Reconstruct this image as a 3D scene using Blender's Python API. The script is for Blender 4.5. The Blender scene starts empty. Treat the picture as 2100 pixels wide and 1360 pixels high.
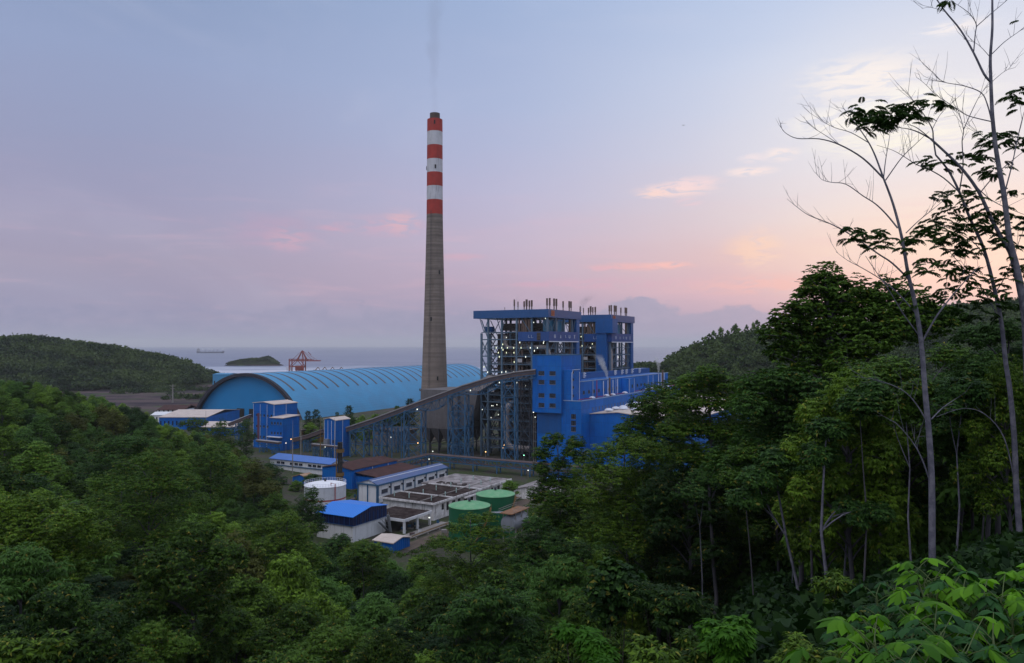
import bpy, math, random
import numpy as np
from math import radians, sin, cos, tan, atan2, sqrt, pi
from mathutils import Vector, noise
random.seed(11)
SC = bpy.context.scene
COL = SC.collection
H = 56.0            # camera height above the yard of the plant, metres
FPX = 1550.0        # focal length for a 2100 px wide frame

# ---------------------------------------------------------------- camera
cd = bpy.data.cameras.new('camera')
cam = bpy.data.objects.new('camera', cd)
COL.objects.link(cam)
cd.sensor_width = 36.0
cd.lens = 36.0 * FPX / 2100.0
cd.clip_start = 0.3
cd.clip_end = 80000
PITCH = math.atan(28.6 / FPX)
cam.location = (0, 0, H)
cam.rotation_euler = (radians(90) + PITCH, 0, 0)
SC.camera = cam
SC.view_settings.view_transform = 'Standard'
SC.view_settings.look = 'None'
SC.view_settings.exposure = 0.0
SC.view_settings.gamma = 1.0
SC.cycles.max_bounces = 6
SC.cycles.diffuse_bounces = 2
SC.cycles.glossy_bounces = 2
SC.cycles.transmission_bounces = 3
SC.cycles.volume_bounces = 0
SC.cycles.transparent_max_bounces = 12
SC.cycles.volume_step_rate = 4.0
SC.cycles.volume_max_steps = 64
SC.cycles.sample_clamp_indirect = 4.0

def lin(c):
    return c / 12.92 if c <= 0.04045 else ((c + 0.055) / 1.055) ** 2.4
def srgb(r, g, b):
    return (lin(r / 255), lin(g / 255), lin(b / 255), 1.0)

# ---------------------------------------------------------------- node helper
class NT:
    def __init__(s, tree):
        s.t = tree; s.N = tree.nodes; s.L = tree.links
    def n(s, kind, **kw):
        x = s.N.new(kind)
        for k, v in kw.items(): setattr(x, k, v)
        return x
    def put(s, sock, v):
        if v is None: return
        if hasattr(v, 'is_linked') or isinstance(v, bpy.types.NodeSocket): s.L.new(v, sock)
        else:
            if isinstance(v, tuple) and len(v) == 3 and sock.type == 'RGBA': v = v + (1.0,)
            sock.default_value = v
    def math(s, op, a, b=None, c=None, clamp=False):
        x = s.n('ShaderNodeMath', operation=op); x.use_clamp = clamp
        s.put(x.inputs[0], a)
        if b is not None: s.put(x.inputs[1], b)
        if c is not None: s.put(x.inputs[2], c)
        return x.outputs[0]
    def vmath(s, op, a, b=None, out=0):
        x = s.n('ShaderNodeVectorMath', operation=op)
        s.put(x.inputs[0], a)
        if b is not None: s.put(x.inputs[1], b)
        return x.outputs[out]
    def mix(s, f, a, b, blend='MIX'):
        x = s.n('ShaderNodeMix', data_type='RGBA', blend_type=blend)
        s.put(x.inputs[0], f); s.put(x.inputs[6], a); s.put(x.inputs[7], b)
        return x.outputs[2]
    def rng(s, v, a, b, c=0.0, d=1.0, smooth=True):
        x = s.n('ShaderNodeMapRange')
        if smooth: x.interpolation_type = 'SMOOTHSTEP'
        s.put(x.inputs[0], v)
        for i, q in enumerate((a, b, c, d)): s.put(x.inputs[i + 1], q)
        return x.outputs[0]
    def noise(s, vec, scale, detail=3.0, rough=0.5, dist=0.0):
        x = s.n('ShaderNodeTexNoise')
        if vec is not None: s.L.new(vec, x.inputs['Vector'])
        x.inputs['Scale'].default_value = scale; x.inputs['Detail'].default_value = detail
        x.inputs['Roughness'].default_value = rough; x.inputs['Distortion'].default_value = dist
        return x.outputs[0]
    def scale(s, vec, v):
        x = s.n('ShaderNodeMapping')
        s.L.new(vec, x.inputs[0]); x.inputs['Scale'].default_value = v
        return x.outputs[0]
    def ramp(s, f, stops):
        x = s.n('ShaderNodeValToRGB'); e = x.color_ramp.elements
        while len(e) < len(stops): e.new(0.5)
        for i, (p, c) in enumerate(stops):
            e[i].position = p; e[i].color = c
        s.L.new(f, x.inputs[0]); return x.outputs[0]

# ---------------------------------------------------------------- sky and dusk fill lamp
W = bpy.data.worlds.new('World'); SC.world = W
W.use_nodes = True
w = NT(W.node_tree); w.N.clear()
gen = w.n('ShaderNodeTexCoord').outputs['Generated']
d = w.vmath('NORMALIZE', gen)
sep = w.n('ShaderNodeSeparateXYZ'); w.L.new(d, sep.inputs[0])
el = w.math('MAXIMUM', sep.outputs[2], 0.0)
az = w.math('ARCTAN2', sep.outputs[0], sep.outputs[1])        # 0 along +Y, positive to the right
tanel = w.math('DIVIDE', sep.outputs[2], w.math('MAXIMUM', w.math('SQRT', w.math('SUBTRACT', 1.0, w.math('MULTIPLY', sep.outputs[2], sep.outputs[2]))), 0.02))
# low frequency waviness of the bands
cn = w.n('ShaderNodeCombineXYZ'); w.L.new(az, cn.inputs[0]); w.L.new(tanel, cn.inputs[1])
azel = cn.outputs[0]
wav = w.noise(w.scale(azel, (2.0, 9.0, 1)), 1.6, 3.0, 0.55)
elw = w.math('ADD', el, w.math('MULTIPLY', w.math('SUBTRACT', wav, 0.5), 0.05))
elw = w.math('MAXIMUM', elw, 0.0)
def S(y): return max(0.0, sin(math.atan((708.6 - y) / FPX)))
left = w.ramp(elw, [(0.0, srgb(134,135,172)), (S(640), srgb(134,131,170)), (S(560), srgb(150,140,172)), (S(470), srgb(148,142,178)),
                    (S(330), srgb(139,144,183)), (S(170), srgb(136,151,193)), (S(0), srgb(122,143,186)), (1.0, srgb(150,175,225))])
mid = w.ramp(elw, [(0.0, srgb(148,146,184)), (S(650), srgb(152,144,181)), (S(590), srgb(182,156,186)), (S(500), srgb(188,170,199)),
                   (S(400), srgb(178,174,209)), (S(230), srgb(163,175,214)), (S(0), srgb(150,170,212)), (1.0, srgb(160,185,235))])
right = w.ramp(elw, [(0.0, srgb(166,158,190)), (S(650), srgb(188,160,186)), (S(600), srgb(222,176,188)), (S(540), srgb(231,190,190)),
                     (S(450), srgb(226,206,212)), (S(330), srgb(214,212,230)), (S(160), srgb(202,210,236)), (S(0), srgb(183,198,232)), (1.0, srgb(190,205,240))])
c = w.mix(w.rng(az, radians(-30), radians(4)), left, mid)
c = w.mix(w.rng(az, radians(-4), radians(24)), c, right)
# warm glow where the sun went down
def blob(px, py, rx, ry):
    a0 = math.atan((px - 1050) / FPX); t0 = (708.6 - py) / FPX
    v = w.vmath('SUBTRACT', azel, (a0, t0, 0.0)); v = w.scale(v, (FPX / rx, FPX / ry, 0))
    return w.rng(w.vmath('LENGTH', v, out=1), 1.0, 0.15)
c = w.mix(w.math('MULTIPLY', blob(1980, 330, 520, 400), 0.45), c, srgb(250, 240, 238))
c = w.mix(w.math('MULTIPLY', blob(1980, 545, 480, 170), 0.60), c, srgb(255, 222, 198))
# streaky high cloud veil
st = w.noise(w.scale(azel, (3.0, 22.0, 1)), 2.2, 5.0, 0.6, 0.4)
c = w.mix(w.math('MULTIPLY', w.math('MULTIPLY', w.rng(st, 0.48, 0.75), w.rng(tanel, 0.28, 0.06)), 0.28), c, srgb(228, 178, 196))
c = w.mix(w.math('MULTIPLY', w.rng(w.noise(w.scale(azel, (2.0, 5.0, 1)), 1.3, 4.0, 0.6, 0.6), 0.5, 0.8), 0.22), c, srgb(205, 205, 228))
# cirrus wisps
fib = w.noise(w.scale(azel, (1.0, 4.0, 1)), 26.0, 6.0, 0.62, 0.9)
fibA = w.rng(fib, 0.37, 0.56)
for px, py, rx, ry, colr, k in [
        (1388, 396, 85, 14, (250, 215, 214), .95), (1345, 402, 40, 9, (250, 212, 206), .9), (1425, 382, 60, 12, (246, 214, 218), .8), (1415, 421, 30, 7, (240, 200, 210), .8),
        (1540, 367, 55, 9, (252, 228, 226), .9), (1605, 337, 36, 14, (252, 232, 230), .85), (1545, 341, 30, 10, (244, 225, 230), .7),
        (560, 488, 100, 40, (176, 148, 182), .7), (590, 500, 50, 22, (204, 160, 184), .7), (795, 466, 90, 22, (196, 160, 188), .8), (822, 457, 40, 24, (216, 170, 186), .8),
        (685, 474, 40, 12, (208, 156, 182), .6), (945, 527, 60, 8, (214, 160, 182), .5),
        (1780, 210, 130, 44, (253, 240, 236), .85), (1560, 520, 50, 40, (250, 214, 196), .6), (1850, 330, 160, 30, (255, 246, 232), .8), (1960, 142, 70, 12, (252, 240, 240), .7), (1740, 285, 120, 30, (255, 246, 240), .85), (1900, 270, 130, 36, (255, 248, 240), .9),
        (1300, 549, 110, 9, (240, 176, 178), .7), (1370, 547, 60, 7, (250, 186, 180), .8), (1235, 552, 40, 6, (226, 166, 184), .6), (1540, 520, 60, 30, (250, 202, 180), .6),
        (1650, 590, 260, 20, (248, 182, 176), .6), (1250, 583, 200, 12, (214, 160, 186), .5), (1100, 582, 60, 6, (206, 154, 184), .5)]:
    m = w.math('MULTIPLY', blob(px, py, rx * 1.25, ry * 1.5), fibA)
    c = w.mix(w.math('MULTIPLY', m, k, clamp=True), c, srgb(*colr))
# cumulus bank low over the sea
bn = w.n('ShaderNodeCombineXYZ'); w.L.new(az, bn.inputs[0])
b1 = w.noise(w.scale(azel, (9.0, 22.0, 1)), 1.3, 2.0, 0.5)
b2 = w.noise(w.scale(azel, (22.0, 26.0, 1)), 2.2, 5.0, 0.55)
hgt = w.math('ADD', w.math('MULTIPLY', w.math('SUBTRACT', b1, 0.5), 0.05), w.math('MULTIPLY', w.math('SUBTRACT', b2, 0.5), 0.034))
hgt = w.math('ADD', hgt, 0.047)
hgt = w.math('ADD', hgt, w.math('MULTIPLY', blob(1295, 640, 85, 320), 0.015))
bank = w.rng(w.math('SUBTRACT', hgt, tanel), -0.003, 0.006)
fade = w.math('ADD', 0.62, w.math('MULTIPLY', w.rng(az, radians(-4), radians(9)), 0.30))
shade = w.rng(w.noise(w.scale(azel, (20.0, 40.0, 1)), 2.4, 4.0, 0.55), 0.35, 0.7)
bankcol = w.mix(w.rng(az, radians(-20), radians(22)), srgb(126, 128, 168), srgb(150, 147, 182))
bankcol = w.mix(w.math('MULTIPLY', shade, 0.35), bankcol, srgb(170, 158, 190))
c = w.mix(w.math('MULTIPLY', bank, fade), c, bankcol)
# thin sea mist line
c = w.mix(w.math('MULTIPLY', w.rng(tanel, 0.02, 0.0), 0.6), c, w.mix(w.rng(az, radians(-25), radians(20)), srgb(132, 133, 172), srgb(158, 154, 188)))
c = w.mix(0.13, c, (0.46, 0.45, 0.56, 1))
c = w.mix(1.0, c, (1.10, 1.12, 1.07, 1), 'MULTIPLY')
# bluish dusk light from the part of the sky overhead and behind the viewer
high = w.rng(tanel, 0.50, 1.1)
back = w.rng(sep.outputs[1], 0.15, -0.4)
c = w.mix(w.math('MAXIMUM', high, w.math('MULTIPLY', back, 0.9)), c, (0.78, 0.86, 1.05, 1))
nis = w.n('ShaderNodeTexSky'); nis.sky_type = 'NISHITA'; nis.sun_disc = False
nis.sun_elevation = radians(1.0); nis.sun_rotation = radians(38)
bg1 = w.n('ShaderNodeBackground'); w.L.new(c, bg1.inputs[0]); bg1.inputs[1].default_value = 0.97
bg2 = w.n('ShaderNodeBackground'); w.L.new(nis.outputs[0], bg2.inputs[0]); bg2.inputs[1].default_value = 0.02
ad = w.n('ShaderNodeAddShader'); w.L.new(bg1.outputs[0], ad.inputs[0]); w.L.new(bg2.outputs[0], ad.inputs[1])
wo = w.n('ShaderNodeOutputWorld'); w.L.new(ad.outputs[0], wo.inputs[0])

sd = bpy.data.lights.new('dusk_fill', 'SUN'); sd.energy = 0.8; sd.angle = radians(40); sd.color = (1.0, 0.95, 0.93)
dusk_fill = bpy.data.objects.new('dusk_fill', sd); COL.objects.link(dusk_fill)
dusk_fill.rotation_euler = (radians(30), 0, radians(-50))      # added fill lamp for soft high dusk light, from the left behind the viewer

# ---------------------------------------------------------------- object helpers
def tag(o, label=None, cat=None, group=None, kind=None):
    if label: o['label'] = label
    if cat: o['category'] = cat
    if group: o['group'] = group
    if kind: o['kind'] = kind
    return o
TH = radians(29.0)                     # the plant grid is turned 29 degrees from the view axis
def W2(a, b, th=TH):                   # plant grid -> world
    return (a * sin(th) - b * cos(th), a * cos(th) + b * sin(th))
OFF = {}
def thing(name, label, cat, loc, group=None, th=None):
    """Empty at the base. th given: loc is in grid axes turned by th, parts use the same grid coordinates."""
    o = bpy.data.objects.new(name, None); COL.objects.link(o)
    o.empty_display_size = 0.5
    tag(o, label, cat, group)
    if th is None: o.location = loc
    else:
        x, y = W2(loc[0], loc[1], th); o.location = (x, y, loc[2]); o.rotation_euler = (0, 0, pi / 2 - th)
    OFF[o.name] = np.array(loc, float)
    return o
def copy_tree(o, parent=None):
    c = o.copy(); COL.objects.link(c)
    if parent is not None:
        c.parent = parent
        if 'label' in c and 'category' in c: pass
    for ch in o.children: copy_tree(ch, c)
    return c

class MB:
    def __init__(s): s.v = []; s.f = []; s.nv = 0
    def add(s, V, F):
        o = s.nv; s.v.extend(V); s.f.extend([tuple(i + o for i in f) for f in F]); s.nv += len(V); return s
    def box(s, x0, x1, y0, y1, z0, z1):
        V = [(x0,y0,z0),(x1,y0,z0),(x1,y1,z0),(x0,y1,z0),(x0,y0,z1),(x1,y0,z1),(x1,y1,z1),(x0,y1,z1)]
        return s.add(V, [(0,3,2,1),(4,5,6,7),(0,1,5,4),(1,2,6,5),(2,3,7,6),(3,0,4,7)])
    def beam(s, p, q, wd, ht=None, up=(0,0,1)):
        ht = ht or wd
        p = Vector(p); q = Vector(q); t = q - p
        if t.length < 1e-6: return s
        t.normalize(); u = Vector(up)
        if abs(t.dot(u)) > 0.98: u = Vector((1, 0, 0))
        r = t.cross(u).normalized() * wd / 2; n = r.cross(t).normalized() * ht / 2
        V = [tuple(c + i * r + j * n) for c in (p, q) for i, j in ((-1,-1),(1,-1),(1,1),(-1,1))]
        return s.add(V, [(0,1,2,3),(7,6,5,4),(0,4,5,1),(1,5,6,2),(2,6,7,3),(3,7,4,0)])
    def tube(s, pts, rad, n=8, cap=True):
        pts = [Vector(p) for p in pts]
        if not hasattr(rad, '__len__'): rad = [rad] * len(pts)
        V = []; F = []; ref = None
        for i, p in enumerate(pts):
            a = pts[max(i-1, 0)]; b = pts[min(i+1, len(pts)-1)]
            t = (b - a).normalized()
            if ref is None:
                ref = t.cross(Vector((0.31, 0.95, 0.05)))
                if ref.length < 0.1: ref = t.cross(Vector((1, 0, 0)))
            ref = (ref - t * ref.dot(t)).normalized(); o = t.cross(ref)
            for k in range(n):
                g = 2 * pi * k / n
                V.append(tuple(p + (ref * cos(g) + o * sin(g)) * rad[i]))
        for i in range(len(pts) - 1):
            for k in range(n):
                F.append((i*n+k, i*n+(k+1) % n, (i+1)*n+(k+1) % n, (i+1)*n+k))
        if cap:
            F.append(tuple(range(n-1, -1, -1))); m = (len(pts)-1)*n; F.append(tuple(range(m, m+n)))
        return s.add(V, F)
    def lathe(s, prof, cx=0, cy=0, n=32, bot=False, top=True):
        V = []; F = []
        for r, z in prof:
            for k in range(n):
                g = 2*pi*k/n; V.append((cx + r*cos(g), cy + r*sin(g), z))
        for i in range(len(prof)-1):
            for k in range(n): F.append((i*n+k, i*n+(k+1) % n, (i+1)*n+(k+1) % n, (i+1)*n+k))
        if top: m = (len(prof)-1)*n; F.append(tuple(range(m, m+n)))
        if bot: F.append(tuple(range(n-1, -1, -1)))
        return s.add(V, F)
    def prism(s, poly, axis, t0, t1):
        """poly is a list of 2D points; axis 'x': points are (y,z); 'y': (x,z); 'z': (x,y)"""
        def P(p, t):
            return (t, p[0], p[1]) if axis == 'x' else (p[0], t, p[1]) if axis == 'y' else (p[0], p[1], t)
        n = len(poly)
        V = [P(p, t0) for p in poly] + [P(p, t1) for p in poly]
        F = [tuple(range(n)), tuple(range(2*n-1, n-1, -1))] + [(i, (i+1) % n + 0, (i+1) % n + n, i+n) for i in range(n)]
        return s.add(V, F)
    def slab(s, quad, t):
        """sloped sheet: four top corners, thickness t downwards"""
        V = list(quad) + [(x, y, z - t) for x, y, z in quad]
        return s.add(V, [(0,1,2,3),(7,6,5,4),(0,4,5,1),(1,5,6,2),(2,6,7,3),(3,7,4,0)])
    def build(s, name, m, parent=None, smooth=False, label=None):
        me = bpy.data.meshes.new(name)
        V = np.array(s.v, float)
        if parent is not None and parent.name in OFF: V = V - OFF[parent.name]
        me.from_pydata(V.tolist(), [], s.f)
        me.update()
        bm_fix(me)
        if smooth:
            me.shade_smooth()
            if smooth != 'all':
                try: me.set_sharp_from_angle(angle=radians(35))
                except Exception: pass
        me.materials.append(m)
        o = bpy.data.objects.new(name, me); COL.objects.link(o)
        if parent is not None: o.parent = parent
        if label: o['label'] = label
        return o
import bmesh
def bm_fix(me):
    bm = bmesh.new(); bm.from_mesh(me)
    bmesh.ops.recalc_face_normals(bm, faces=bm.faces)
    bm.to_mesh(me); bm.free()
def sub(o, parent):
    """make o (built with the root's offset) a sub-part of parent part"""
    o.parent = parent
    return o

# ---------------------------------------------------------------- materials
MATS = {}
def pmat(name, col, rough=0.6, var=0.18, scale=0.6, rib=None, streak=0.0, stain=None, stain_amt=0.0, metal=0.0, spec=0.4, bump=0.0, stain_scale=0.35, isl=0.0, panel=None):
    m = bpy.data.materials.new(name); m.use_nodes = True
    t = NT(m.node_tree); t.N.clear()
    tc = t.n('ShaderNodeTexCoord').outputs['Object']
    base = col if len(col) == 4 else tuple(col) + (1.0,)
    n1 = t.noise(tc, scale, 5.0, 0.6)
    f = t.rng(n1, 0.25, 0.75, 1.0 - var, 1.0 + var, smooth=False)
    cc = t.mix(1.0, base, t.n('ShaderNodeCombineXYZ').outputs[0], 'MULTIPLY')
    comb = t.N[-1] if False else None
    cx = t.n('ShaderNodeCombineXYZ'); [t.L.new(f, cx.inputs[i]) for i in range(3)]
    cc = t.mix(1.0, base, cx.outputs[0], 'MULTIPLY')
    if panel:
        pw, ph, pa = panel
        s_ = t.n('ShaderNodeSeparateXYZ'); t.L.new(tc, s_.inputs[0])
        uu = t.math('DIVIDE', t.math('ADD', s_.outputs[0], s_.outputs[1]), pw); vv = t.math('DIVIDE', s_.outputs[2], ph)
        cb = t.n('ShaderNodeCombineXYZ'); t.L.new(t.math('FLOOR', uu), cb.inputs[0]); t.L.new(t.math('FLOOR', vv), cb.inputs[1])
        wn = t.n('ShaderNodeTexWhiteNoise'); wn.noise_dimensions = '2D'; t.L.new(cb.outputs[0], wn.inputs['Vector'])
        pf = t.math('ADD', 1.0 - pa, t.math('MULTIPLY', wn.outputs['Value'], 2 * pa))
        lap = t.math('MAXIMUM', t.rng(t.math('FRACT', vv), 0.035, 0.0), t.math('MULTIPLY', t.rng(t.math('FRACT', uu), 0.06, 0.0), 0.5))
        pf = t.math('MULTIPLY', pf, t.math('SUBTRACT', 1.0, t.math('MULTIPLY', lap, 0.45)))
        cz = t.n('ShaderNodeCombineXYZ'); [t.L.new(pf, cz.inputs[i]) for i in range(3)]
        cc = t.mix(1.0, cc, cz.outputs[0], 'MULTIPLY')
    if isl:
        g = t.n('ShaderNodeNewGeometry').outputs['Random Per Island']
        ff = t.math('ADD', 1.0 - isl, t.math('MULTIPLY', g, 2 * isl))
        cy = t.n('ShaderNodeCombineXYZ'); [t.L.new(ff, cy.inputs[i]) for i in range(3)]
        cc = t.mix(1.0, cc, cy.outputs[0], 'MULTIPLY')
    if streak:
        sv = t.noise(t.scale(tc, (1.4, 1.4, 0.09)), 1.0, 4.0, 0.65)
        cc = t.mix(t.math('MULTIPLY', t.rng(sv, 0.5, 0.78), streak), cc, (0.05, 0.04, 0.035, 1))
    if stain is not None:
        s2 = t.noise(tc, stain_scale, 6.0, 0.68, 0.4)
        cc = t.mix(t.math('MULTIPLY', t.rng(s2, 0.44, 0.6), stain_amt), cc, tuple(stain) + (1.0,))
    b = t.n('ShaderNodeBsdfPrincipled')
    t.L.new(cc, b.inputs['Base Color'])
    b.inputs['Roughness'].default_value = rough
    b.inputs['Metallic'].default_value = metal
    b.inputs['Specular IOR Level'].default_value = spec
    hgt = None
    if rib:
        ax, per, amt = rib
        sp = t.n('ShaderNodeSeparateXYZ'); t.L.new(tc, sp.inputs[0])
        if ax == 'xy': q = t.math('ADD', sp.outputs[0], sp.outputs[1])
        else: q = sp.outputs['xyz'.index(ax)]
        hgt = t.math('MULTIPLY', t.math('SINE', t.math('MULTIPLY', q, 2 * pi / per)), amt)
    if bump:
        bn = t.math('MULTIPLY', t.noise(tc, scale * 6, 4.0, 0.6), bump)
        hgt = bn if hgt is None else t.math('ADD', hgt, bn)
    if hgt is not None:
        bp = t.n('ShaderNodeBump'); bp.inputs['Strength'].default_value = 0.8; bp.inputs['Distance'].default_value = 1.0
        t.L.new(hgt, bp.inputs['Height']); t.L.new(bp.outputs[0], b.inputs['Normal'])
    o = t.n('ShaderNodeOutputMaterial'); t.L.new(b.outputs[0], o.inputs[0])
    MATS[name] = m
    return m
def emat(name, col, k):
    m = bpy.data.materials.new(name); m.use_nodes = True
    t = NT(m.node_tree); t.N.clear()
    e = t.n('ShaderNodeEmission'); e.inputs[0].default_value = tuple(col) + (1.0,); e.inputs[1].default_value = k
    o = t.n('ShaderNodeOutputMaterial'); t.L.new(e.outputs[0], o.inputs[0]); MATS[name] = m
    try: m.cycles.emission_sampling = 'NONE'
    except Exception: pass
    return m

BLUE = pmat('blue_cladding', (0.002, 0.105, 0.42), 0.42, 0.22, 0.10, rib=('xy', 0.9, 0.05), streak=0.38, spec=0.2, panel=(2.4, 6.6, 0.10), stain=(0.012, 0.13, 0.36), stain_amt=0.35, stain_scale=0.12)
BLUED = pmat('dark_blue_cladding', (0.002, 0.07, 0.25), 0.42, 0.14, 0.15, rib=('xy', 0.9, 0.05), streak=0.2)
SHEDB = pmat('light_blue_sheet', (0.035, 0.22, 0.42), 0.55, 0.12, 0.06, rib=('y', 1.2, 0.03), streak=0.12, stain=(0.05, 0.18, 0.34), stain_amt=0.4, stain_scale=0.05)
SHEDE = pmat('teal_blue_sheet', (0.004, 0.175, 0.42), 0.6, 0.1, 0.05, rib=('y', 1.2, 0.04))
BROOF = pmat('bright_blue_roof', (0.004, 0.165, 0.62), 0.4, 0.05, 0.3, rib=('y', 0.8, 0.03))
SROOF = pmat('slate_blue_roof', (0.065, 0.105, 0.24), 0.5, 0.12, 0.2, rib=('x', 0.8, 0.03), stain=(0.10, 0.09, 0.12), stain_amt=0.35)
NAVY = pmat('navy_sheet', (0.002, 0.008, 0.05), 0.5, 0.2, 0.3, rib=('xy', 1.0, 0.04))
BEIGE = pmat('beige_roof', (0.50, 0.42, 0.38), 0.7, 0.12, 0.2, rib=('x', 1.0, 0.02), stain=(0.36, 0.28, 0.24), stain_amt=0.3)
RROOF = pmat('rust_red_roof', (0.075, 0.040, 0.038), 0.9, spec=0.05, var= 0.25, scale=0.3, rib=('x', 0.8, 0.03), stain=(0.05, 0.035, 0.035), stain_amt=0.6)
WHITE = pmat('white_painted_wall', (0.62, 0.62, 0.65), 0.75, 0.08, 0.4, streak=0.45)
DIRTY = pmat('weathered_white_wall', (0.68, 0.65, 0.66), 0.85, 0.12, 0.3, streak=0.95, stain=(0.14, 0.12, 0.10), stain_amt=0.38, stain_scale=0.55)
ROOFD = pmat('mouldy_flat_roof', (0.03, 0.021, 0.02), 0.95, spec=0.03, var= 0.35, scale=0.5, stain=(0.10, 0.08, 0.075), stain_amt=0.4, stain_scale=0.45)
ROOFG = pmat('pale_concrete_roof', (0.27, 0.245, 0.25), 0.95, spec=0.03, var= 0.2, scale=0.4, stain=(0.10, 0.085, 0.085), stain_amt=0.7, stain_scale=0.3)
STEEL = pmat('blue_grey_steel', (0.075, 0.12, 0.175), 0.55, 0.2, 0.3)
STEELB = pmat('blue_truss_steel', (0.022, 0.092, 0.19), 0.5, 0.18, 0.3)
STEELD = pmat('dark_steel', (0.035, 0.04, 0.055), 0.7, 0.3, 0.4)
CASING = pmat('brown_boiler_casing', (0.055, 0.042, 0.040), 0.8, 0.3, 0.25, rib=('z', 1.4, 0.06), streak=0.5)
PIPE = pmat('insulated_pipe', (0.26, 0.22, 0.21), 0.6, 0.2, 0.4, streak=0.35)
COALP = pmat('brown_coal_pipe', (0.115, 0.075, 0.062), 0.7, 0.25, 0.4)
ESP = pmat('grey_precipitator_sheet', (0.115, 0.105, 0.11), 0.8, 0.2, 0.2, rib=('xy', 1.5, 0.05), streak=0.4)
GROOF = pmat('grey_conveyor_roof', (0.25, 0.23, 0.24), 0.7, 0.2, 0.3)
CONVW = pmat('brown_conveyor_side', (0.085, 0.06, 0.062), 0.8, 0.3, 0.4)
WTRIM = pmat('white_trim', (0.55, 0.57, 0.66), 0.6, 0.1, 0.5)
GLASS = pmat('dark_window_glass', (0.012, 0.014, 0.02), 0.15, 0.3, 2.0, spec=0.5)
REDP = pmat('red_painted_metal', (0.30, 0.03, 0.03), 0.6, 0.2, 0.5)
BLACK = pmat('black_stained_metal', (0.008, 0.008, 0.009), 0.7, 0.3, 0.5)
YELL = pmat('yellow_brown_metal', (0.15, 0.085, 0.025), 0.7, 0.25, 0.5)
GREENT = pmat('green_tank_shell', (0.005, 0.095, 0.04), 0.5, 0.15, 0.3, streak=0.25)
GREENR = pmat('faded_green_tank_roof', (0.10, 0.30, 0.14), 0.6, 0.12, 0.4, stain=(0.20, 0.34, 0.19), stain_amt=0.6, stain_scale=0.6)
TANKW = pmat('white_tank_shell', (0.52, 0.53, 0.58), 0.6, 0.1, 0.4, streak=0.35)
TANKR = pmat('white_tank_roof', (0.72, 0.72, 0.76), 0.6, 0.06, 0.4)
CONC = pmat('raw_concrete', (0.22, 0.20, 0.19), 0.9, 0.2, 0.3)
ORANGE = pmat('orange_red_crane_paint', (0.22, 0.045, 0.035), 0.7, 0.15, 0.2)
SHIPM = pmat('ship_hull', (0.09, 0.10, 0.14), 0.7, 0.2, 0.05)
LAMPW = emat('white_lamp', (0.9, 0.95, 0.85), 1.7)
LAMPG = emat('yellow_green_lamp', (0.92, 0.98, 0.66), 1.5)
LAMPO = emat('orange_lamp', (1.0, 0.55, 0.2), 3.5)
LAMPT = emat('turquoise_lamp', (0.3, 0.95, 0.6), 3.0)

def cpix(px, py):
    t = PITCH
    x = (px - 1050) / FPX; u = (680 - py) / FPX
    return Vector((x, cos(t) - u * sin(t), sin(t) + u * cos(t)))
def at(px, py, Y):
    dd = cpix(px, py); dd = dd * (Y / dd.y); return Vector((dd.x, dd.y, dd.z + H))
def onz(px, py, z=0.0):
    dd = cpix(px, py); k = (z - H) / dd.z; return Vector((dd.x * k, dd.y * k, z))
# ================================================================ terrain
PXC = np.array([-1400, -600, 0, 300, 500, 640, 900, 1100, 1300, 1600, 1900, 2100, 2700, 3500], float)
YR = np.array([0, 10, 18, 25, 40, 60, 100, 150, 200, 260, 320, 400, 520, 700], float)
TZ = np.array([
 [53.6,53.6,53.6,53.6,53.6,53.6,53.6,53.6,53.7,53.8,54,54,54,54],
 [49,49,48,48,48,48,48,48,49,51,52,52,53,53],
 [42,42,41,40,40,40,40,41,43,48.5,50,50.5,51,51],
 [37,37,36,35,34,34,34,36,39,46,48,49,49,49],
 [31,31,30,29,27,26,26,28,33,42,45,46,46,46],
 [28,28,26,23,20,18,18,22,28,38,42,43,43,43],
 [26,25,22,16,11,8,7,12,22,31,36,40,41,41],
 [26,24,19,12,5,1.5,0,2,9,16,28,34,38,38],
 [34,32,26,12,3,0,0,0,1,5,18,26,34,34],
 [44,40,34,17,3,0,0,0,0,2,8,18,30,30],
 [50,44,36,17,2,0,0,0,0,1,3,10,22,22],
 [50,42,30,5,0,0,0,0,0,0,1,4,14,14],
 [40,30,10,0,0,0,0,0,0,0,0,0,6,6],
 [20,8,0,0,0,0,0,0,0,0,0,0,0,0]], float)
def gauss_hill(X, Y, cx, cy, sx, sy, h, rot=0.0):
    dx = X - cx; dy = Y - cy; r = radians(rot)
    a = dx * cos(r) + dy * sin(r); b = -dx * sin(r) + dy * cos(r)
    return h * np.exp(-((a / sx) ** 2 + (b / sy) ** 2))
def fbm(X, Y, s, seed=0.0):
    out = np.zeros_like(X)
    for k, (f, a) in enumerate(((1, 1), (2.1, .5), (4.3, .25))):
        out += a * (np.sin(X / s * f + seed + 1.7 * k) * np.cos(Y / s * f * 1.1 - seed * 1.3 + k) + 0.5 * np.sin((X + Y) / s * f * 0.7 + seed * 2.1))
    return out
def ridge(X, Y, pts, wid):
    """hill range: crest polyline of (x, y, height, halfwidth)"""
    best = np.zeros_like(X)
    for (x0, y0, h0, w0), (x1, y1, h1, w1) in zip(pts[:-1], pts[1:]):
        dx, dy = x1 - x0, y1 - y0
        t = np.clip(((X - x0) * dx + (Y - y0) * dy) / (dx * dx + dy * dy), 0, 1)
        dd = np.hypot(X - (x0 + t * dx), Y - (y0 + t * dy)); wd = w0 + t * (w1 - w0); hh = h0 + t * (h1 - h0)
        q = np.clip(1 - dd / (wd * 1.6), 0, 1); q = q * q * (3 - 2 * q)
        best = np.maximum(best, hh * q)
    return best
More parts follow.
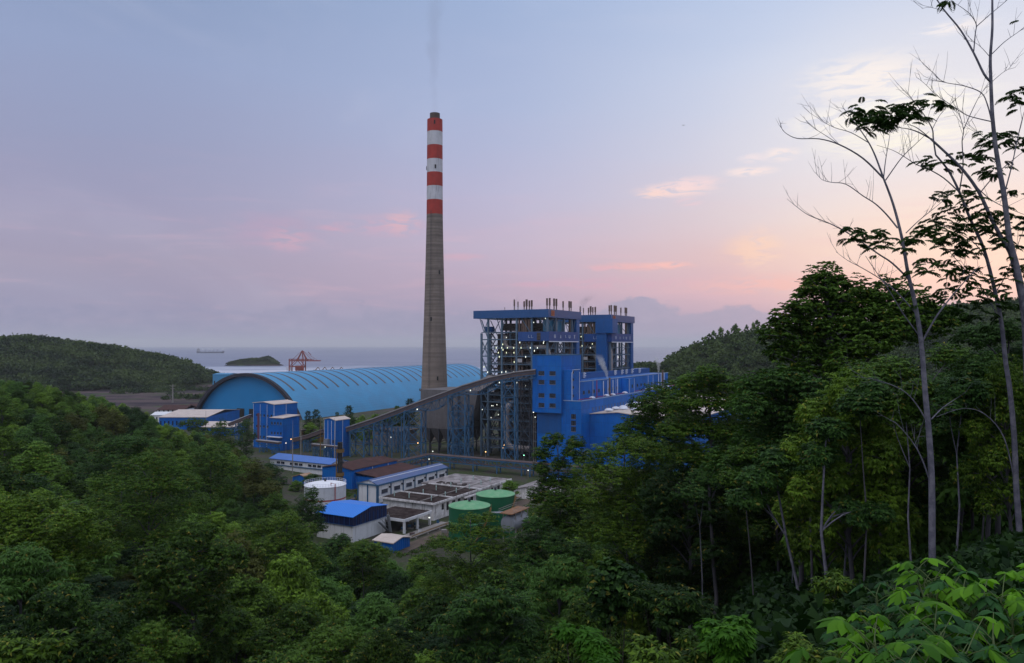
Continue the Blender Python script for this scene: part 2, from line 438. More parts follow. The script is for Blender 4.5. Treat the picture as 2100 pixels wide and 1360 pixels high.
HEAD = [(-1500, 1150, 80, 230), (-1000, 1080, 68, 190), (-800, 1060, 60, 170), (-690, 1065, 63, 165), (-600, 1085, 52, 130), (-535, 1105, 38, 80), (-500, 1125, 30, 45), (-482, 1135, 24, 28)]
RHILL = [(110, 930, 20, 50), (150, 880, 30, 55), (172, 780, 34, 48), (198, 740, 56, 75), (232, 735, 62, 105), (330, 735, 68, 140), (427, 740, 84, 170), (560, 760, 100, 210), (760, 800, 112, 240), (1300, 900, 130, 300)]
COAST = [(-3000, 1500), (-900, 1420), (-600, 1330), (-470, 1195), (-380, 1130), (-200, 1270), (0, 1330), (150, 1300), (300, 1150), (700, 1300), (3000, 1500)]
def terrain(X, Y):
    X = np.asarray(X, float); Y = np.asarray(Y, float)
    Ys = np.maximum(Y, 0.01)
    px = 1050 + FPX * X / np.maximum(Y, 4.0)
    px = np.clip(px, PXC[0], PXC[-1]); yy = np.clip(Ys, 0, YR[-1])
    i = np.clip(np.searchsorted(PXC, px) - 1, 0, len(PXC) - 2); j = np.clip(np.searchsorted(YR, yy) - 1, 0, len(YR) - 2)
    fx = (px - PXC[i]) / (PXC[i + 1] - PXC[i]); fy = (yy - YR[j]) / (YR[j + 1] - YR[j])
    fx = fx * fx * (3 - 2 * fx)
    z = TZ[j, i] * (1 - fx) * (1 - fy) + TZ[j, i + 1] * fx * (1 - fy) + TZ[j + 1, i] * (1 - fx) * fy + TZ[j + 1, i + 1] * fx * fy
    z = z + 0.9 * fbm(X, Y, 22.0) * np.clip((Y - 20) / 40, 0, 1) * np.clip((z - 1.5) / 4, 0, 1) * (Y < 420)
    z = np.where(Y < 0, 53.6 + np.minimum(-Y, 60) * 0.12, z)
    far = np.maximum(ridge(X, Y, HEAD, 1), ridge(X, Y, RHILL, 1))
    far = far * (1 + 0.07 * fbm(X, Y, 90.0, 3.0))
    z = np.maximum(z, far)
    cx = np.array([c[0] for c in COAST]); cy = np.array([c[1] for c in COAST])
    sea = np.clip((Y - np.interp(X, cx, cy)) / 60.0, 0, 1)
    return z * (1 - sea) + sea * (-14.0)
def tz(x, y): return float(terrain(np.array([x]), np.array([y]))[0])

def ground_material():
    m = bpy.data.materials.new('ground'); m.use_nodes = True
    t = NT(m.node_tree); t.N.clear()
    geo = t.n('ShaderNodeNewGeometry'); P = geo.outputs['Position']
    sp = t.n('ShaderNodeSeparateXYZ'); t.L.new(P, sp.inputs[0])
    n1 = t.noise(P, 0.08, 6.0, 0.62, 0.3); n2 = t.noise(P, 0.02, 5.0, 0.6); n3 = t.noise(P, 0.9, 4.0, 0.6)
    soil = t.mix(t.rng(n1, 0.38, 0.62), (0.055, 0.05, 0.045, 1), (0.035, 0.055, 0.018, 1))
    soil = t.mix(t.math('MULTIPLY', t.rng(n3, 0.45, 0.7), 0.5), soil, (0.10, 0.075, 0.06, 1))
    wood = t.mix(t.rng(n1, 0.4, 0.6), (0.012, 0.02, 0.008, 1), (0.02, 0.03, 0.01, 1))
    # the coal ash field beyond the shed
    ash = t.mix(t.rng(t.noise(t.scale(P, (1, 2.2, 1)), 0.011, 6.0, 0.62, 0.5), 0.42, 0.58), (0.085, 0.06, 0.062, 1), (0.028, 0.022, 0.03, 1))
    ash = t.mix(t.rng(t.noise(t.scale(P, (1, 2.0, 1)), 0.016, 5.0, 0.6, 0.8), 0.55, 0.62), ash, (0.05, 0.07, 0.03, 1))
    far = t.rng(sp.outputs[1], 600, 690)
    c = t.mix(far, soil, ash)
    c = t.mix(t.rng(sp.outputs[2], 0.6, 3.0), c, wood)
    b = t.n('ShaderNodeBsdfPrincipled'); t.L.new(c, b.inputs['Base Color']); b.inputs['Roughness'].default_value = 0.95
    b.inputs['Specular IOR Level'].default_value = 0.1
    bp = t.n('ShaderNodeBump'); bp.inputs['Strength'].default_value = 0.6; bp.inputs['Distance'].default_value = 0.4
    t.L.new(n3, bp.inputs['Height']); t.L.new(bp.outputs[0], b.inputs['Normal'])
    o = t.n('ShaderNodeOutputMaterial'); t.L.new(b.outputs[0], o.inputs[0]); return m
GROUND = ground_material()
def grid_mesh(name, xs, ys, fz, mat, kind='structure', label=None):
    Xg, Yg = np.meshgrid(xs, ys); Z = fz(Xg, Yg)
    V = np.stack([Xg.ravel(), Yg.ravel(), Z.ravel()], 1)
    nx, ny = len(xs), len(ys)
    ii, jj = np.meshgrid(np.arange(nx - 1), np.arange(ny - 1)); a = (jj * nx + ii).ravel()
    F = np.stack([a, a + 1, a + nx + 1, a + nx], 1)
    me = np_mesh(name, V, F); me.materials.append(mat); me.shade_smooth()
    o = bpy.data.objects.new(name, me); COL.objects.link(o); o['kind'] = kind
    if label: o['label'] = label
    return o
def np_mesh(name, V, F, smooth=False):
    """F: (n,k) array of equal sized faces"""
    me = bpy.data.meshes.new(name)
    V = np.ascontiguousarray(V, dtype=np.float32); F = np.ascontiguousarray(F, dtype=np.int32)
    n, k = F.shape
    me.vertices.add(len(V)); me.vertices.foreach_set('co', V.ravel())
    me.loops.add(n * k); me.loops.foreach_set('vertex_index', F.ravel())
    me.polygons.add(n); me.polygons.foreach_set('loop_start', np.arange(0, n * k, k, dtype=np.int32))
    try: me.polygons.foreach_set('loop_total', np.full(n, k, dtype=np.int32))
    except Exception: pass
    if smooth: me.polygons.foreach_set('use_smooth', np.ones(n, dtype=bool))
    me.update(calc_edges=True); me.validate()
    return me
def sym(a, b, n, p=1.0):
    return a + (b - a) * np.linspace(0, 1, n) ** p
xs = np.unique(np.concatenate([np.linspace(-2600, -700, 34), np.linspace(-700, -220, 60), np.linspace(-220, 260, 130), np.linspace(260, 800, 50), np.linspace(800, 2600, 24)]))
ys = np.unique(np.concatenate([np.linspace(-120, 0, 8), np.linspace(0, 60, 34), np.linspace(60, 420, 110), np.linspace(420, 1500, 110), np.linspace(1500, 1700, 4)]))
grid_mesh('ground', xs, ys, terrain, GROUND)

# ---------------------------------------------------------------- sea
def sea_material():
    m = bpy.data.materials.new('sea_water'); m.use_nodes = True
    t = NT(m.node_tree); t.N.clear()
    P = t.n('ShaderNodeNewGeometry').outputs['Position']
    sp = t.n('ShaderNodeSeparateXYZ'); t.L.new(P, sp.inputs[0]); y = sp.outputs[1]
    b = t.n('ShaderNodeBsdfPrincipled')
    n0 = t.noise(t.scale(P, (0.35, 1.3, 1)), 0.006, 5.0, 0.6, 0.5)
    wat = t.mix(t.rng(n0, 0.4, 0.62), (0.06, 0.10, 0.18, 1), (0.13, 0.16, 0.24, 1))
    # surf rolling in over the shallows near the beach
    dist = t.rng(y, 2450, 1500)
    s1 = t.noise(t.scale(P, (0.22, 1.0, 1)), 0.013, 6.0, 0.6, 0.7)
    s2 = t.noise(t.scale(P, (0.16, 2.0, 1)), 0.011, 4.0, 0.55, 0.4)
    thr = t.math('SUBTRACT', 0.66, t.math('MULTIPLY', dist, 0.34))
    foam = t.rng(t.math('SUBTRACT', t.math('MAXIMUM', s1, s2), thr), 0.0, 0.16)
    foam = t.math('MULTIPLY', foam, t.rng(y, 2900, 2200))
    c = t.mix(t.math('MULTIPLY', foam, 0.62), wat, (0.62, 0.63, 0.72, 1))
    t.L.new(c, b.inputs['Base Color'])
    t.L.new(t.math('ADD', 0.32, t.math('MULTIPLY', foam, 0.5)), b.inputs['Roughness'])
    b.inputs['Specular IOR Level'].default_value = 0.30
    bp = t.n('ShaderNodeBump'); bp.inputs['Strength'].default_value = 1.0; bp.inputs['Distance'].default_value = 1.2
    t.L.new(t.noise(t.scale(P, (0.5, 1.4, 1)), 0.06, 5.0, 0.6), bp.inputs['Height']); t.L.new(bp.outputs[0], b.inputs['Normal'])
    o = t.n('ShaderNodeOutputMaterial'); t.L.new(b.outputs[0], o.inputs[0]); return m
SEA = sea_material()
seaV = [(-30000, 900, -1.2), (30000, 900, -1.2), (42000, 45000, -1.2), (-42000, 45000, -1.2)]
me = bpy.data.meshes.new('sea'); me.from_pydata(seaV, [], [(0, 1, 2, 3)]); me.materials.append(SEA)
o = bpy.data.objects.new('sea', me); COL.objects.link(o); o['kind'] = 'structure'

# ---------------------------------------------------------------- leaf and bark materials
def leaf_mat(name, dark, light, var=0.7, trans=0.22, yellow=None, rough=0.65, spec=0.14, nscale=0.35, namp=0.5):
    m = bpy.data.materials.new(name); m.use_nodes = True
    t = NT(m.node_tree); t.N.clear()
    g = t.n('ShaderNodeNewGeometry').outputs['Random Per Island']
    oi = t.n('ShaderNodeObjectInfo').outputs['Random']
    tc = t.n('ShaderNodeTexCoord').outputs['Object']
    n1 = t.noise(tc, nscale, 3.0, 0.6)
    f = t.math('ADD', t.math('MULTIPLY', g, 0.45), t.math('ADD', t.math('MULTIPLY', t.math('ADD', t.math('MULTIPLY', t.math('SUBTRACT', n1, 0.5), namp * 2), 0.5), 0.5), t.math('MULTIPLY', t.math('SUBTRACT', oi, 0.5), var)))
    c = t.mix(t.rng(f, 0.15, 0.85), tuple(dark) + (1,), tuple(light) + (1,))
    if yellow:
        c = t.mix(t.math('MULTIPLY', t.math('GREATER_THAN', g, 0.965), 0.7), c, tuple(yellow) + (1,))
    b = t.n('ShaderNodeBsdfPrincipled'); t.L.new(c, b.inputs['Base Color']); b.inputs['Roughness'].default_value = rough
    b.inputs['Specular IOR Level'].default_value = spec
    tr = t.n('ShaderNodeBsdfTranslucent'); t.L.new(t.mix(1.0, c, (1.1, 1.25, 0.5, 1), 'MULTIPLY'), tr.inputs[0])
    mx = t.n('ShaderNodeMixShader'); mx.inputs[0].default_value = trans
    t.L.new(b.outputs[0], mx.inputs[1]); t.L.new(tr.outputs[0], mx.inputs[2])
    o = t.n('ShaderNodeOutputMaterial'); t.L.new(mx.outputs[0], o.inputs[0]); MATS[name] = m
    return m
LEAFA = leaf_mat('mid_green_leaves', (0.009, 0.028, 0.004), (0.068, 0.135, 0.014), yellow=(0.2, 0.15, 0.02))
LEAFB = leaf_mat('deep_green_leaves', (0.007, 0.024, 0.006), (0.052, 0.120, 0.020), yellow=(0.16, 0.13, 0.02))
LEAFC = leaf_mat('fresh_green_leaves', (0.016, 0.040, 0.004), (0.105, 0.185, 0.015), yellow=(0.22, 0.2, 0.03))
LEAFO = leaf_mat('olive_leaves', (0.045, 0.055, 0.012), (0.10, 0.11, 0.02), var=0.3)
HEROM = {LEAFA: leaf_mat('mid_green_tree_leaves', (0.012, 0.036, 0.005), (0.085, 0.165, 0.018), var=0.1, yellow=(0.2, 0.15, 0.02)), LEAFB: leaf_mat('deep_green_tree_leaves', (0.009, 0.03, 0.008), (0.062, 0.14, 0.025), var=0.1, yellow=(0.16, 0.13, 0.02)), LEAFC: leaf_mat('fresh_green_tree_leaves', (0.018, 0.046, 0.005), (0.115, 0.20, 0.018), var=0.1, yellow=(0.22, 0.2, 0.03))}
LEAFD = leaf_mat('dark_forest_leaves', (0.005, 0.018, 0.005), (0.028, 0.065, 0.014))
LEAFE = leaf_mat('yellowish_forest_leaves', (0.020, 0.040, 0.004), (0.12, 0.175, 0.018))
LEAFA2 = leaf_mat('lit_mid_green_leaves', (0.013, 0.036, 0.005), (0.098, 0.19, 0.022), yellow=(0.2, 0.15, 0.02))  # brighter leaf copies for farther trees: the light falling there is coloured in
LEAFB2 = leaf_mat('lit_deep_green_leaves', (0.009, 0.03, 0.007), (0.068, 0.15, 0.026))
LEAFC2 = leaf_mat('lit_fresh_green_leaves', (0.020, 0.05, 0.005), (0.135, 0.235, 0.022))
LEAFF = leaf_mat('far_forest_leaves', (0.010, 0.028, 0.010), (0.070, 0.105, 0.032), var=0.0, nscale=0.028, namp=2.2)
LEAFH = leaf_mat('feathery_leaves', (0.018, 0.045, 0.010), (0.045, 0.10, 0.018), var=0.1)
LEAFP = leaf_mat('lime_palmate_leaves', (0.035, 0.11, 0.008), (0.12, 0.29, 0.015), var=0.6, trans=0.35)
LEAFQ = leaf_mat('dark_palmate_leaves', (0.010, 0.04, 0.014), (0.03, 0.095, 0.024), var=0.6, trans=0.25)
BARK = pmat('grey_bark', (0.065, 0.06, 0.07), 0.9, 0.3, 1.5, bump=0.02, streak=0.3)
BARKD = pmat('dark_bark', (0.045, 0.038, 0.032), 0.95, 0.3, 1.0)
BARKP = pmat('pale_smooth_bark', (0.085, 0.083, 0.11), 0.85, 0.35, 3.0, streak=0.5, bump=0.03, stain=(0.19, 0.18, 0.21), stain_amt=0.6, stain_scale=2.2)

RNG = np.random.default_rng(5)
def leaf_quads(C, D, N, L, Wd, rng, curl=0.15):
    """rhombic leaves: C base points, D direction, N normal, L length, Wd width -> V (n*4,3), F (n,4)"""
    n = len(C)
    D = D / np.linalg.norm(D, axis=1, keepdims=True)
    S_ = np.cross(D, N); S_ /= (np.linalg.norm(S_, axis=1, keepdims=True) + 1e-9)
    U = np.cross(S_, D)
    L = np.broadcast_to(L, (n,))[:, None]; Wd = np.broadcast_to(Wd, (n,))[:, None]
    m = C + D * L * 0.5 + U * L * 0.10
    V = np.stack([C, m + S_ * Wd / 2, C + D * L - U * L * curl, m - S_ * Wd / 2], 1).reshape(-1, 3)
    return V, np.arange(n * 4).reshape(n, 4)
def unit(v): return v / (np.linalg.norm(v, axis=-1, keepdims=True) + 1e-9)
def far_forest(name, pts, size, nq, mat, label=None, rng=None):
    """one canopy mesh: every point gets a rounded clump of leaf sprays"""
    rng = rng or np.random.default_rng(1)
    n = len(pts)
    P = np.repeat(pts, nq, axis=0); s = np.repeat(size, nq)
    d = rng.normal(size=(n * nq, 3)); d[:, 2] = np.abs(d[:, 2]) * 0.9 - 0.15; d = unit(d)
    r = (0.72 + 0.3 * rng.random(n * nq))[:, None]
    lob = 1 + 0.25 * np.sin(np.arctan2(d[:, 1], d[:, 0]) * 3 + np.repeat(rng.random(n) * 6, nq))[:, None]
    C = P + d * r * lob * s[:, None] * np.array([1, 1, 0.85])
    dr = unit(rng.normal(size=(n * nq, 3)) + d * 0.3); dr[:, 2] -= 0.2
    V, F = leaf_quads(C, unit(dr), unit(d + 0.5 * rng.normal(size=d.shape)), s * 0.55, s * 0.42, rng)
    me = np_mesh(name, V, F); me.materials.append(mat)
    o = bpy.data.objects.new(name, me); COL.objects.link(o); o['kind'] = 'stuff'
    if label: o['label'] = label
    return o
def project(P):
    c, s = cos(PITCH), sin(PITCH)
    F_ = P[:, 1] * c + (P[:, 2] - H) * s; U = -P[:, 1] * s + (P[:, 2] - H) * c
    return 1050 + FPX * P[:, 0] / F_, 680 - FPX * U / F_

# headland and far right hills: woods too far to count
rg = np.random.default_rng(21)
def scatter_hill(n, x0, x1, y0, y1, zmin, keep=None):
    X = rg.uniform(x0, x1, n); Y = rg.uniform(y0, y1, n); Z = terrain(X, Y)
    px, py = project(np.stack([X, Y, Z], 1))
    m = (Z > zmin) & (px > -60) & (px < 2160)
    if keep is not None: m &= keep(X, Y, Z)
    return np.stack([X[m], Y[m], Z[m]], 1)
pts = scatter_hill(15000, -1150, -430, 780, 1230, 2.0)
bare = (np.abs(pts[:, 0] + 545 + 0.4 * (pts[:, 1] - 1030)) < 26) & (np.abs(pts[:, 2] - 27) < 3.5)
pts = pts[~bare][:8000]
sz = rg.uniform(2.6, 7.6, len(pts)); pts[:, 2] += sz * 0.45
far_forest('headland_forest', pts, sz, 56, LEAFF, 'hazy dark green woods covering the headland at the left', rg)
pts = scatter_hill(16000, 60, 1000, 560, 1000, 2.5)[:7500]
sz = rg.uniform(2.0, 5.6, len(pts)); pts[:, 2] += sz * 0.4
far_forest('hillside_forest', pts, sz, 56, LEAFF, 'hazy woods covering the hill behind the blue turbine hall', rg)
# low scrub on the plain at the foot of the headland
X = rg.uniform(-800, -180, 6000); Y = rg.uniform(640, 1120, 6000); Z = terrain(X, Y)
nz = fbm(X, Y, 35.0, 5.0)
m = (Z < 3) & (Z > -1) & ((nz > 0.75) | ((Y > 930) & (nz > -0.2)) | ((X < -560 + (Y - 640) * -0.25) & (nz > -0.4)))
pts = np.stack([X[m], Y[m], Z[m]], 1)[:1500]; sz = rg.uniform(1.5, 4.0, len(pts)); pts[:, 2] += sz * .4
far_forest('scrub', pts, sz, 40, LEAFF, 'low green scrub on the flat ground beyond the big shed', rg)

# island
def island():
    cx, cy = (522 - 1050) / FPX * 2150, 2150
    xs_ = np.linspace(-80, 80, 70); ys_ = np.linspace(-26, 26, 20)
    Xg, Yg = np.meshgrid(xs_, ys_)
    prof = np.interp(xs_, [-80, -66, -40, -10, 15, 40, 50, 62, 80], [0, 7, 13, 16, 17, 23, 17, 7, 0])
    e = np.clip(1 - (Yg / 26) ** 2, 0, 1)
    Z = prof[None, :] * (e ** 0.6) + 0.9 * fbm(Xg, Yg, 6.0, 2.0) * e - 1.5
    V = np.stack([Xg.ravel() + cx, Yg.ravel() + cy, Z.ravel()], 1)
    nx = len(xs_); a, b_ = np.meshgrid(np.arange(nx - 1), np.arange(len(ys_) - 1)); q = (b_ * nx + a).ravel()
    me = np_mesh('island', V, np.stack([q, q + 1, q + nx + 1, q + nx], 1)); me.materials.append(GROUND)
    o = bpy.data.objects.new('island', me); COL.objects.link(o); o['kind'] = 'structure'
    k = 520; xi = rg.uniform(-72, 68, k); yi = rg.uniform(-18, 14, k)
    zi = np.interp(xi, xs_, prof) * (np.clip(1 - (yi / 26) ** 2, 0, 1) ** .6)
    P = np.stack([xi + cx, yi + cy, zi], 1)
    far_forest('island_scrub', P, rg.uniform(2.5, 5.0, k), 50, LEAFF, 'dark scrub covering the small island off the beach', rg)
island()
# ================================================================ the big coal shed
SH = radians(24.42); SW, SHH, SLEN = 54.0, 34.15, 351.5
def coal_shed():
    R = (SW * SW + SHH * SHH) / (2 * SHH); am = math.asin(SW / R)
    a0 = -207.28 * sin(SH) + 589.9 * cos(SH); b0 = 207.28 * cos(SH) + 589.9 * sin(SH)
    root = thing('storage_shed', 'huge light blue barrel vaulted shed with brown strips of skylight over its roof', 'shed', (a0, b0, 0), th=SH)
    def arc(r, a, n, m0=-1.0, m1=1.0):
        return [(a, b0 - r * sin(am * (m0 + (m1 - m0) * k / n)), SHH - R + r * cos(am * (m0 + (m1 - m0) * k / n))) for k in range(n + 1)]
    def shell(mb, r0, r1, x0, x1, n=64, m0=-1.0, m1=1.0, nx=1):
        for i in range(nx):
            xa = x0 + (x1 - x0) * i / nx; xb = x0 + (x1 - x0) * (i + 1) / nx
            A = arc(r1, xa, n, m0, m1); B = arc(r1, xb, n, m0, m1); C = arc(r0, xa, n, m0, m1); D = arc(r0, xb, n, m0, m1)
            F = []
            for k in range(n):
                F += [(k, k+1, n+1+k+1, n+1+k), (2*(n+1)+k+1, 2*(n+1)+k, 3*(n+1)+k, 3*(n+1)+k+1),
                      (k+1, k, 2*(n+1)+k, 2*(n+1)+k+1), (n+1+k, n+1+k+1, 3*(n+1)+k+1, 3*(n+1)+k)]
            mb.add(A + B + C + D, F)
    r = MB(); shell(r, R - .5, R, a0, a0 + SLEN, 72); r.build('roof', SHEDB, root, smooth=True)
    sk = MB()
    for i in range(25):
        x = a0 + 10.5 + i * 13.9
        shell(sk, R - .2, R + .14, x, x + 2.1, 40, -0.62, 0.60)
    sk.build('skylight', pmat('brown_skylight', (0.075, 0.06, 0.06), 0.7, 0.2, 0.3), root, smooth=True)
    e = MB()
    ring = arc(R - 1.4, a0 + 2.8, 60); base = [(a0 + 2.8, b0 + SW - .5, 0), (a0 + 2.8, b0 - SW + .5, 0)]
    V = ring + [(x + .4, y, z) for x, y, z in ring]; n = 61
    e.add(V, [tuple(range(n)), tuple(range(2*n-1, n-1, -1))] + [(k, k+1, n+k+1, n+k) for k in range(n-1)])
    e.build('end_wall', SHEDE, root)
    f = MB(); shell(f, R - 2.1, R + .35, a0 - 1.6, a0 + 1.6, 64); f.build('arch_rim', pmat('dark_rim', (0.018, 0.018, 0.03), 0.8, 0.3, 0.2), root, smooth=True)
    e2 = MB(); ring = arc(R - .8, a0 + SLEN - 1, 60); V = ring + [(x + .4, y, z) for x, y, z in ring]
    e2.add(V, [tuple(range(n)), tuple(range(2*n-1, n-1, -1))] + [(k, k+1, n+k+1, n+k) for k in range(n-1)]); e2.build('back_wall', SHEDE, root)
    for bb in (8.0, -4.5, -14):
        d_ = MB(); d_.box(a0 + 2.3, a0 + 2.75, b0 + bb - 3.6, b0 + bb + 3.6, 0, 6.5); d_.build('doorway', BLACK, root)
coal_shed()

# ================================================================ chimney
def chimney():
    cx, cy = at(891, 700, 465).x, 465.0
    root = thing('chimney', 'tall concrete chimney with red and white bands around its top', 'chimney', (cx, cy, 0))
    def zz(y): return at(891, y, 465).z
    px2m = 465 / FPX
    prof = [(895, 60), (860, 58), (820, 55.5), (780, 52.2), (740, 49.3), (700, 46.6), (650, 43.2), (600, 40.4), (540, 37.2), (480, 34.6), (440, 33.2), (380, 32.4), (300, 31.8), (246, 31.2)]
    P = [(wd / 2 * px2m, max(0.0, zz(y))) for y, wd in prof]; P[0] = (P[0][0], 0.0)
    def rad(z): return float(np.interp(z, [p[1] for p in P], [p[0] for p in P]))
    m = bpy.data.materials.new('chimney_concrete'); m.use_nodes = True
    t = NT(m.node_tree); t.N.clear()
    tc = t.n('ShaderNodeTexCoord').outputs['Object']; sp = t.n('ShaderNodeSeparateXYZ'); t.L.new(tc, sp.inputs[0])
    lift = t.math('FRACT', t.math('DIVIDE', sp.outputs[2], 1.9))
    line = t.math('MAXIMUM', t.rng(lift, 0.10, 0.0), t.rng(lift, 0.94, 1.0))
    band = t.noise(t.scale(tc, (0.02, 0.02, 0.5)), 1.0, 3.0, 0.6)
    st = t.noise(t.scale(tc, (0.5, 0.5, 0.05)), 1.0, 5.0, 0.65)
    pt = t.noise(tc, 0.55, 4.0, 0.6)
    c = t.mix(t.rng(band, 0.35, 0.65), (0.12, 0.095, 0.082, 1), (0.205, 0.163, 0.14, 1))
    c = t.mix(t.math('MULTIPLY', t.rng(pt, 0.45, 0.7), 0.35), c, (0.10, 0.08, 0.07, 1))
    c = t.mix(t.math('MULTIPLY', t.rng(st, 0.48, 0.72), 0.5), c, (0.09, 0.07, 0.062, 1))
    c = t.mix(t.math('MULTIPLY', line, t.math('ADD', 0.45, t.math('MULTIPLY', pt, 0.6))), c, (0.05, 0.04, 0.036, 1))
    gr = t.rng(sp.outputs[2], 120, 20)
    c = t.mix(t.math('MULTIPLY', gr, 0.30), c, (0.30, 0.235, 0.20, 1))
    b = t.n('ShaderNodeBsdfPrincipled'); t.L.new(c, b.inputs['Base Color']); b.inputs['Roughness'].default_value = .9
    bp = t.n('ShaderNodeBump'); bp.inputs['Strength'].default_value = .7; bp.inputs['Distance'].default_value = .15
    t.L.new(line, bp.inputs['Height']); t.L.new(bp.outputs[0], b.inputs['Normal'])
    o = t.n('ShaderNodeOutputMaterial'); t.L.new(b.outputs[0], o.inputs[0])
    ztop = P[-1][1]
    edges = [zz(y) for y in (440.5, 411, 383, 355, 328, 299.5, 271.5)] + [ztop]
    zc = edges[0]
    prof0 = [(rad(z), z) for z in np.linspace(0, zc, 40)]
    s = MB(); s.lathe([(r_ + cx * 0, z) for r_, z in prof0], cx, cy, 48, top=False); s.build('shaft', m, root, smooth=True)
    RED = pmat('chimney_red_paint', (0.30, 0.027, 0.019), 0.75, 0.22, 0.25, streak=0.55); WHT = pmat('chimney_white_paint', (0.44, 0.43, 0.46), 0.75, 0.15, 0.25, streak=0.7)
    for i in range(7):
        z0, z1 = edges[i], edges[i + 1]
        s = MB(); s.lathe([(rad(z0) + .03, z0), (rad((z0 + z1) / 2) + .03, (z0 + z1) / 2), (rad(z1) + .03, z1)], cx, cy, 48, top=(i == 6))
        s.build('painted_band', RED if i % 2 == 0 else WHT, root, smooth=True, label='red painted band' if i % 2 == 0 else 'white painted band')
    s = MB(); s.lathe([(3.1, ztop), (3.1, ztop + 3.9), (2.7, ztop + 3.9), (2.7, ztop + 2)], cx, cy, 32, top=True)
    s.build('flue', pmat('flue_brown', (0.07, 0.055, 0.045), .9), root, smooth=True)
    for z, pxs in ((zz(345), (.25, -2.3)), (zz(560), (.9,)), (zz(655), (-.3,)), (zz(775), (.5,)), (zz(248) - 2, (.1,))):
        for ph in pxs:
            w_ = MB(); r_ = rad(z); x = cx + r_ * sin(ph * .7); y = cy - r_ * cos(ph * .7)
            w_.box(x - .45, x + .45, y - .25, y + .25, z - 1.2, z + 1.2); w_.build('opening', BLACK, root)
    # ladder and ring platforms
    for z in (zz(824), zz(801)):
        r_ = rad(z); g = MB()
        for k in range(40):
            a, a2 = 2*pi*k/40, 2*pi*(k+1)/40
            for zz_ in (z, z + .6, z + 1.2):
                g.beam((cx + (r_+1.1)*cos(a), cy + (r_+1.1)*sin(a), zz_), (cx + (r_+1.1)*cos(a2), cy + (r_+1.1)*sin(a2), zz_), .12)
            g.beam((cx + r_*cos(a), cy + r_*sin(a), z), (cx + (r_+1.1)*cos(a), cy + (r_+1.1)*sin(a), z), .12)
            g.beam((cx + (r_+1.1)*cos(a), cy + (r_+1.1)*sin(a), z), (cx + (r_+1.1)*cos(a), cy + (r_+1.1)*sin(a), z+1.2), .1)
        g.build('ring_platform', STEELD, root)
    la = MB()
    ph = radians(-18)
    zs = np.linspace(10, zc + 2, 60)
    for i in range(59):
        for dph in (-.05, .05):
            p = [(cx + (rad(z) + .5) * sin(ph + dph), cy - (rad(z) + .5) * cos(ph + dph), z) for z in zs[i:i + 2]]
            la.beam(p[0], p[1], .1)
        la.beam((cx + (rad(zs[i]) + .5) * sin(ph - .05), cy - (rad(zs[i]) + .5) * cos(ph - .05), zs[i]), (cx + (rad(zs[i]) + .5) * sin(ph + .05), cy - (rad(zs[i]) + .5) * cos(ph + .05), zs[i]), .08)
    la.build('ladder', STEELD, root)
    return cx, cy, ztop + 3.9
CHX, CHY, CHZ = chimney()

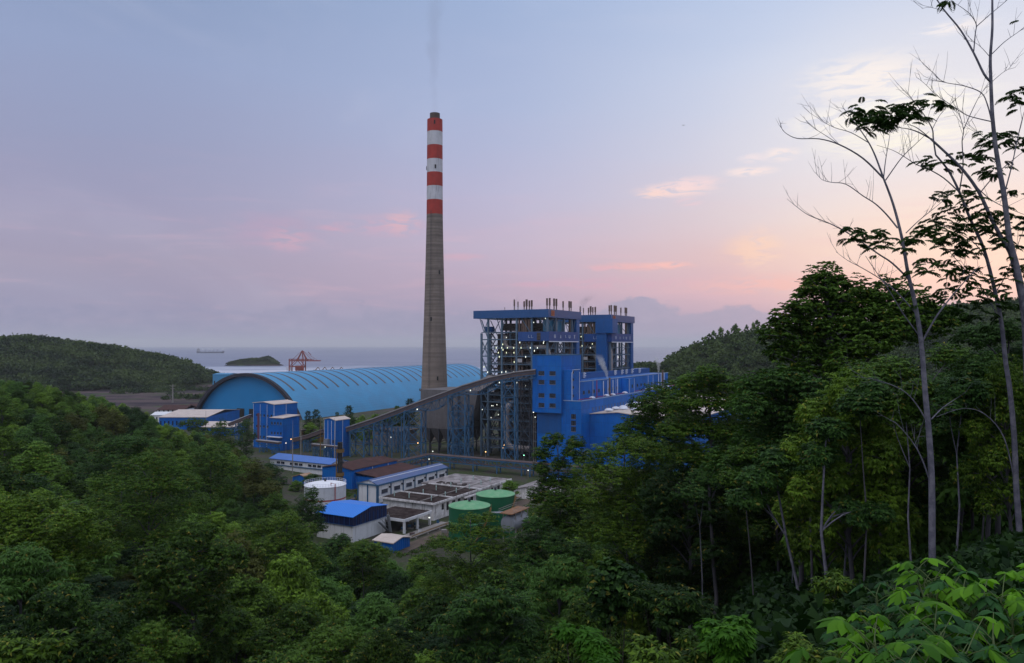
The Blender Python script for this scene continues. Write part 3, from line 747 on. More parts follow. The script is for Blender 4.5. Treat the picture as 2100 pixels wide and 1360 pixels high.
# ================================================================ boiler houses
def lamp_mesh(tall=1.0):
    q = MB(); q.box(-.16, .16, -.16, .16, 0, tall); return q
def glyph(mb, x, y0, z0, s, strokes, yax=True):
    """flat strokes 0.08 thick on the plane y = y0"""
    for (a, b_, c_, d_) in strokes:
        mb.beam((x + a * s, y0, z0 + b_ * s), (x + c_ * s, y0, z0 + d_ * s), .22, .12, up=(0, 1, 0))
GLY = [[(0,0,1,0),(0,1,1,1),(0,.5,1,.5),(0,0,0,1),(1,0,1,1)],
       [(.5,0,.5,1),(0,0,1,0),(.2,.55,.8,.55)],
       [(0,1,.35,0),(.35,0,.6,.1)],
       [(0,0,1,0),(0,0,0,1),(1,0,1,1)],
       [(0,1,1,1),(.5,0,.5,1),(0,0,1,0),(.2,.5,.8,.5)]]
def boiler_house(label, a0, b0, seed, lamps):
    """front corner at (a0,b0); reaches 37 m along a and 37 m along b"""
    LA, LB = 37.0, 37.5; ZT, ZF = 73.7, 69.7
    rd = random.Random(seed)
    root = thing('boiler_house', label, 'boiler house', (a0, b0, 0), th=TH, group='boiler houses of the power plant')
    a1, b1 = a0 + LA, b0 + LB
    # roof with deep fascia
    r = MB(); r.box(a0 - 1.2, a1 + 1, b0 - 1.2, b1 + 4.2, ZF, ZT); r.build('roof', pmat('boiler_roof_blue', (0.003, 0.06, 0.20), 0.33, .15, .1, rib=('xy', .9, .03), spec=.5), root)
    # columns
    ca = [a0, a0 + 9, a0 + 18.5, a0 + 28, a1]; cb = [b0, b0 + 8.5, b0 + 17, b0 + 25.5, b0 + 33.5, b1]
    co = MB()
    for i, x in enumerate(ca):
        for j, y in enumerate(cb):
            if 0 < i < 4 and 0 < j < 5 and (i + j) % 2: continue
            co.beam((x, y, 0), (x, y, ZF - (7.5 if j == 5 else 0)), .9, up=(1, 0, 0))
    zs = [4.5, 9, 13.5, 18.5, 23.5, 27.5, 31, 34.5, 38.5, 42.5, 46.5, 50.5, 54.6, 59.0, 62.6]
    be = co
    for k, z in enumerate(zs):
        hh = .55 if k % 2 else .35
        for y in (b0, b1):
            be.beam((a0, y, z), (a1, y, z), .4, hh)
        for x in (a0, a1):
            be.beam((x, b0, z), (x, b1, z), .4, hh)
        if k % 2 == 0:
            be.beam((a0 + 9, b0, z), (a0 + 9, b1, z), .35, .4); be.beam((a0, b0 + 17, z), (a1, b0 + 17, z), .35, .4)
    br = co
    def xb(p, q, kind, z0, z1, wd=.3):
        (x0, y0), (x1, y1) = p, q
        xm, ym = (x0 + x1) / 2, (y0 + y1) / 2
        if kind == 'x': br.beam((x0, y0, z0), (x1, y1, z1), wd); br.beam((x0, y0, z1), (x1, y1, z0), wd)
        elif kind == '/': br.beam((x0, y0, z0), (x1, y1, z1), wd)
        elif kind == 'v': br.beam((x0, y0, z1), (xm, ym, z0), wd); br.beam((x1, y1, z1), (xm, ym, z0), wd)
        else: br.beam((x0, y0, z0), (xm, ym, z1), wd); br.beam((x1, y1, z0), (xm, ym, z1), wd)
    Z2 = [0, 9, 18.5, 27.5, 34.5, 42.5, 50.5, 59, 69]
    for i in range(8):
        xb((a0, cb[4]), (a0, cb[5]), '/' if i % 2 else 'x', Z2[i], Z2[i+1], .4)
        xb((ca[0], b0), (ca[1], b0), 'x' if i % 2 else '/', Z2[i], Z2[i+1])
        xb((ca[3], b0), (ca[4], b0), 'a' if i % 2 else 'v', Z2[i], Z2[i+1])
        if i in (0, 1, 2, 6): xb((a0, cb[1]), (a0, cb[2]), 'x' if i < 2 else 'a', Z2[i], Z2[i+1])
        xb((a1, cb[2]), (a1, cb[3]), 'x', Z2[i], Z2[i+1]); xb((ca[1], b1), (ca[2], b1), 'x', Z2[i], Z2[i+1])
        xb((a1, cb[0]), (a1, cb[1]), 'x', Z2[i], Z2[i+1])
    # raking struts that carry the roof edge
    for y in (b0 + 2, b0 + 12, b0 + 26, b0 + 36): xb((a0, y - 2.5), (a0, y + 2.5), 'v' if y > b0 + 20 else '/', 62.6, ZF, .3)
    br.build('steel_frame', STEEL, root)
    # floors (gratings) with handrails
    fl = MB(); hr = MB()
    for k, z in enumerate(zs):
        if k in (13, 14): continue
        d0 = [2.5, 1.0, 1.8][k % 3]
        fl.box(a0 + .3, a0 + 7.5, b0 + 1.2, b1 - d0 * 1.5 - 1, z - .12, z + .06)
        fl.box(a0 + 7.5, a1 - .5, b0 + .3, b0 + 5.5, z - .12, z + .06)
        for hz_ in (.55, 1.1):
            hr.beam((a0 + .1, b0, z + hz_), (a0 + .1, b1 - d0, z + hz_), .09); hr.beam((a0, b0 + .1, z + hz_), (a1, b0 + .1, z + hz_), .09)
        for q in range(15): hr.beam((a0 + .1, b0 + q * 2.5, z), (a0 + .1, b0 + q * 2.5, z + 1.1), .07); hr.beam((a0 + q * 2.5, b0 + .1, z), (a0 + q * 2.5, b0 + .1, z + 1.1), .07)
    fl.build('floor', STEELD, root); hr.build('handrail', STEEL, root)
    # boiler casing with belts
    c = MB()
    c.box(a0 + 9.5, a0 + 25, b0 + 8, b0 + 27.5, 22, 63.2)
    c.prism([(b0 + 8, 22), (b0 + 27.5, 22), (b0 + 20.5, 13), (b0 + 15, 13)], 'x', a0 + 9.6, a0 + 24.9)
    c.box(a0 + 12, a0 + 23, b0 + 26.5, b0 + 35, 40, 62)
    c.build('boiler_casing', CASING, root)
    bs = MB()
    for z in range(24, 63, 3): bs.box(a0 + 8.9, a0 + 25.6, b0 + 7.4, b0 + 28.1, z, z + .7)
    bs.build('buckstay', STEELD, root)
    bt = MB(); bt.box(a0 + 7, a0 + 27, b0 + 5, b1 - 8, 63.6, 67.2); bt.build('penthouse', CASING, root)
    st = MB(); st.box(a0 + 1, a0 + 4.5, b1 - 5.0, b1 - 1.0, 62.9, 65.6); st.build('stair_cabin', BLUED, root)
    # soot and equipment inside low levels
    for k in range(38):
        x = a0 + rd.uniform(7, 30); y = b0 + rd.uniform(2, 32); z = rd.choice(zs[:11]); s_ = rd.uniform(1, 3.2)
        if x > a0 + 9 and z > 20: x = a0 + rd.uniform(2, 7)
        eq = MB(); eq.box(x, x + s_, y, y + s_ * rd.uniform(.6, 2), z + .08, z + rd.uniform(1.2, 3.3)); eq.build('equipment', CASING, root)
    for k in range(5): eq = MB(); eq.box(a0 + 11 + k * .01, a0 + 30, b0 + 3 + k * 6.2, b0 + 7.6 + k * 6.2, .1, 11 + 2.0 * (k % 2)); eq.build('coal_mill', CASING, root)
    # ducts and pipes
    p = MB()
    p.tube([(a0 + 3.5, b0 + 25.5, 61), (a0 + 3.5, b0 + 25.5, 57), (a0 + 3.2, b0 + 24, 54.8), (a0 + 3.2, b0 + 20, 54.3), (a0 + 3.2, b0 + 5, 54.6)], 1.15, 12)
    p.build('feed_pipe', PIPE, root, smooth=True)
    p = MB(); p.tube([(a0 + 2.2, b0 + 12, 55), (a0 + 2, b0 - .6 + 3, 55), (a0 + 2.4, b0 + 1.4, 54.2), (a0 + 2.6, b0 + .8, 52), (a0 + 2.6, b0 + .8, 36)], 1.25, 12)
    p.build('downcomer_pipe', PIPE, root, smooth=True)
    p = MB(); p.tube([(a0 + 7, b0 + 19, 26.5), (a0 + 1.8, b0 + 21.5, 26.5), (a0 - .2, b0 + 22, 25.2), (a0 - .6, b0 + 22.3, 23), (a0 - .6, b0 + 22.3, 9.2), (a0 - .4, b0 + 21.4, 6.3), (a0 - .3, b0 + 19, 5.2), (a0, b0 + 9, 5)], [1.9, 1.9, 1.75, 1.6, 1.55, 1.55, 1.55, 1.55], 14)
    p.build('air_duct', PIPE, root, smooth=True)
    for k in range(52):
        x = a0 + rd.uniform(.7, 6.8); y = b0 + rd.uniform(3, 30); z = rd.choice(zs[2:13]) + rd.uniform(.5, 2.4); ln = rd.uniform(3, 11); r_ = rd.uniform(.14, .42)
        y2 = min(y + ln, b0 + 33); z2 = z + rd.choice((-1, 1)) * rd.uniform(1.5, 6)
        q = MB(); q.tube([(x, y, z2), (x, y, z), (x, y2, z), (x + rd.uniform(-.5, 2), y2, z)], r_, 7); q.build('pipework', rd.choice((PIPE, COALP, COALP, STEELD)), root, smooth=True)
    for k in range(14):
        x = a0 + rd.uniform(3, 7.0); y = b0 + rd.uniform(3, 31); z = rd.choice(zs[1:11])
        q = MB(); q.box(x, x + .3, y, y + rd.uniform(2.5, 6), z + .1, z + rd.uniform(2.2, 3.6)); q.build('side_panel', rd.choice((CASING, CASING, STEELD, PIPE)), root)
    # vertical coal pipes rising through the frame and roof
    for (x, y, z0, z1, rr) in [(a0 + .8, b0 + 14.4, 30, 68, .38), (a0 + .8, b0 + 16, 30, 72, .5), (a0 + .9, b0 + 12.2, 57, 69, .8), (a0 + .9, b0 + 10.3, 57, 69, .8), (a0 + .9, b0 + 13.5, 57, 69, .55),
                               (a0 + 9.5, b0 + .7, 30, 69.5, .45), (a0 + 11.3, b0 + .7, 30, 69.5, .45), (a0 + 27.5, b0 + .7, 30, 69.5, .6), (a0 + 29.3, b0 + .7, 30, 69.5, .6), (a0 + .8, b0 + 18.6, 30, 53.5, .42), (a0 + .8, b0 + 20.4, 34, 52, .3)]:
        q = MB(); q.tube([(x, y, z0), (x, y, z1)], rr, 9); q.build('vertical_pipe', COALP, root, smooth=True)
    # blue plate platforms under the roof with the signs
    f1 = MB(); f1.box(a0 - 1.5, a0 - 1.1, b0 - 1.6, b0 + 15.5, 58.2, 62.7)
    f1.box(a0 - 1.1, a0 + 33, b0 - 1.6, b0 - 1.2, 58.2, 62.9); f1.box(a0 - 1.1, a0 + 33, b0 - 1.2, b0 - .2, 58.0, 58.35); f1.box(a0 - 1.1, a0 - .2, b0 - 1.2, b0 + 15.5, 58.0, 58.35)
    f1.build('sign_parapet', pmat('sign_parapet_blue', (0.008, 0.05, 0.20), .35, .1, .2, rib=('xy', 1.2, .02), spec=.5), root)
    ed = MB(); ed.box(a0 - 1.6, a0 + 33.2, b0 - 1.75, b0 - 1.62, 57.7, 58.15); ed.build('kick_plate', WTRIM, root)
    for k, x in enumerate((4.2, 10.8, 17.0, 21.3, 27.5)): g = MB(); glyph(g, a0 + x, b0 - 1.68, 59.8, 1.4, GLY[k]); g.build('sign_character', WTRIM, root)
    g = MB()
    for k in range(2): g.beam((a0 - 1.56, b0 + 8 + k * 1.6, 59.8), (a0 - 1.56, b0 + 8 + k * 1.6, 61.2), .1, .1); g.beam((a0 - 1.56, b0 + 8 + k * 1.6, 59.8), (a0 - 1.56, b0 + 7 + k * 1.6, 59.8), .1, .1)
    g.build('small_lettering', WTRIM, root)
    gb = MB(); gb.box(a0 - 1.6, a0 - 1.5, b0 + 3, b0 + 5, 58.5, 62.3); gb.build('doorway', CASING, root)
    pe = MB(); pe.box(a0 + 3, a0 + 20, b0 + 1.0, b0 + 4.0, 63, 68.5); pe.build('upper_cabin', pmat('pale_teal_panel', (0.02, 0.12, 0.22), .3, .25, .4), root)
    gl = MB(); gl.box(a0 + 9, a0 + 10.3, b0 + .85, b0 + .98, 64, 68); gl.box(a0 + 11.5, a0 + 12.8, b0 + .85, b0 + .98, 64, 68); gl.build('window', WTRIM, root)
    # emblem on the corner of the fascia
    em = MB(); em.box(a0 + 1.6, a0 + 5.4, b0 - 1.32, b0 - 1.22, 70.4, 73.2); em.build('emblem', pmat('emblem_orange', (0.30, 0.11, 0.05), .6, .5, 1.4), root)
    em = MB()
    for k in range(3): em.beam((a0 + 2.3 + k * .9, b0 - 1.36, 71), (a0 + 2.8 + k * .9, b0 - 1.36, 72.8), .22, .08, up=(0, 1, 0))
    em.build('emblem_mark', REDP, root)
    # vent pipes standing on the roof
    for (x, y, hh, rr) in [(2, 19.5, 6.5, .55), (2, 17.4, 5.2, .4), (5, 15.5, 5.5, .6), (5.2, 14.2, 6.6, .8), (7, 13.6, 6, .6), (5, 11.2, 6.0, .7),
                           (2, 1.2, 6.6, .65), (5, 1.2, 7, .65), (9.5, 1.0, 7, .7), (12.2, 1.0, 7, .7), (20.5, 1.2, 6, .6), (28, 1.2, 6.5, .7), (30.3, 1.2, 6.5, .6), (2, 25, 2, .2)]:
        hh *= .82; rr *= .72; q = MB(); q.tube([(a0 + x, b0 + y, ZT), (a0 + x, b0 + y, ZT + hh * .35), (a0 + x, b0 + y, ZT + hh * .36), (a0 + x, b0 + y, ZT + hh)], [rr * .6, rr * .6, rr, rr], 9)
        q.build('vent_pipe', COALP, root, smooth=True)
    # lift shaft at the near right corner, stairs on the left bay
    ls = MB(); ls.box(a0 + 32.5, a0 + 36.3, b0 - .9, b0 + 2.8, 30, ZF - .01); ls.build('lift_shaft', pmat('lift_shaft_blue', (0.015, 0.085, 0.26), .4, .1, .2, rib=('z', 1.5, .02)), root)
    s = MB()
    for k in range(len(zs) - 1):
        y0, y1 = (b1 - 7.5, b1 - 4.6) if k % 2 else (b1 - 4.6, b1 - 7.5)
        s.beam((a0 + 1.5, y0, zs[k]), (a0 + 1.5, y1, zs[k+1]), .8, .25); s.beam((a0 + 1.0, y0, zs[k] + 1), (a0 + 1.0, y1, zs[k+1] + 1), .1)
    s.build('stair', STEELD, root)
    for k, (db, z) in enumerate([(9, 54), (25, 39)]):
        q = MB(); q.box(a0 - .15, a0 + .05, b0 + db + 5, b0 + db + 8.2, z - 6.4, z - 4.6); q.build('notice_board', pmat('grey_board', (.35, .34, .36), .7), root)
    # lit lamps
    for (x, y, z, tall, mt) in lamps:
        q = MB(); q.box(a0 + x - .12, a0 + x + .12, b0 + y - .12, b0 + y + .12, z, z + tall * .62); q.build('lamp', mt, root)
    return root
# lamps measured on the front face (plane a = a0): pixel to height on that plane
def front_face(px, py, a_):
    d = cpix(px, py); k = a_ / (d.x * sin(TH) + d.y * cos(TH)); P = d * k
    return (-P.x * cos(TH) + P.y * sin(TH), P.z + H)
def side_face(px, py, b_):
    d = cpix(px, py); k = b_ / (-d.x * cos(TH) + d.y * sin(TH)); P = d * k
    return (P.x * sin(TH) + P.y * cos(TH), P.z + H)
L1 = []
for px, py in [(1017.5,713),(1029,713),(1040.5,713),(1053.5,713),(1068.5,713),(1022,723),(1038.5,723),(1054,723),(1024,731.5),(1078,731.5),(1038.5,691),(1087.5,713),(1102,713),(1096,719),(1094.5,660),(1115.5,699),(1114.5,703),(1118.5,652),(1054.5,742),(1031,706),(1000,763),(1008,775),(1029,763),(1037.5,762),(1053.5,763),(992.5,752),(1045,774),(1089,689),(1031.5,717),
                 (1008,831),(1011,831),(1019,829),(1028.5,832),(1018,850),(989,839),(1003,856),(1066,702),(1078,790),(1060,784)]:
    b_, z = front_face(px, py, 329.0)
    L1.append((-1.0 if z > 22 else 1, b_ - 163.2, z - .5, 1.25 if 37 < z < 58 else .7, LAMPG if 45 < z < 57 and px < 1070 else LAMPW))
L1 += [(30, -1.2, 44.5, 1.2, LAMPW), (-.5, 24.0, 6.0, .8, LAMPO), (0, 26, 9.5, .7, LAMPO), (-.8, 24.5, 4.6, 1.2, LAMPO)]
boiler_house('nearer blue steel boiler house with rows of lit lamps, behind the windowed blue tower', 330.0, 163.2, 3, L1)
L2 = []
for px, py in [(1191,690),(1204,690),(1193,709),(1210,713),(1244,732),(1267,732),(1242,700),(1214,705)]:
    b_, z = front_face(px, py, 405.0); L2.append((-1.0, b_ - 161.0, z - .5, 1.2, LAMPG if z > 55 else LAMPW))
r2 = boiler_house('farther blue steel boiler house, partly hidden by the nearer one, at the right', 406.5, 161.0, 9, L2)
bh = front_face(1222.5, 700, 403.5)[0]; bl = front_face(1243.5, 700, 403.5)[0]; bl2 = front_face(1256, 665, 402.8)[0]
q = MB(); q.box(403.5, 411, bl, bh, 24, 71.0); q.box(402.8, 411, bl2, bh + .1, 63, 71.3)
q.build('stair_tower', BLUED, r2, label='solid blue clad stair tower')

# ================================================================ turbine hall with bunker tower
def slots(mb, mk, a_, b_, z, w_, h_, n, axis):
    pass
FRAMEM = pmat('window_frame_grey', (.16, .19, .28), .6)
def win(parent, face, c, u0, u1, z0, z1, panes=3, sill=True):
    """window on plane a=c ('a', spans b) or b=c ('b', spans a), facing the viewer side (minus)"""
    g = MB(); f = MB()
    if face == 'a':
        g.box(c - .05, c + .05, u0, u1, z0, z1)
        f.box(c - .14, c - .051, u0 - .1, u1 + .1, z0 - .16, z0 - .0)
        for k in range(panes + 1): uu = u0 + (u1 - u0) * k / panes; f.box(c - .1, c - .052, uu - .035, uu + .035, z0, z1)
    else:
        g.box(u0, u1, c - .05, c + .05, z0, z1)
        f.box(u0 - .1, u1 + .1, c - .14, c - .051, z0 - .16, z0 - .0)
        for k in range(panes + 1): uu = u0 + (u1 - u0) * k / panes; f.box(uu - .035, uu + .035, c - .1, c - .052, z0, z1)
    w_ = g.build('window', GLASS, parent); s_ = f.build('window_frame', FRAMEM, parent)
    loc = s_.location.copy(); s_.parent = w_
    return w_
def vent_dome(parent, x, y, z, s=1.0):
    q = MB(); q.lathe([(.95*s, z), (.95*s, z + .8*s)], x, y, 14, top=False)
    q.lathe([(1.75*s, z + .55*s), (1.8*s, z + .8*s), (1.4*s, z + 1.25*s), (.7*s, z + 1.5*s), (.05, z + 1.6*s)], x, y, 16)
    return q.build('vent_dome', WTRIM, parent, smooth=True)
def turbine_hall():
    root = thing('turbine_hall', 'long bright blue stepped turbine hall with a tall windowed tower and white vent domes', 'factory building', (318, 141, 0), th=TH)
    m = MB(); m.box(318, 341, 150.2, 165.2, 24.5, 51.3); m.build('tower', BLUE, root)
    m = MB(); m.box(317.8, 341.2, 150.0, 165.4, 51.3, 51.7); m.build('tower_coping', STEELB, root); TRIM2 = pmat('pale_blue_trim', (.22, .30, .46), .6)
    for z0, z1 in ((42.0, 44.0), (37.8, 39.8), (31.6, 33.6), (27.0, 29.0)):
        for px0, px1 in ((1104.5, 1116.5), (1127, 1139.5)):
            b_a, _ = front_face(px0, 780, 318); b_b, _ = front_face(px1, 780, 318)
            win(root, 'a', 317.98, b_b, b_a, z0, z1, 5)
    m = MB(); m.box(320, 476, 141, 163.8, 0, 30.2); m.build('lower_block', BLUE, root)
    m = MB(); m.box(319.85, 319.98, 151, 163.6, 14.5, 24.4); m.build('darker_panel', BLUED, root, label='dull darker blue panel')  # panel in duller, darker cladding than the wall behind it
    m = MB(); m.box(319.8, 476.2, 140.8, 141.15, 30.2, 30.6); m.box(319.8, 320.15, 141.2, 150, 30.2, 30.6); m.build('parapet_coping', TRIM2, root)
    m = MB(); m.box(320.1, 328.6, 145.7, 150.1, 30.2, 44.6); m.build('stair_tower', BLUE, root)
    m = MB()
    for x, y in ((320.0, 145.6), (328.5, 145.6)): m.beam((x, y, 30.3), (x, y, 43.5), .22)
    m.beam((320, 145.5, 44.6), (328.8, 145.5, 44.7), .2); m.beam((320.0, 145.5, 43.2), (320.9, 145.5, 44.3), .18)
    m.build('drain_pipe', WTRIM, root)
    for z in (32, 36, 39.6, 43): win(root, 'b', 145.68, 321.0, 322.0, z, z + 1.1, 1)
    # windows low on the end wall
    for py in (854, 867.5, 880):
        b_a, z = front_face(1171.5, py, 320); b_b, _ = front_face(1181, py, 320)
        win(root, 'a', 319.98, b_b, b_a, z - 1.1, z + 1.1, 3)
    # upper strip
    m = MB(); m.box(328.7, 467, 146, 156, 30.2, 38.6); m.box(328.7, 467, 156, 163.8, 30.2, 38.6); m.build('upper_block', BLUE, root)
    m = MB(); m.box(329, 467.2, 145.8, 146.1, 38.6, 39.0); m.build('upper_coping', TRIM2, root)
    m = MB(); m.box(341.2, 467, 158, 163.6, 38.6, 41.6); m.build('rear_parapet', BLUED, root)
    for x in (344, 352, 361, 405, 416, 423, 433, 446):
        q = MB(); q.box(x, x + 1.4, 157.3, 157.95, 39.2, 41.9); q.box(x - .2, x + 1.6, 156.9, 157.9, 40, 40.5); q.box(x - .2, x + 1.6, 156.9, 157.9, 41.2, 41.7); q.build('louvre_vent', WTRIM, root)
    for k in range(21):
        x = 333.5 + k * 6.3
        if 383 < x < 397: continue
        win(root, 'b', 145.98, x, x + 1.9, 32.6, 34.2, 2)
    m = MB(); m.box(385, 394.5, 142.2, 145.95, 30.2, 38.2); m.build('roof_cabin', BLUE, root)
    win(root, 'b', 142.18, 390.5, 392, 33, 34.8, 1)
    for x in (386.5, 394): m = MB(); m.beam((x, 142.0, 30.4), (x, 142.0, 38), .15); m.build('downpipe', WTRIM, root)
    for x in (345, 376, 428, 437, 456): m = MB(); m.beam((x, 145.7, 30.4), (x, 145.7, 38.4), .18); m.build('downpipe', WTRIM, root)
    for x, zt in ((345, 39), (353.5, 38.2), (359.5, 38.4), (366.5, 38.3), (373, 38.6), (441, 38.8), (446, 39.2), (452, 39)):
        q = MB(); q.tube([(x, 143.6, 30.2), (x, 143.6, zt)], .2, 7)
        q.build('exhaust_stack', WTRIM if x != 345 else REDP, root)
    m = MB(); m.tube([(361.5, 143.4, 30.2), (361.5, 143.4, 39.6)], .45, 8); m.tube([(448.3, 143.4, 30.2), (448.3, 143.4, 41)], .55, 8); m.build('steam_vent', COALP, root)
    m = MB(); m.beam((322, 142.6, 30.9), (474, 142.6, 30.9), .25); m.beam((322, 143.4, 30.7), (474, 143.4, 30.7), .2); m.build('red_pipe', REDP, root)
    for px, py in ((1214, 817.5), (1243.5, 812), (1256, 809.5), (1281, 804), (1327, 795), (1338, 793), (1357, 789.5), (1367, 787)):
        a_, z = side_face(px, py, 143.0); vent_dome(root, a_, 142.9, 30.2, .85)
    # row of small windows below the parapet
    for k in range(34):
        x = 333 + k * 4.1
        if 380 < x < 384: continue
        g = MB(); g.box(x, x + 1.2, 140.95, 141.05, 24.9, 26.6); g.box(x - .1, x + 1.3, 140.9, 140.94, 24.7, 24.85)
        g.build('slot_window', pmat('slot_grey', (.05, .08, .18), .4) if k == 0 else MATS['slot_grey'], root)
    # annex with the pale roof
    m = MB(); ap = 127.0
    m.prism([(140.98, 0), (140.98, 23.6), (ap, 24.9), (96.5, 21.6), (96.5, 0)], 'x', 330, 470); m.build('annex_wall', BLUE, root)
    r = MB()
    r.slab([(329.5, 140.9, 24.0), (471, 140.9, 24.0), (471, ap, 25.3), (329.5, ap, 25.3)], .35)
    r.slab([(329.5, ap, 25.31), (471, ap, 25.31), (471, 96, 21.9), (329.5, 96, 21.9)], .35); r.build('annex_roof', BEIGE, root)
    for k, (px, py) in enumerate([(1248.5, 841.5), (1263, 838), (1278, 835.5), (1279.5, 838.5), (1289.5, 831.5), (1294.5, 834), (1303, 828.5), (1314.5, 825.5), (1330, 821), (1345, 817), (1360, 812), (1300, 840)]):
        p = onz(px, py + 1.5, 25.0); a_ = p.x * sin(TH) + p.y * cos(TH); b_ = -p.x * cos(TH) + p.y * sin(TH)
        vent_dome(root, a_, min(b_, 139), 24.6, 1.15)
    m = MB()
    for k in range(9): m.box(317.95 - .0, 341, 0, 0, 0, 0) if False else None
    for x in (322, 326, 330, 334): m.box(x, x + 1.3, 156, 157.3, 51.7, 52.6)
    m.build('roof_unit', STEELD, root)
turbine_hall()

# ================================================================ conveyor from the transfer tower up to the bunkers
CP = [(-86.0, 385.5, 11.2), (-70, 381.5, 16.6), (-48, 374.8, 25.0), (-24, 368, 34.0), (-10, 364, 38.4), (2, 360.5, 41.0), (11.5, 358, 42.2)]
def truss_tower(mb, x, y, wx, wy, z1, step=6.0, leg=.55, ang=-14):
    ca_, sa_ = cos(radians(ang)), sin(radians(ang))
    def Q(i, j): return (x + i * wx / 2 * ca_ - j * wy / 2 * sa_, y + i * wx / 2 * sa_ + j * wy / 2 * ca_)
    cs = [Q(-1, -1), Q(1, -1), Q(1, 1), Q(-1, 1)]
    for c_ in cs: mb.beam((*c_, 0), (*c_, z1), leg, up=(1, 0, 0))
    n = max(1, round(z1 / step))
    for k in range(n):
        z0, za = z1 * k / n, z1 * (k + 1) / n
        for i in range(4):
            p, q = cs[i], cs[(i + 1) % 4]
            mb.beam((*p, z0), (*q, za), leg * .42); mb.beam((*p, za), (*q, z0), leg * .42); mb.beam((*p, za), (*q, za), leg * .5)
def conveyor():
    root = thing('coal_conveyor', 'long inclined conveyor gallery on blue trestles climbing to the tall windowed tower', 'conveyor', (CP[0][0], CP[0][1], 0))
    C = [Vector(p) for p in CP]; W_ = 2.1
    side = Vector((0.26, 0.965, 0)) * W_
    def strip(mb, dz0, dz1, w=1.0):
        V = []; F = []
        for c in C:
            for sgn, dz in ((-1, dz0), (1, dz0), (1, dz1), (-1, dz1)): V.append(tuple(c + side * w * sgn + Vector((0, 0, dz))))
        for i in range(len(C) - 1):
            for k in range(4): F.append((i*4 + k, i*4 + (k+1) % 4, (i+1)*4 + (k+1) % 4, (i+1)*4 + k))
        F += [(0,1,2,3), tuple((len(C)-1)*4 + k for k in (3,2,1,0))]
        mb.add(V, F)
    m = MB(); strip(m, .2, 2.2, .92); m.build('gallery', CONVW, root)
    m = MB(); strip(m, 2.2, 2.75, 1.12); m.build('gallery_roof', GROOF, root)
    m = MB(); strip(m, 1.2, 1.3, .97); m.build('rail', STEELB, root)
    # truss under the gallery, belly shaped between the trestles
    sup = [-82, -72, -52, -44, -30, -22, -3.5, 1.5, 11.5]
    def zc(x): return float(np.interp(x, [c.x for c in C], [c.z for c in C]))
    def yc(x): return float(np.interp(x, [c.x for c in C], [c.y for c in C]))
    def depth(x):
        for s0, s1 in zip(sup[:-1], sup[1:]):
            if s0 <= x <= s1:
                t_ = (x - s0) / (s1 - s0); return 1.3 + (3.2 if s1 - s0 > 10 else .4) * sin(pi * t_) ** .7
        return 1.3
    t_ = MB(); xs_ = np.linspace(-82, 11.5, 48)
    for sg in (-1, 1):
        off = side * sg * .9
        pts_ = [(Vector((x, yc(x), zc(x))) + off, Vector((x, yc(x), zc(x) - depth(x))) + off) for x in xs_]
        for i in range(len(xs_) - 1):
            (u0, l0), (u1, l1) = pts_[i], pts_[i+1]
            t_.beam(u0, u1, .26); t_.beam(l0, l1, .26); t_.beam(u0, l0, .14)
            t_.beam(u0, l1, .14) if i % 2 else t_.beam(l0, u1, .14)
    for i in range(0, 48, 2):
        x = xs_[i]; t_.beam(Vector((x, yc(x), zc(x) - depth(x))) - side * .9, Vector((x, yc(x), zc(x) - depth(x))) + side * .9, .25)
    t_.build('truss', STEELB, root)
    for x, wx in ((-77, 7.5), (-66, 4.5), (-48, 9.0), (-26, 8.5), (-1.0, 6.2)):
        m = MB(); truss_tower(m, x, yc(x), wx, 6.5, zc(x) - 1.3, 8.5 if wx > 5 else 6.5, .56); m.build('trestle', STEELB, root)
    q = MB()
    for x in (-60, -55): q.beam((x, yc(x), 0), (x, yc(x), zc(x) - 1.5), .5)
    q.build('post', STEELB, root)
    for x in (-46.5, -20.0, -6): 
        q = MB(); q.box(x - .2, x + .2, yc(x) - 3.2, yc(x) - 2.8, zc(x) - 1.2, zc(x) - .6); q.build('lamp', LAMPW, root)
conveyor()

# trestle tower standing beside the boiler house, taller and denser
def lattice(label, px, Y, wx, wy, z1, step, leg, mat):
    p = onz(px, 708.6 + H * FPX / Y, 0)
    root = thing('lattice_tower', label, 'steel tower', (p.x, p.y, 0))
    m = MB(); truss_tower(m, p.x, p.y, wx, wy, z1, step, leg, -20)
    return m.build('frame', mat, root)
lattice('dark blue lattice tower tight against the left side of the windowed tower', 1080, 364, 4.5, 5, 40, 5.5, .4, STEELD)
lattice('short blue lattice tower left of the white conveyor duct bend', 950, 376, 8, 6, 26, 5.2, .5, STEELB)

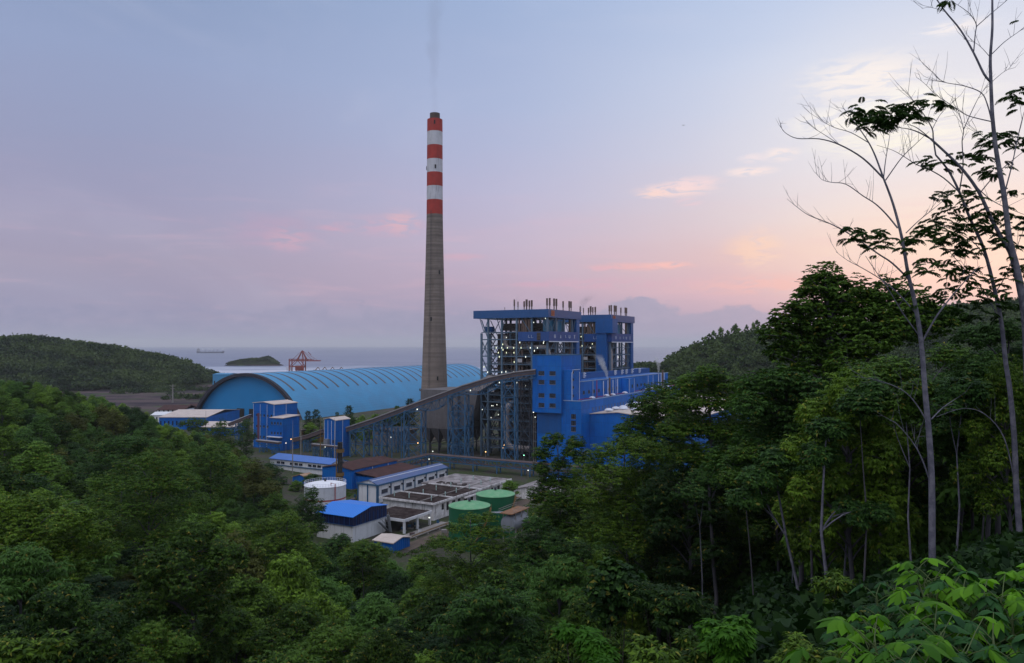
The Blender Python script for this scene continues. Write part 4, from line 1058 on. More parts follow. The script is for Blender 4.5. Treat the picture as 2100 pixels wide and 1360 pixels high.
# ================================================================ dust collector with hoppers by the foot of the chimney
def precipitator():
    p = onz(920, 934, 0); a_ = p.x * sin(TH) + p.y * cos(TH); b_ = -p.x * cos(TH) + p.y * sin(TH)
    root = thing('dust_collector', 'grey sheet metal dust collector on hopper legs in front of the chimney foot', 'dust collector', (a_, b_, 0), th=TH)
    m = MB(); m.box(a_ + 2, a_ + 30, b_ - 4, b_ + 19, 13, 33); m.build('casing', ESP, root)
    m = MB(); m.prism([(b_ - 4, 33), (b_ - 4, 13), (b_ - 10, 17), (b_ - 13, 24), (b_ - 15, 33)], 'x', a_ + 4, a_ + 28); m.build('inlet_hood', ESP, root)
    m = MB(); m.prism([(b_ - 15, 33), (b_ - 4, 33), (b_ - 20, 41), (b_ - 24, 38)], 'x', a_ + 6, a_ + 12); m.build('inlet_duct', PIPE, root)
    for j in range(4):
        for i in range(3):
            x, y = a_ + 2 + 9.3 * i, b_ - 4 + 5.75 * j
            m = MB(); m.add([(x, y, 13), (x+9.3, y, 13), (x+9.3, y+5.7, 13), (x, y+5.7, 13), (x+4, y+2.4, 5.2), (x+5.2, y+2.4, 5.2), (x+5.2, y+3.2, 5.2), (x+4, y+3.2, 5.2)],
                            [(0,1,5,4), (1,2,6,5), (2,3,7,6), (3,0,4,7), (4,5,6,7), (3,2,1,0)]); m.build('hopper', ESP, root)
    m = MB()
    for j in range(5):
        for i in range(4):
            m.beam((a_ + 2 + 9.3 * i, b_ - 4 + 5.75 * j, 0), (a_ + 2 + 9.3 * i, b_ - 4 + 5.75 * j, 13), .5)
        m.beam((a_ + 2, b_ - 4 + 5.75 * j, 5), (a_ + 30, b_ - 4 + 5.75 * j, 5), .3)
    m.beam((a_ + 2, b_ - 4, 5), (a_ + 2, b_ + 19, 5), .3)
    m.build('leg', STEELD, root)
precipitator()
def flue_duct():
    p = onz(800, 915, 0); a_ = p.x * sin(TH) + p.y * cos(TH); b_ = -p.x * cos(TH) + p.y * sin(TH)
    root = thing('fan_house', 'low grey brown duct house with white sheds, left of the dust collector', 'building', (a_, b_, 0), th=TH)
    m = MB(); m.box(a_, a_ + 18, b_ - 5, b_ + 13, 0, 7.5); m.build('wall', ESP, root)
    m = MB(); m.slab([(a_ - 1, b_ - 6, 8.2), (a_ + 19, b_ - 6, 8.2), (a_ + 19, b_ + 14, 10.5), (a_ - 1, b_ + 14, 10.5)], .4); m.build('roof', CASING, root)
flue_duct()
def steel_rack(px, py, n, w, h, label):
    p = onz(px, py, 0); root = thing('equipment_frame', label, 'steel frame', (p.x, p.y, 0), group=None)
    m = MB()
    for i in range(n):
        truss_tower(m, p.x + i * w, p.y - i * w * .25, w * .75, 5, h, h / 3, .45, -14)
    return m.build('frame', STEELB, root)
steel_rack(806, 927, 2, 5.5, 13, 'pair of open blue steel frames between the trestles of the conveyor')
steel_rack(938, 931, 1, 4.5, 12, 'small blue steel frame right of the hoppers')
# ================================================================ yard buildings (plant grid)
def gab(p):   # world point -> grid
    return p.x * sin(TH) + p.y * cos(TH), -p.x * cos(TH) + p.y * sin(TH)
def gpx(px, py, z=0.0): return gab(onz(px, py, z))
def flat_win(root, axis, c, u0, u1, z0, z1, panes=2): return win(root, axis, c, u0, u1, z0, z1, panes)

# transfer tower beside the shed
def transfer_tower(label, px, py, la, lb, zt, annex=None, rows=(), ridge_=True, grp='blue transfer towers of the coal conveyor'):
    a0, b0 = gpx(px, py)
    root = thing('transfer_tower', label, 'tower building', (a0, b0, 0), th=TH, group=grp)
    m = MB()
    m.prism([(b0, 0), (b0, zt - .6), (b0 + lb * .5, zt + .5), (b0 + lb, zt - .3), (b0 + lb, 0)], 'x', a0, a0 + la); m.build('wall', BLUE, root)
    r = MB(); r.slab([(a0 - .4, b0 - .4, zt - .35), (a0 + la + .4, b0 - .4, zt - .35), (a0 + la + .4, b0 + lb * .5, zt + .85), (a0 - .4, b0 + lb * .5, zt + .85)], .3)
    r.slab([(a0 - .4, b0 + lb * .5, zt + .86), (a0 + la + .4, b0 + lb * .5, zt + .86), (a0 + la + .4, b0 + lb + .4, zt + .1), (a0 - .4, b0 + lb + .4, zt + .1)], .3); r.build('roof', BEIGE, root)
    t_ = MB()
    for k in range(4): t_.beam((a0 - .1, b0 + lb * k / 3 * .98 + .1, .2), (a0 - .1, b0 + lb * k / 3 * .98 + .1, zt - .7), .16)
    t_.beam((a0 + la * .5, b0 - .1, .2), (a0 + la * .5, b0 - .1, zt - .7), .16)
    t_.build('downpipe', WTRIM, root)
    for z in rows:
        for k in range(5): win(root, 'a', a0 - .02, b0 + lb * (.1 + .17 * k), b0 + lb * (.1 + .17 * k) + 1.1, z, z + 1.2, 1)
    return root, a0, b0
r1, a0, b0 = transfer_tower('large blue transfer tower with three rows of small windows, in front of the big shed', 562, 921, 17, 16, 24.5, rows=(5.5, 11.2, 17.2))
m = MB(); m.box(a0 - 3, a0 + 9, b0 - 9.5, b0 - .01, 0, 17.2); m.build('annex_wall', BLUE, r1)
m = MB(); m.slab([(a0 - 3.5, b0 - 10, 17.4), (a0 + 9.5, b0 - 10, 18.2), (a0 + 9.5, b0 + .0, 18.2), (a0 - 3.5, b0 + .0, 17.4)], .25); m.build('annex_roof', BEIGE, r1)
for z in (8.5, 13.8):
    for y in (-8.6, -6.4, -4.2, -2): win(r1, 'a', a0 - 3.02, b0 + y, b0 + y + .9, z, z + 1.3, 1)
m = MB(); m.box(a0 - .3, a0 - .05, b0 + 11.2, b0 + 12.6, 3, 19); m.build('red_stain_panel', pmat('dull_red_panel', (.12, .04, .08), .7, .3, .3), r1)
m = MB(); m.box(a0 - 5, a0 - 3.05, b0 - 9.3, b0 + .5, 7.0, 7.4); m.build('canopy', WTRIM, r1)
r2_, a0, b0 = transfer_tower('small plain blue transfer tower at the foot of the long inclined conveyor', 687.5, 940, 10.5, 7.2, 19.2)
win(r2_, 'a', a0 - .02, b0 + 1, b0 + 1.8, 7.5, 9, 1)
m = MB(); m.box(a0 - 2, a0 - .05, b0 + 3.4, b0 + 6.2, 6.5, 6.8); m.box(a0 - 1.9, a0 - .05, b0 + 3.6, b0 + 6.0, 6.9, 9.4); m.build('balcony_cabin', pmat('grey_cabin', (.16, .17, .2), .6), r2_)
T2 = W2(a0, b0)

# short covered conveyor joining the two towers
def gallery(label, P, wd, hh, roofmat, legs=(), name='covered_conveyor'):
    root = thing(name, label, 'conveyor', P[0])
    m = MB(); r = MB(); t_ = MB()
    for p, q in zip(P[:-1], P[1:]):
        p, q = Vector(p), Vector(q)
        m.beam(p, q, wd, hh); r.beam(p + Vector((0, 0, hh / 2 + .15)), q + Vector((0, 0, hh / 2 + .15)), wd * 1.15, .25)
        n = max(2, int((q - p).length / 3))
        for k in range(n):
            u0 = p.lerp(q, k / n) - Vector((0, 0, hh / 2)); u1 = p.lerp(q, (k + 1) / n) - Vector((0, 0, hh / 2)); dn = Vector((0, 0, -1.6))
            t_.beam(u0, u1 + dn, .2); t_.beam(u0 + dn, u1, .2); t_.beam(u0 + dn, u1 + dn, .28)
    m.build('gallery', CONVW, root); r.build('gallery_roof', roofmat, root); t_.build('truss', STEELB, root)
    for (x, y, z) in legs:
        q = MB(); truss_tower(q, x, y, 2.6, 3, z, 4, .35); q.build('trestle', STEELB, root)
    return root
pa, pb = at(603, 903, 406), at(664, 884, 394)
gallery('curved low conveyor gallery between the two blue transfer towers', [tuple(pa), tuple(at(632, 896, 399)), tuple(pb)], 3.0, 1.8, GROOF, [(at(630, 900, 399).x, 399, at(630, 903, 399).z)])
pa, pb = at(470, 871, 425), at(513, 854, 424)
gallery('short conveyor gallery climbing from the trees to the large transfer tower', [tuple(pa), tuple(pb)], 3.2, 1.8, WTRIM, [(at(490, 870, 424).x, 424, at(490, 868, 424).z)])
gallery('low pipe bridge at the foot of the large transfer tower', [tuple(at(528, 904, 400)), tuple(at(574, 909, 390))], 2.2, .8, GROOF, [(at(540, 905, 398).x, 398, 2.6), (at(566, 905, 392).x, 392, 2.6)])
gallery('low pipe bridge in front of the small transfer tower', [tuple(at(641, 912, 382)), tuple(at(694, 917, 366))], 1.6, .6, GROOF, [(at(650, 920, 380).x, 380, 5.0), (at(672, 920, 373).x, 373, 5)])

def shed(name, label, cat, a0, a1, b0, b1, ze, zr, wall, roof, ridge='a', trim=None, over=.5, group=None, ridge_at=.5, wl='wall'):
    root = thing(name, label, cat, (a0, b0, 0), th=TH, group=group)
    m = MB(); r = MB()
    if ridge == 'a':
        rb = b0 + (b1 - b0) * ridge_at
        m.prism([(b0, 0), (b0, ze), (rb, zr), (b1, ze), (b1, 0)], 'x', a0, a1)
        r.slab([(a0 - over, b0 - over, ze + .02), (a1 + over, b0 - over, ze + .02), (a1 + over, rb, zr + .3), (a0 - over, rb, zr + .3)], .22)
        r.slab([(a0 - over, rb, zr + .305), (a1 + over, rb, zr + .305), (a1 + over, b1 + over, ze + .02), (a0 - over, b1 + over, ze + .02)], .22)
    else:
        ra = a0 + (a1 - a0) * ridge_at
        m.prism([(a0, 0), (a0, ze), (ra, zr), (a1, ze), (a1, 0)], 'y', b0, b1)
        r.slab([(a0 - over, b0 - over, ze + .02), (ra, b0 - over, zr + .3), (ra, b1 + over, zr + .3), (a0 - over, b1 + over, ze + .02)], .22)
        r.slab([(ra, b0 - over, zr + .305), (a1 + over, b0 - over, ze + .02), (a1 + over, b1 + over, ze + .02), (ra, b1 + over, zr + .305)], .22)
    m.build(wl, wall, root); r.build('roof', roof, root)
    return root

# white building with a slate blue roof
def white_hall():
    root = shed('white_hall', 'long white hall with blue pilasters and a slate blue roof, beside the mouldy flat roofs', 'building', 212, 256, 172, 181, 6.6, 7.9, WHITE, SROOF, 'a', over=.4, ridge_at=.42)
    t_ = MB()
    for k in range(7):
        x = 212.2 + k * 7.27
        t_.beam((x, 171.9, 0), (x, 171.9, 6.4), .5, .25)
    for y in (172.2, 176.4, 180.8): t_.beam((211.9, y, 0), (211.9, y, 6.3), .45, .25)
    t_.build('pilaster', STEELB, root)
    g = MB(); g.box(211.5, 256.4, 171.35, 171.5, 6.2, 6.75); g.box(211.45, 211.6, 171.5, 181.3, 6.2, 6.75); g.build('fascia', STEELB, root)
    g = MB(); g.slab([(211.5, 174.3, 7.72), (256.4, 174.3, 7.72), (256.4, 174.6, 7.78), (211.5, 174.6, 7.78)], .05); g.build('roof_stripe', WTRIM, root)
    for k in range(6):
        x = 214.2 + k * 7.27; win(root, 'b', 171.98, x, x + 3.4, 3.1, 4.5, 5)
        q = MB(); q.box(x + 4.2, x + 4.9, 171.3, 171.97, 4.6, 5.2); q.build('air_unit', STEELD, root)
white_hall()
# blue building with rust red roof, tall part and lean-to
root = shed('red_roofed_building', 'blue walled building with a rust red roof and a low lean-to, behind the white hall', 'building', 228, 256, 197.5, 213, 7.6, 8.6, BLUE, RROOF, 'a', over=.4)
m = MB(); m.box(230, 258, 181.6, 197.4, 0, 4.9); m.build('lean_to_wall', BLUE, root)
m = MB(); m.slab([(229.5, 181.5, 5.0), (258.5, 181.5, 5.0), (258.5, 197.3, 6.4), (229.5, 197.3, 6.4)], .2); m.build('lean_to_roof', RROOF, root)
m = MB(); m.lathe([(.9, 8.3), (.9, 9.3), (1.2, 9.3), (.6, 9.9)], 234, 208, 12); m.build('roof_vent', STEELD, root, smooth=True)
m = MB(); m.beam((240, 197.3, 2), (240, 197.3, 7.2), .2); m.beam((250, 197.3, 2), (250, 197.3, 7.2), .2); m.build('downpipe', WTRIM, root)
# black and yellow chimney pipe
p = onz(697, 1012, 0)
root = thing('black_stack', 'slim black exhaust stack with a yellow brown ladder cage beside the rust red roof', 'smokestack', (p.x, p.y, 0))
m = MB(); m.lathe([(1.35, 0), (1.3, 6), (.95, 6.5), (.95, at(697, 907, p.y).z)], p.x, p.y, 16); m.build('shaft', BLACK, root, smooth=True)
m = MB(); 
for z in (6.6, 15.5): m.lathe([(1.6, z), (1.6, z + 1.3), (1.5, z + 1.3), (1.5, z)], p.x, p.y, 12, top=False)
m.beam((p.x - 1.2, p.y - .6, 6), (p.x - 1.2, p.y - .6, 17), .35); m.build('ladder_cage', YELL, root)

# long white building with blue roof further back
root = shed('workshop', 'long low white workshop with a slate blue roof and a ribbon of windows', 'building', 247, 257.5, 226, 262, 5.0, 6.4, WHITE, pmat('clear_slate_blue_roof', (.05, .14, .42), .5, .1, .2, rib=('y', 1, .03)), 'b', over=.5)
for k in range(10):
    if k in (3, 7): continue
    win(root, 'a', 246.98, 231.5 + k * 2.7, 231.5 + k * 2.7 + 2.0, 3.1, 4.0, 2)
m = MB(); m.box(246.6, 247, 226, 262, 2.2, 2.5); m.build('blue_band', STEELB, root)
# dirty flat roofed building (tank house)
def flat_house():
    root = thing('flat_roofed_building', 'weathered white flat roofed building with mould dark and pale grey roof halves and broken openings', 'building', (200, 139.5, 0), th=TH)
    m = MB(); m.box(200, 249, 139.5, 160, 0, 5.3); m.build('wall', DIRTY, root)
    m = MB(); m.box(199.2, 227, 138.9, 160.6, 5.3, 5.6); m.build('mouldy_roof', ROOFD, root, label='dark mouldy roof slab')
    m = MB(); m.box(227, 249.8, 138.9, 164, 5.3, 5.75); m.build('pale_roof', ROOFG, root, label='pale grey cracked roof slab')
    m = MB(); m.box(227, 249, 160.01, 163.5, 0, 5.29); m.build('rear_wall', DIRTY, root)
    m = MB()
    m.box(199.1, 249.9, 138.6, 138.88, 5.2, 5.85); m.box(198.9, 199.18, 138.6, 160.8, 5.2, 5.85); m.box(210, 210.3, 139, 160.5, 5.61, 5.95); m.box(226.8, 227.1, 139, 160.5, 5.61, 5.99)
    m.build('roof_kerb', DIRTY, root)
    m = MB(); m.box(199.4, 249.5, 144.2, 144.5, 5.76, 6.0); m.build('roof_pipe', CONC, root)
    rd = random.Random(4)
    for k in range(13):
        x = 203 + (k % 6) * 7.6; y = 143 + (k // 6) * 7.6 + rd.uniform(-1, 1)
        q = MB(); z = 5.6 if x < 227 else 5.75
        q.tube([(x, y, z), (x, y, z + 1.25), (x + .2, y + .15, z + 1.5), (x + .5, y + .3, z + 1.35)], .16, 7); q.build('vent_pipe', pmat('pale_green_pipe', (.28, .38, .36), .6) if k == 0 else MATS['pale_green_pipe'], root, smooth=True)
    for k, x in enumerate([204.5, 207.3, 210.6, 214, 218, 222, 227.5, 231, 236, 240.5, 245]):
        w_ = MB(); h0 = 1.9 if k % 3 else 2.6; w_.box(x, x + rd.uniform(1.1, 1.9), 139.43, 139.52, h0, 4.5); w_.build('opening', BLACK if k % 2 else GLASS, root)
    m = MB(); m.box(216.5, 226, 137.9, 139.4, 4.3, 4.7); m.build('ledge', DIRTY, root)
    q = MB()
    for k in range(40): 
        x = rd.uniform(228, 231) ; y = rd.uniform(146, 158); s_ = rd.uniform(.2, .8); q.box(x, x + s_, y, y + s_ * 1.6, 5.76, 5.76 + rd.uniform(.1, .5))
    o = q.build('rubble', CASING, root); o['kind'] = 'stuff'
flat_house()
# raised blue roofed block with navy upper band
def blue_block():
    a0, a1, b0, b1 = 166.8, 181.2, 144.1, 157.8
    root = thing('blue_roofed_block', 'white walled block with a navy upper band and a bright blue gable roof', 'building', (a0, b0, 0), th=TH)
    m = MB(); m.box(a0, a1, b0, b1, 0, 4.65); m.build('wall', WHITE, root)
    am = (a0 + a1) / 2
    m = MB(); m.prism([(a0 - .35, 4.66), (a0 - .35, 7.3), (am, 8.75), (a1 + .35, 7.9), (a1 + .35, 4.66)], 'y', b0 - .35, b1 + .35); m.build('upper_cladding', NAVY, root)
    r = MB(); r.slab([(a0 - .8, b0 - .6, 7.35), (am, b0 - .6, 9.0), (am, b1 + .6, 9.0), (a0 - .8, b1 + .6, 7.35)], .14)
    r.slab([(am, b0 - .6, 9.005), (a1 + .8, b0 - .6, 8.05), (a1 + .8, b1 + .6, 8.05), (am, b1 + .6, 9.005)], .14); r.build('roof', BROOF, root)
    t_ = MB()
    for k in range(8): t_.beam((a0 + 1 + k * 1.9, b0 - .42, 4.7), (a0 + 1 + k * 1.9, b0 - .42, 7.3), .09)
    for k in range(7): t_.beam((a0 - .42, b0 + 1 + k * 1.95, 4.7), (a0 - .42, b0 + 1 + k * 1.95, 7.2), .09)
    t_.beam((a0 - .42, b0 - .42, 4.72), (a0 + 14.7, b0 - .42, 4.72), .09); t_.beam((a0 - .42, b0 - .42, 4.72), (a0 - .42, b0 + 13.5, 4.72), .09)
    t_.build('cladding_rib', BLUED, root)
    # outside stair on the right side wall
    s = MB(); s.beam((a1 - 4.2, b0 - 1.1, 3.9), (a1 - .2, b0 - 1.6, .3), 1.0, .25); s.beam((a1 - .4, b0 - 2.4, 0.3), (a1 - 1.6, b0 - 2.4, 5.6), 1.0, .25)
    s.beam((a1 - 4.2, b0 - 1.6, 4.9), (a1 - .2, b0 - 2.1, 1.3), .1); s.beam((a1 - .9, b0 - 2.9, 1.3), (a1 - 2.1, b0 - 2.9, 6.6), .1)
    s.build('stair', pmat('grey_stair', (.17, .18, .2), .7), root)
blue_block()
def canopy():
    root = thing('carport', 'open carport with a dark flat roof and white columns, beside the blue roofed block', 'carport', (181.9, 138, 0), th=TH)
    m = MB(); m.box(181.9, 195.5, 137.4, 151.5, 3.9, 4.25); m.build('roof', ROOFD, root)
    m = MB(); m.box(181.8, 195.6, 137.1, 137.4, 3.55, 4.35); m.box(181.5, 181.8, 137.1, 151.6, 3.55, 4.35); m.build('edge_beam', WHITE, root)
    for x, y in ((182.1, 137.6), (188.6, 137.6), (195.1, 137.6), (182.1, 145), (195.1, 146)):
        q = MB(); q.box(x - .3, x + .3, y - .3, y + .3, 0, 3.55); q.build('column', WHITE, root)
    m = MB(); m.box(182, 195.5, 151.5, 151.8, 0, 3.9); m.build('rear_wall', DIRTY, root)
    q = MB(); q.box(183.5, 183.8, 147, 147.3, 2.6, 3.1); q.build('lamp', LAMPG, root)
    # dark pump sets under the roof
    for k in range(3):
        x, y = 184.5 + k * 3.3, 139.6
        px_, py_ = W2(x, y)
        r = thing('pump', ['first', 'middle', 'last'][k] + ' of three dark blue pumps on the floor under the carport', 'pump', (px_, py_, 0), group='pumps under the carport')
        m = MB(); m.box(px_ - .9, px_ + .9, py_ - .5, py_ + .5, 0, .35); m.build('plinth', CONC, r)
        m = MB(); m.tube([(px_ - .8, py_, .9), (px_ + .2, py_, .9)], .42, 10); m.build('motor', STEELB, r, smooth=True)
        m = MB(); m.tube([(px_ + .3, py_, .9), (px_ + .75, py_, .9)], .6, 10); m.tube([(px_ + .5, py_, 1.2), (px_ + .5, py_, 2.0)], .18, 8); m.build('casing', STEELD, r, smooth=True)
canopy()
# beige roofed shed at the lower edge
a0, b0 = gpx(806, 1134)
root = shed('small_shed', 'small blue walled shed with a beige roof at the tree line below the carport', 'shed', a0, a0 + 7.5, b0, b0 + 6.5, 2.7, 3.3, BLUE, BEIGE, 'b', over=.4)
a0, b0 = gpx(600, 1000)
root = shed('small_hut', 'low hut with a rusty beige roof and blue wall left of the white tank', 'shed', a0 + 6, a0 + 11, b0 - 2, b0 + 6, 3.0, 3.9, BLUE, pmat('rusty_beige_roof', (.32, .2, .13), .8, .2, .4), 'a', over=.3)
# tanks
def tank(name, label, cx, cy, r_, z, shell, roof, band=None, cone=.7, grp=None, rail=False):
    root = thing(name, label, 'storage tank', (cx, cy, 0), group=grp)
    m = MB(); m.lathe([(r_, 0), (r_, z)], cx, cy, 64, top=False); m.build('shell', shell, root, smooth=True)
    m = MB(); m.lathe([(r_ + .12, z - .12), (r_ + .12, z + .03), (r_ * .75, z + cone * .45), (r_ * .4, z + cone * .82), (.05, z + cone)], cx, cy, 64); m.build('roof', roof, root, smooth=True)
    m = MB(); m.lathe([(.35, z + cone), (.35, z + cone + .6), (.5, z + cone + .6), (.3, z + cone + .9)], cx, cy, 10); m.build('vent', STEELD, root, smooth=True)
    if band: m = MB(); m.lathe([(r_ + .03, band[0]), (r_ + .03, band[0] + .45)], cx, cy, 64, top=False); m.build('band', band[1], root, smooth=True)
    if rail:
        m = MB()
        for k in range(48):
            a, a2 = 2*pi*k/48, 2*pi*(k+1)/48
            for h_ in (.55, 1.1): m.beam((cx + r_*cos(a), cy + r_*sin(a), z + h_), (cx + r_*cos(a2), cy + r_*sin(a2), z + h_), .06)
            m.beam((cx + r_*cos(a), cy + r_*sin(a), z), (cx + r_*cos(a), cy + r_*sin(a), z + 1.1), .06)
        m.build('handrail', WTRIM, root)
    return root
p = at(667, 993, 256)
rt = tank('white_tank', 'round white storage tank with a thin red band, left of the white hall', p.x, 256, 6.85, p.z, TANKW, TANKR, (4.6, REDP), 1.0, rail=True)
m = MB(); m.tube([(p.x + 4.6, 256 - 5.4, 0), (p.x + 4.6, 256 - 5.4, p.z + 1.1), (p.x + 3.0, 256 - 4.6, p.z + 1.2), (p.x + 3.0, 256 - 4.2, p.z + .2)], .14, 7); m.build('red_pipe', REDP, rt, smooth=True)
for px, py, D, lab in ((962.8, 1036, 212, 'front green storage tank, nearer and lower in view, half behind the light green tree'), (1016, 1012.5, 226, 'rear green storage tank with a pale line round its shell, behind the front one')):
    p = at(px, py, D); rt = tank('green_tank', lab, p.x, D, 5.75, p.z, GREENT, GREENR, (p.z * .62, WTRIM if px > 1000 else GREENR), 1.05, 'pair of green storage tanks')
    m = MB()
    for k in range(22):
        a, a2 = -pi * .45 + k * .055, -pi * .45 + (k + 1) * .055; z, z2 = p.z * (.15 + k * .037), p.z * (.15 + (k + 1) * .037)
        m.beam((p.x + 6.1 * cos(a), D + 6.1 * sin(a), z), (p.x + 6.1 * cos(a2), D + 6.1 * sin(a2), z2), .5, .1); m.beam((p.x + 6.3 * cos(a), D + 6.3 * sin(a), z + 1), (p.x + 6.3 * cos(a2), D + 6.3 * sin(a2), z2 + 1), .07)
    m.build('spiral_stair', YELL, rt)
# round grey vessel with rusty platform, right of the tanks
p = at(1041, 1075, 203)
rt = thing('pressure_vessel', 'round grey vessel end on a rusty frame at the right of the green tanks', 'vessel', (p.x, p.y, 0))
dv = Vector((sin(TH), cos(TH), 0))
m = MB(); q0 = Vector((p.x, p.y, p.z)); m.tube([q0 - dv * .3, q0, q0 + dv * 1.2, q0 + dv * 8], [1.2, 2.1, 2.25, 2.25], 24); m.build('body', pmat('grey_vessel', (.2, .21, .24), .5, .15, .5, streak=.3), rt, smooth=True)
m = MB()
for k in range(3):
    for s_ in (-1.9, 1.9):
        c_ = q0 + dv * (1 + k * 3.4) + Vector((cos(TH), -sin(TH), 0)) * s_; m.beam((c_.x, c_.y, 0), (c_.x, c_.y, p.z + 3.0), .25)
m.build('leg', CONC, rt)
m = MB(); c_ = q0 + Vector((0, 0, 2.9)); m.beam(c_ - dv, c_ + dv * 9, 3.9, .2); m.build('platform', pmat('rusty_platform', (.20, .10, .05), .8, .3, .6), rt)
m = MB()
for s_ in (-2.2, 2.2):
    for h_ in (.6, 1.1): c_ = q0 + Vector((cos(TH), -sin(TH), 0)) * s_ + Vector((0, 0, 2.9 + h_)); m.beam(c_ - dv, c_ + dv * 9, .09)
m.build('handrail', CONC, rt)
# grey machinery house with a bluish tarp roof, right of rear tank
a0, b0 = gpx(1062, 1030)
root = shed('pump_house', 'low grey pump house with a pale blue corner of roof, behind the vessel', 'building', a0 + 6, a0 + 26, b0 - 5, b0 + 5, 3.4, 4.2, DIRTY, ROOFG, 'a', over=.4)
m = MB(); m.box(a0 + 20, a0 + 26.5, b0 - 5.6, b0 + 1, 4.65, 4.8); m.build('blue_cover', pmat('pale_blue_cover', (.15, .3, .5), .6), root)
# bright blue roof glimpsed through the trees
a0, b0 = gpx(1215, 1150)
shed('hidden_shed', 'shed with a bright blue roof glimpsed low through the trees', 'shed', a0, a0 + 10, b0 - 9, b0 + 6, 4.0, 5.2, WHITE, BROOF, 'b', over=.5)
a0, b0 = gpx(1290, 1065)
shed('hidden_shed', 'second blue roofed shed glimpsed through the trees further right', 'shed', a0, a0 + 12, b0 - 10, b0 + 6, 4.5, 5.6, WHITE, BLUE, 'b', over=.5)

# pipe rack running across the yard
def pipe_rack():
    P = [(258, 203), (288, 203), (288, 150), (288, 120)]
    root = thing('pipe_rack', 'long blue steel pipe rack crossing the yard between the white hall and the boiler house', 'pipe rack', (258, 203, 0), th=TH)
    m = MB(); pp = MB(); pl = MB(); le = MB()
    for (a, b), (a2, b2) in zip(P[:-1], P[1:]):
        n = max(2, int(sqrt((a2-a)**2 + (b2-b)**2) / 4)); dx, dy = (0, 1.6) if a != a2 else (1.6, 0)
        for sg in (-1, 1):
            for z in (2.9, 5.4): m.beam((a + dx*sg, b + dy*sg, z), (a2 + dx*sg, b2 + dy*sg, z), .32)
            for k in range(n):
                f0, f1 = k / n, (k + 1) / n; A = (a + (a2-a)*f0 + dx*sg, b + (b2-b)*f0 + dy*sg); B = (a + (a2-a)*f1 + dx*sg, b + (b2-b)*f1 + dy*sg)
                m.beam((*A, 2.9), (*B, 5.4), .16) if k % 2 else m.beam((*A, 5.4), (*B, 2.9), .16); m.beam((*A, 2.9), (*A, 5.4), .2)
                if k % 3 == 0: le.beam((*A, 0), (*A, 2.9), .42)
        for k, o_ in enumerate((-1.1, -.5, .2, .9)):
            sx, sy = (0, o_) if a != a2 else (o_, 0); pp.tube([(a + sx, b + sy, 5.8 + .05 * k), (a2 + sx, b2 + sy, 5.8 + .05 * k)], .22 + .06 * (k % 2), 7)
            sx, sy = (0, o_) if a != a2 else (o_, 0); pp.tube([(a + sx, b + sy, 3.3), (a2 + sx, b2 + sy, 3.3)], .2, 7)
    m.build('truss', STEELB, root); le.build('leg', STEELB, root); pp.build('pipe', CONVW, root, smooth=True)
    m = MB(); m.box(286, 290, 127, 141, .3, 2.8); m.build('wall_panel', BLUE, root)
pipe_rack()
# concrete pipe trench and pipes along the yard road
root = thing('ground_pipes', 'bundle of low pipes on sleepers running along the flat roofed building', 'pipes', (176, 131, 0), th=TH)
for k in range(3):
    m = MB(); m.tube([(172, 133.2 - k * .8, .5), (246, 133.2 - k * .8, .5)], .16 + .04 * k, 7); m.build('pipe', CONC if k != 1 else YELL, root, smooth=True)
for k in range(13):
    m = MB(); m.box(173 + k * 6, 173.5 + k * 6, 131, 133.8, 0, .3); m.build('sleeper', CONC, root)
m = MB(); m.box(168, 248, 125.0, 130.0, .02, .06); o = m.build('path', pmat('brown_mud_path', (.09, .065, .05), .95, .3, .3)); o.rotation_euler = (0, 0, pi/2 - TH); o['kind'] = 'structure'
m = MB(); m.box(174, 200, 134.2, 136.6, .02, .1); o = m.build('pavement', CONC); o.rotation_euler = (0, 0, pi/2 - TH); o['kind'] = 'structure'
m = MB(); m.box(262, 270, 150, 262, .02, .05); o = m.build('road', pmat('yard_road', (.10, .09, .085), .9, .2, .3)); o.rotation_euler = (0, 0, pi/2 - TH); o['kind'] = 'structure'

# loose things standing about the yard
def drum(px, py, lab, mat):
    p = onz(px, py, 0); r = thing('oil_drum', lab, 'drum', (p.x, p.y, 0), group='drums in the yard')
    m = MB(); m.lathe([(.42, 0), (.42, .5), (.46, .52), (.42, .54), (.42, 1.1)], p.x, p.y, 14); m.build('body', mat, r, smooth=True)
    m = MB(); m.lathe([(.45, 1.1), (.45, 1.15)], p.x, p.y, 14); m.build('lid', STEELD, r)
for k, (px, py, lab, mt) in enumerate([(728, 1020, 'blue drum on the grass between the white tank and the white hall', STEELB), (733, 1023, 'rusty drum on the grass between the white tank and the white hall', COALP), (898, 1073, 'blue drum beside the lamp post by the flat roofed building', STEELB), (861, 1092, 'white drum at the edge of the carport pavement', WHITE)]): drum(px, py, lab, mt)
def crate(px, py, w_, lab, mat):
    p = onz(px, py, 0); r = thing('crate', lab, 'crate', (p.x, p.y, 0), group='crates in the yard')
    m = MB(); m.box(p.x, p.x + w_, p.y, p.y + w_ * .8, .12, w_ * .7); m.build('box', mat, r)
    m = MB()
    for i in range(3): m.box(p.x - .05, p.x + w_ + .05, p.y + w_ * .35 * i, p.y + w_ * .35 * i + .12, 0, .12)
    m.box(p.x + .1, p.x + .3, p.y, p.y + w_ * .8, .02, .1); m.build('pallet', CONVW, r)
for px, py, w_, lab, mt in [(718, 1030, 1.8, 'brown crate between the white tank and the blue roofed block', CONVW), (840, 1100, 1.4, 'small brown crate in front of the carport', CONVW), (905, 1095, 1.6, 'grey crate on the mud path left of the front green tank', CONC), (800, 958, 2.4, 'grey crate under the pipe rack', CONC), (860, 950, 2.2, 'brown crate beyond the white hall, by the pipe rack', COALP)]: crate(px, py, w_, lab, mt)
def tower_light_box(): pass
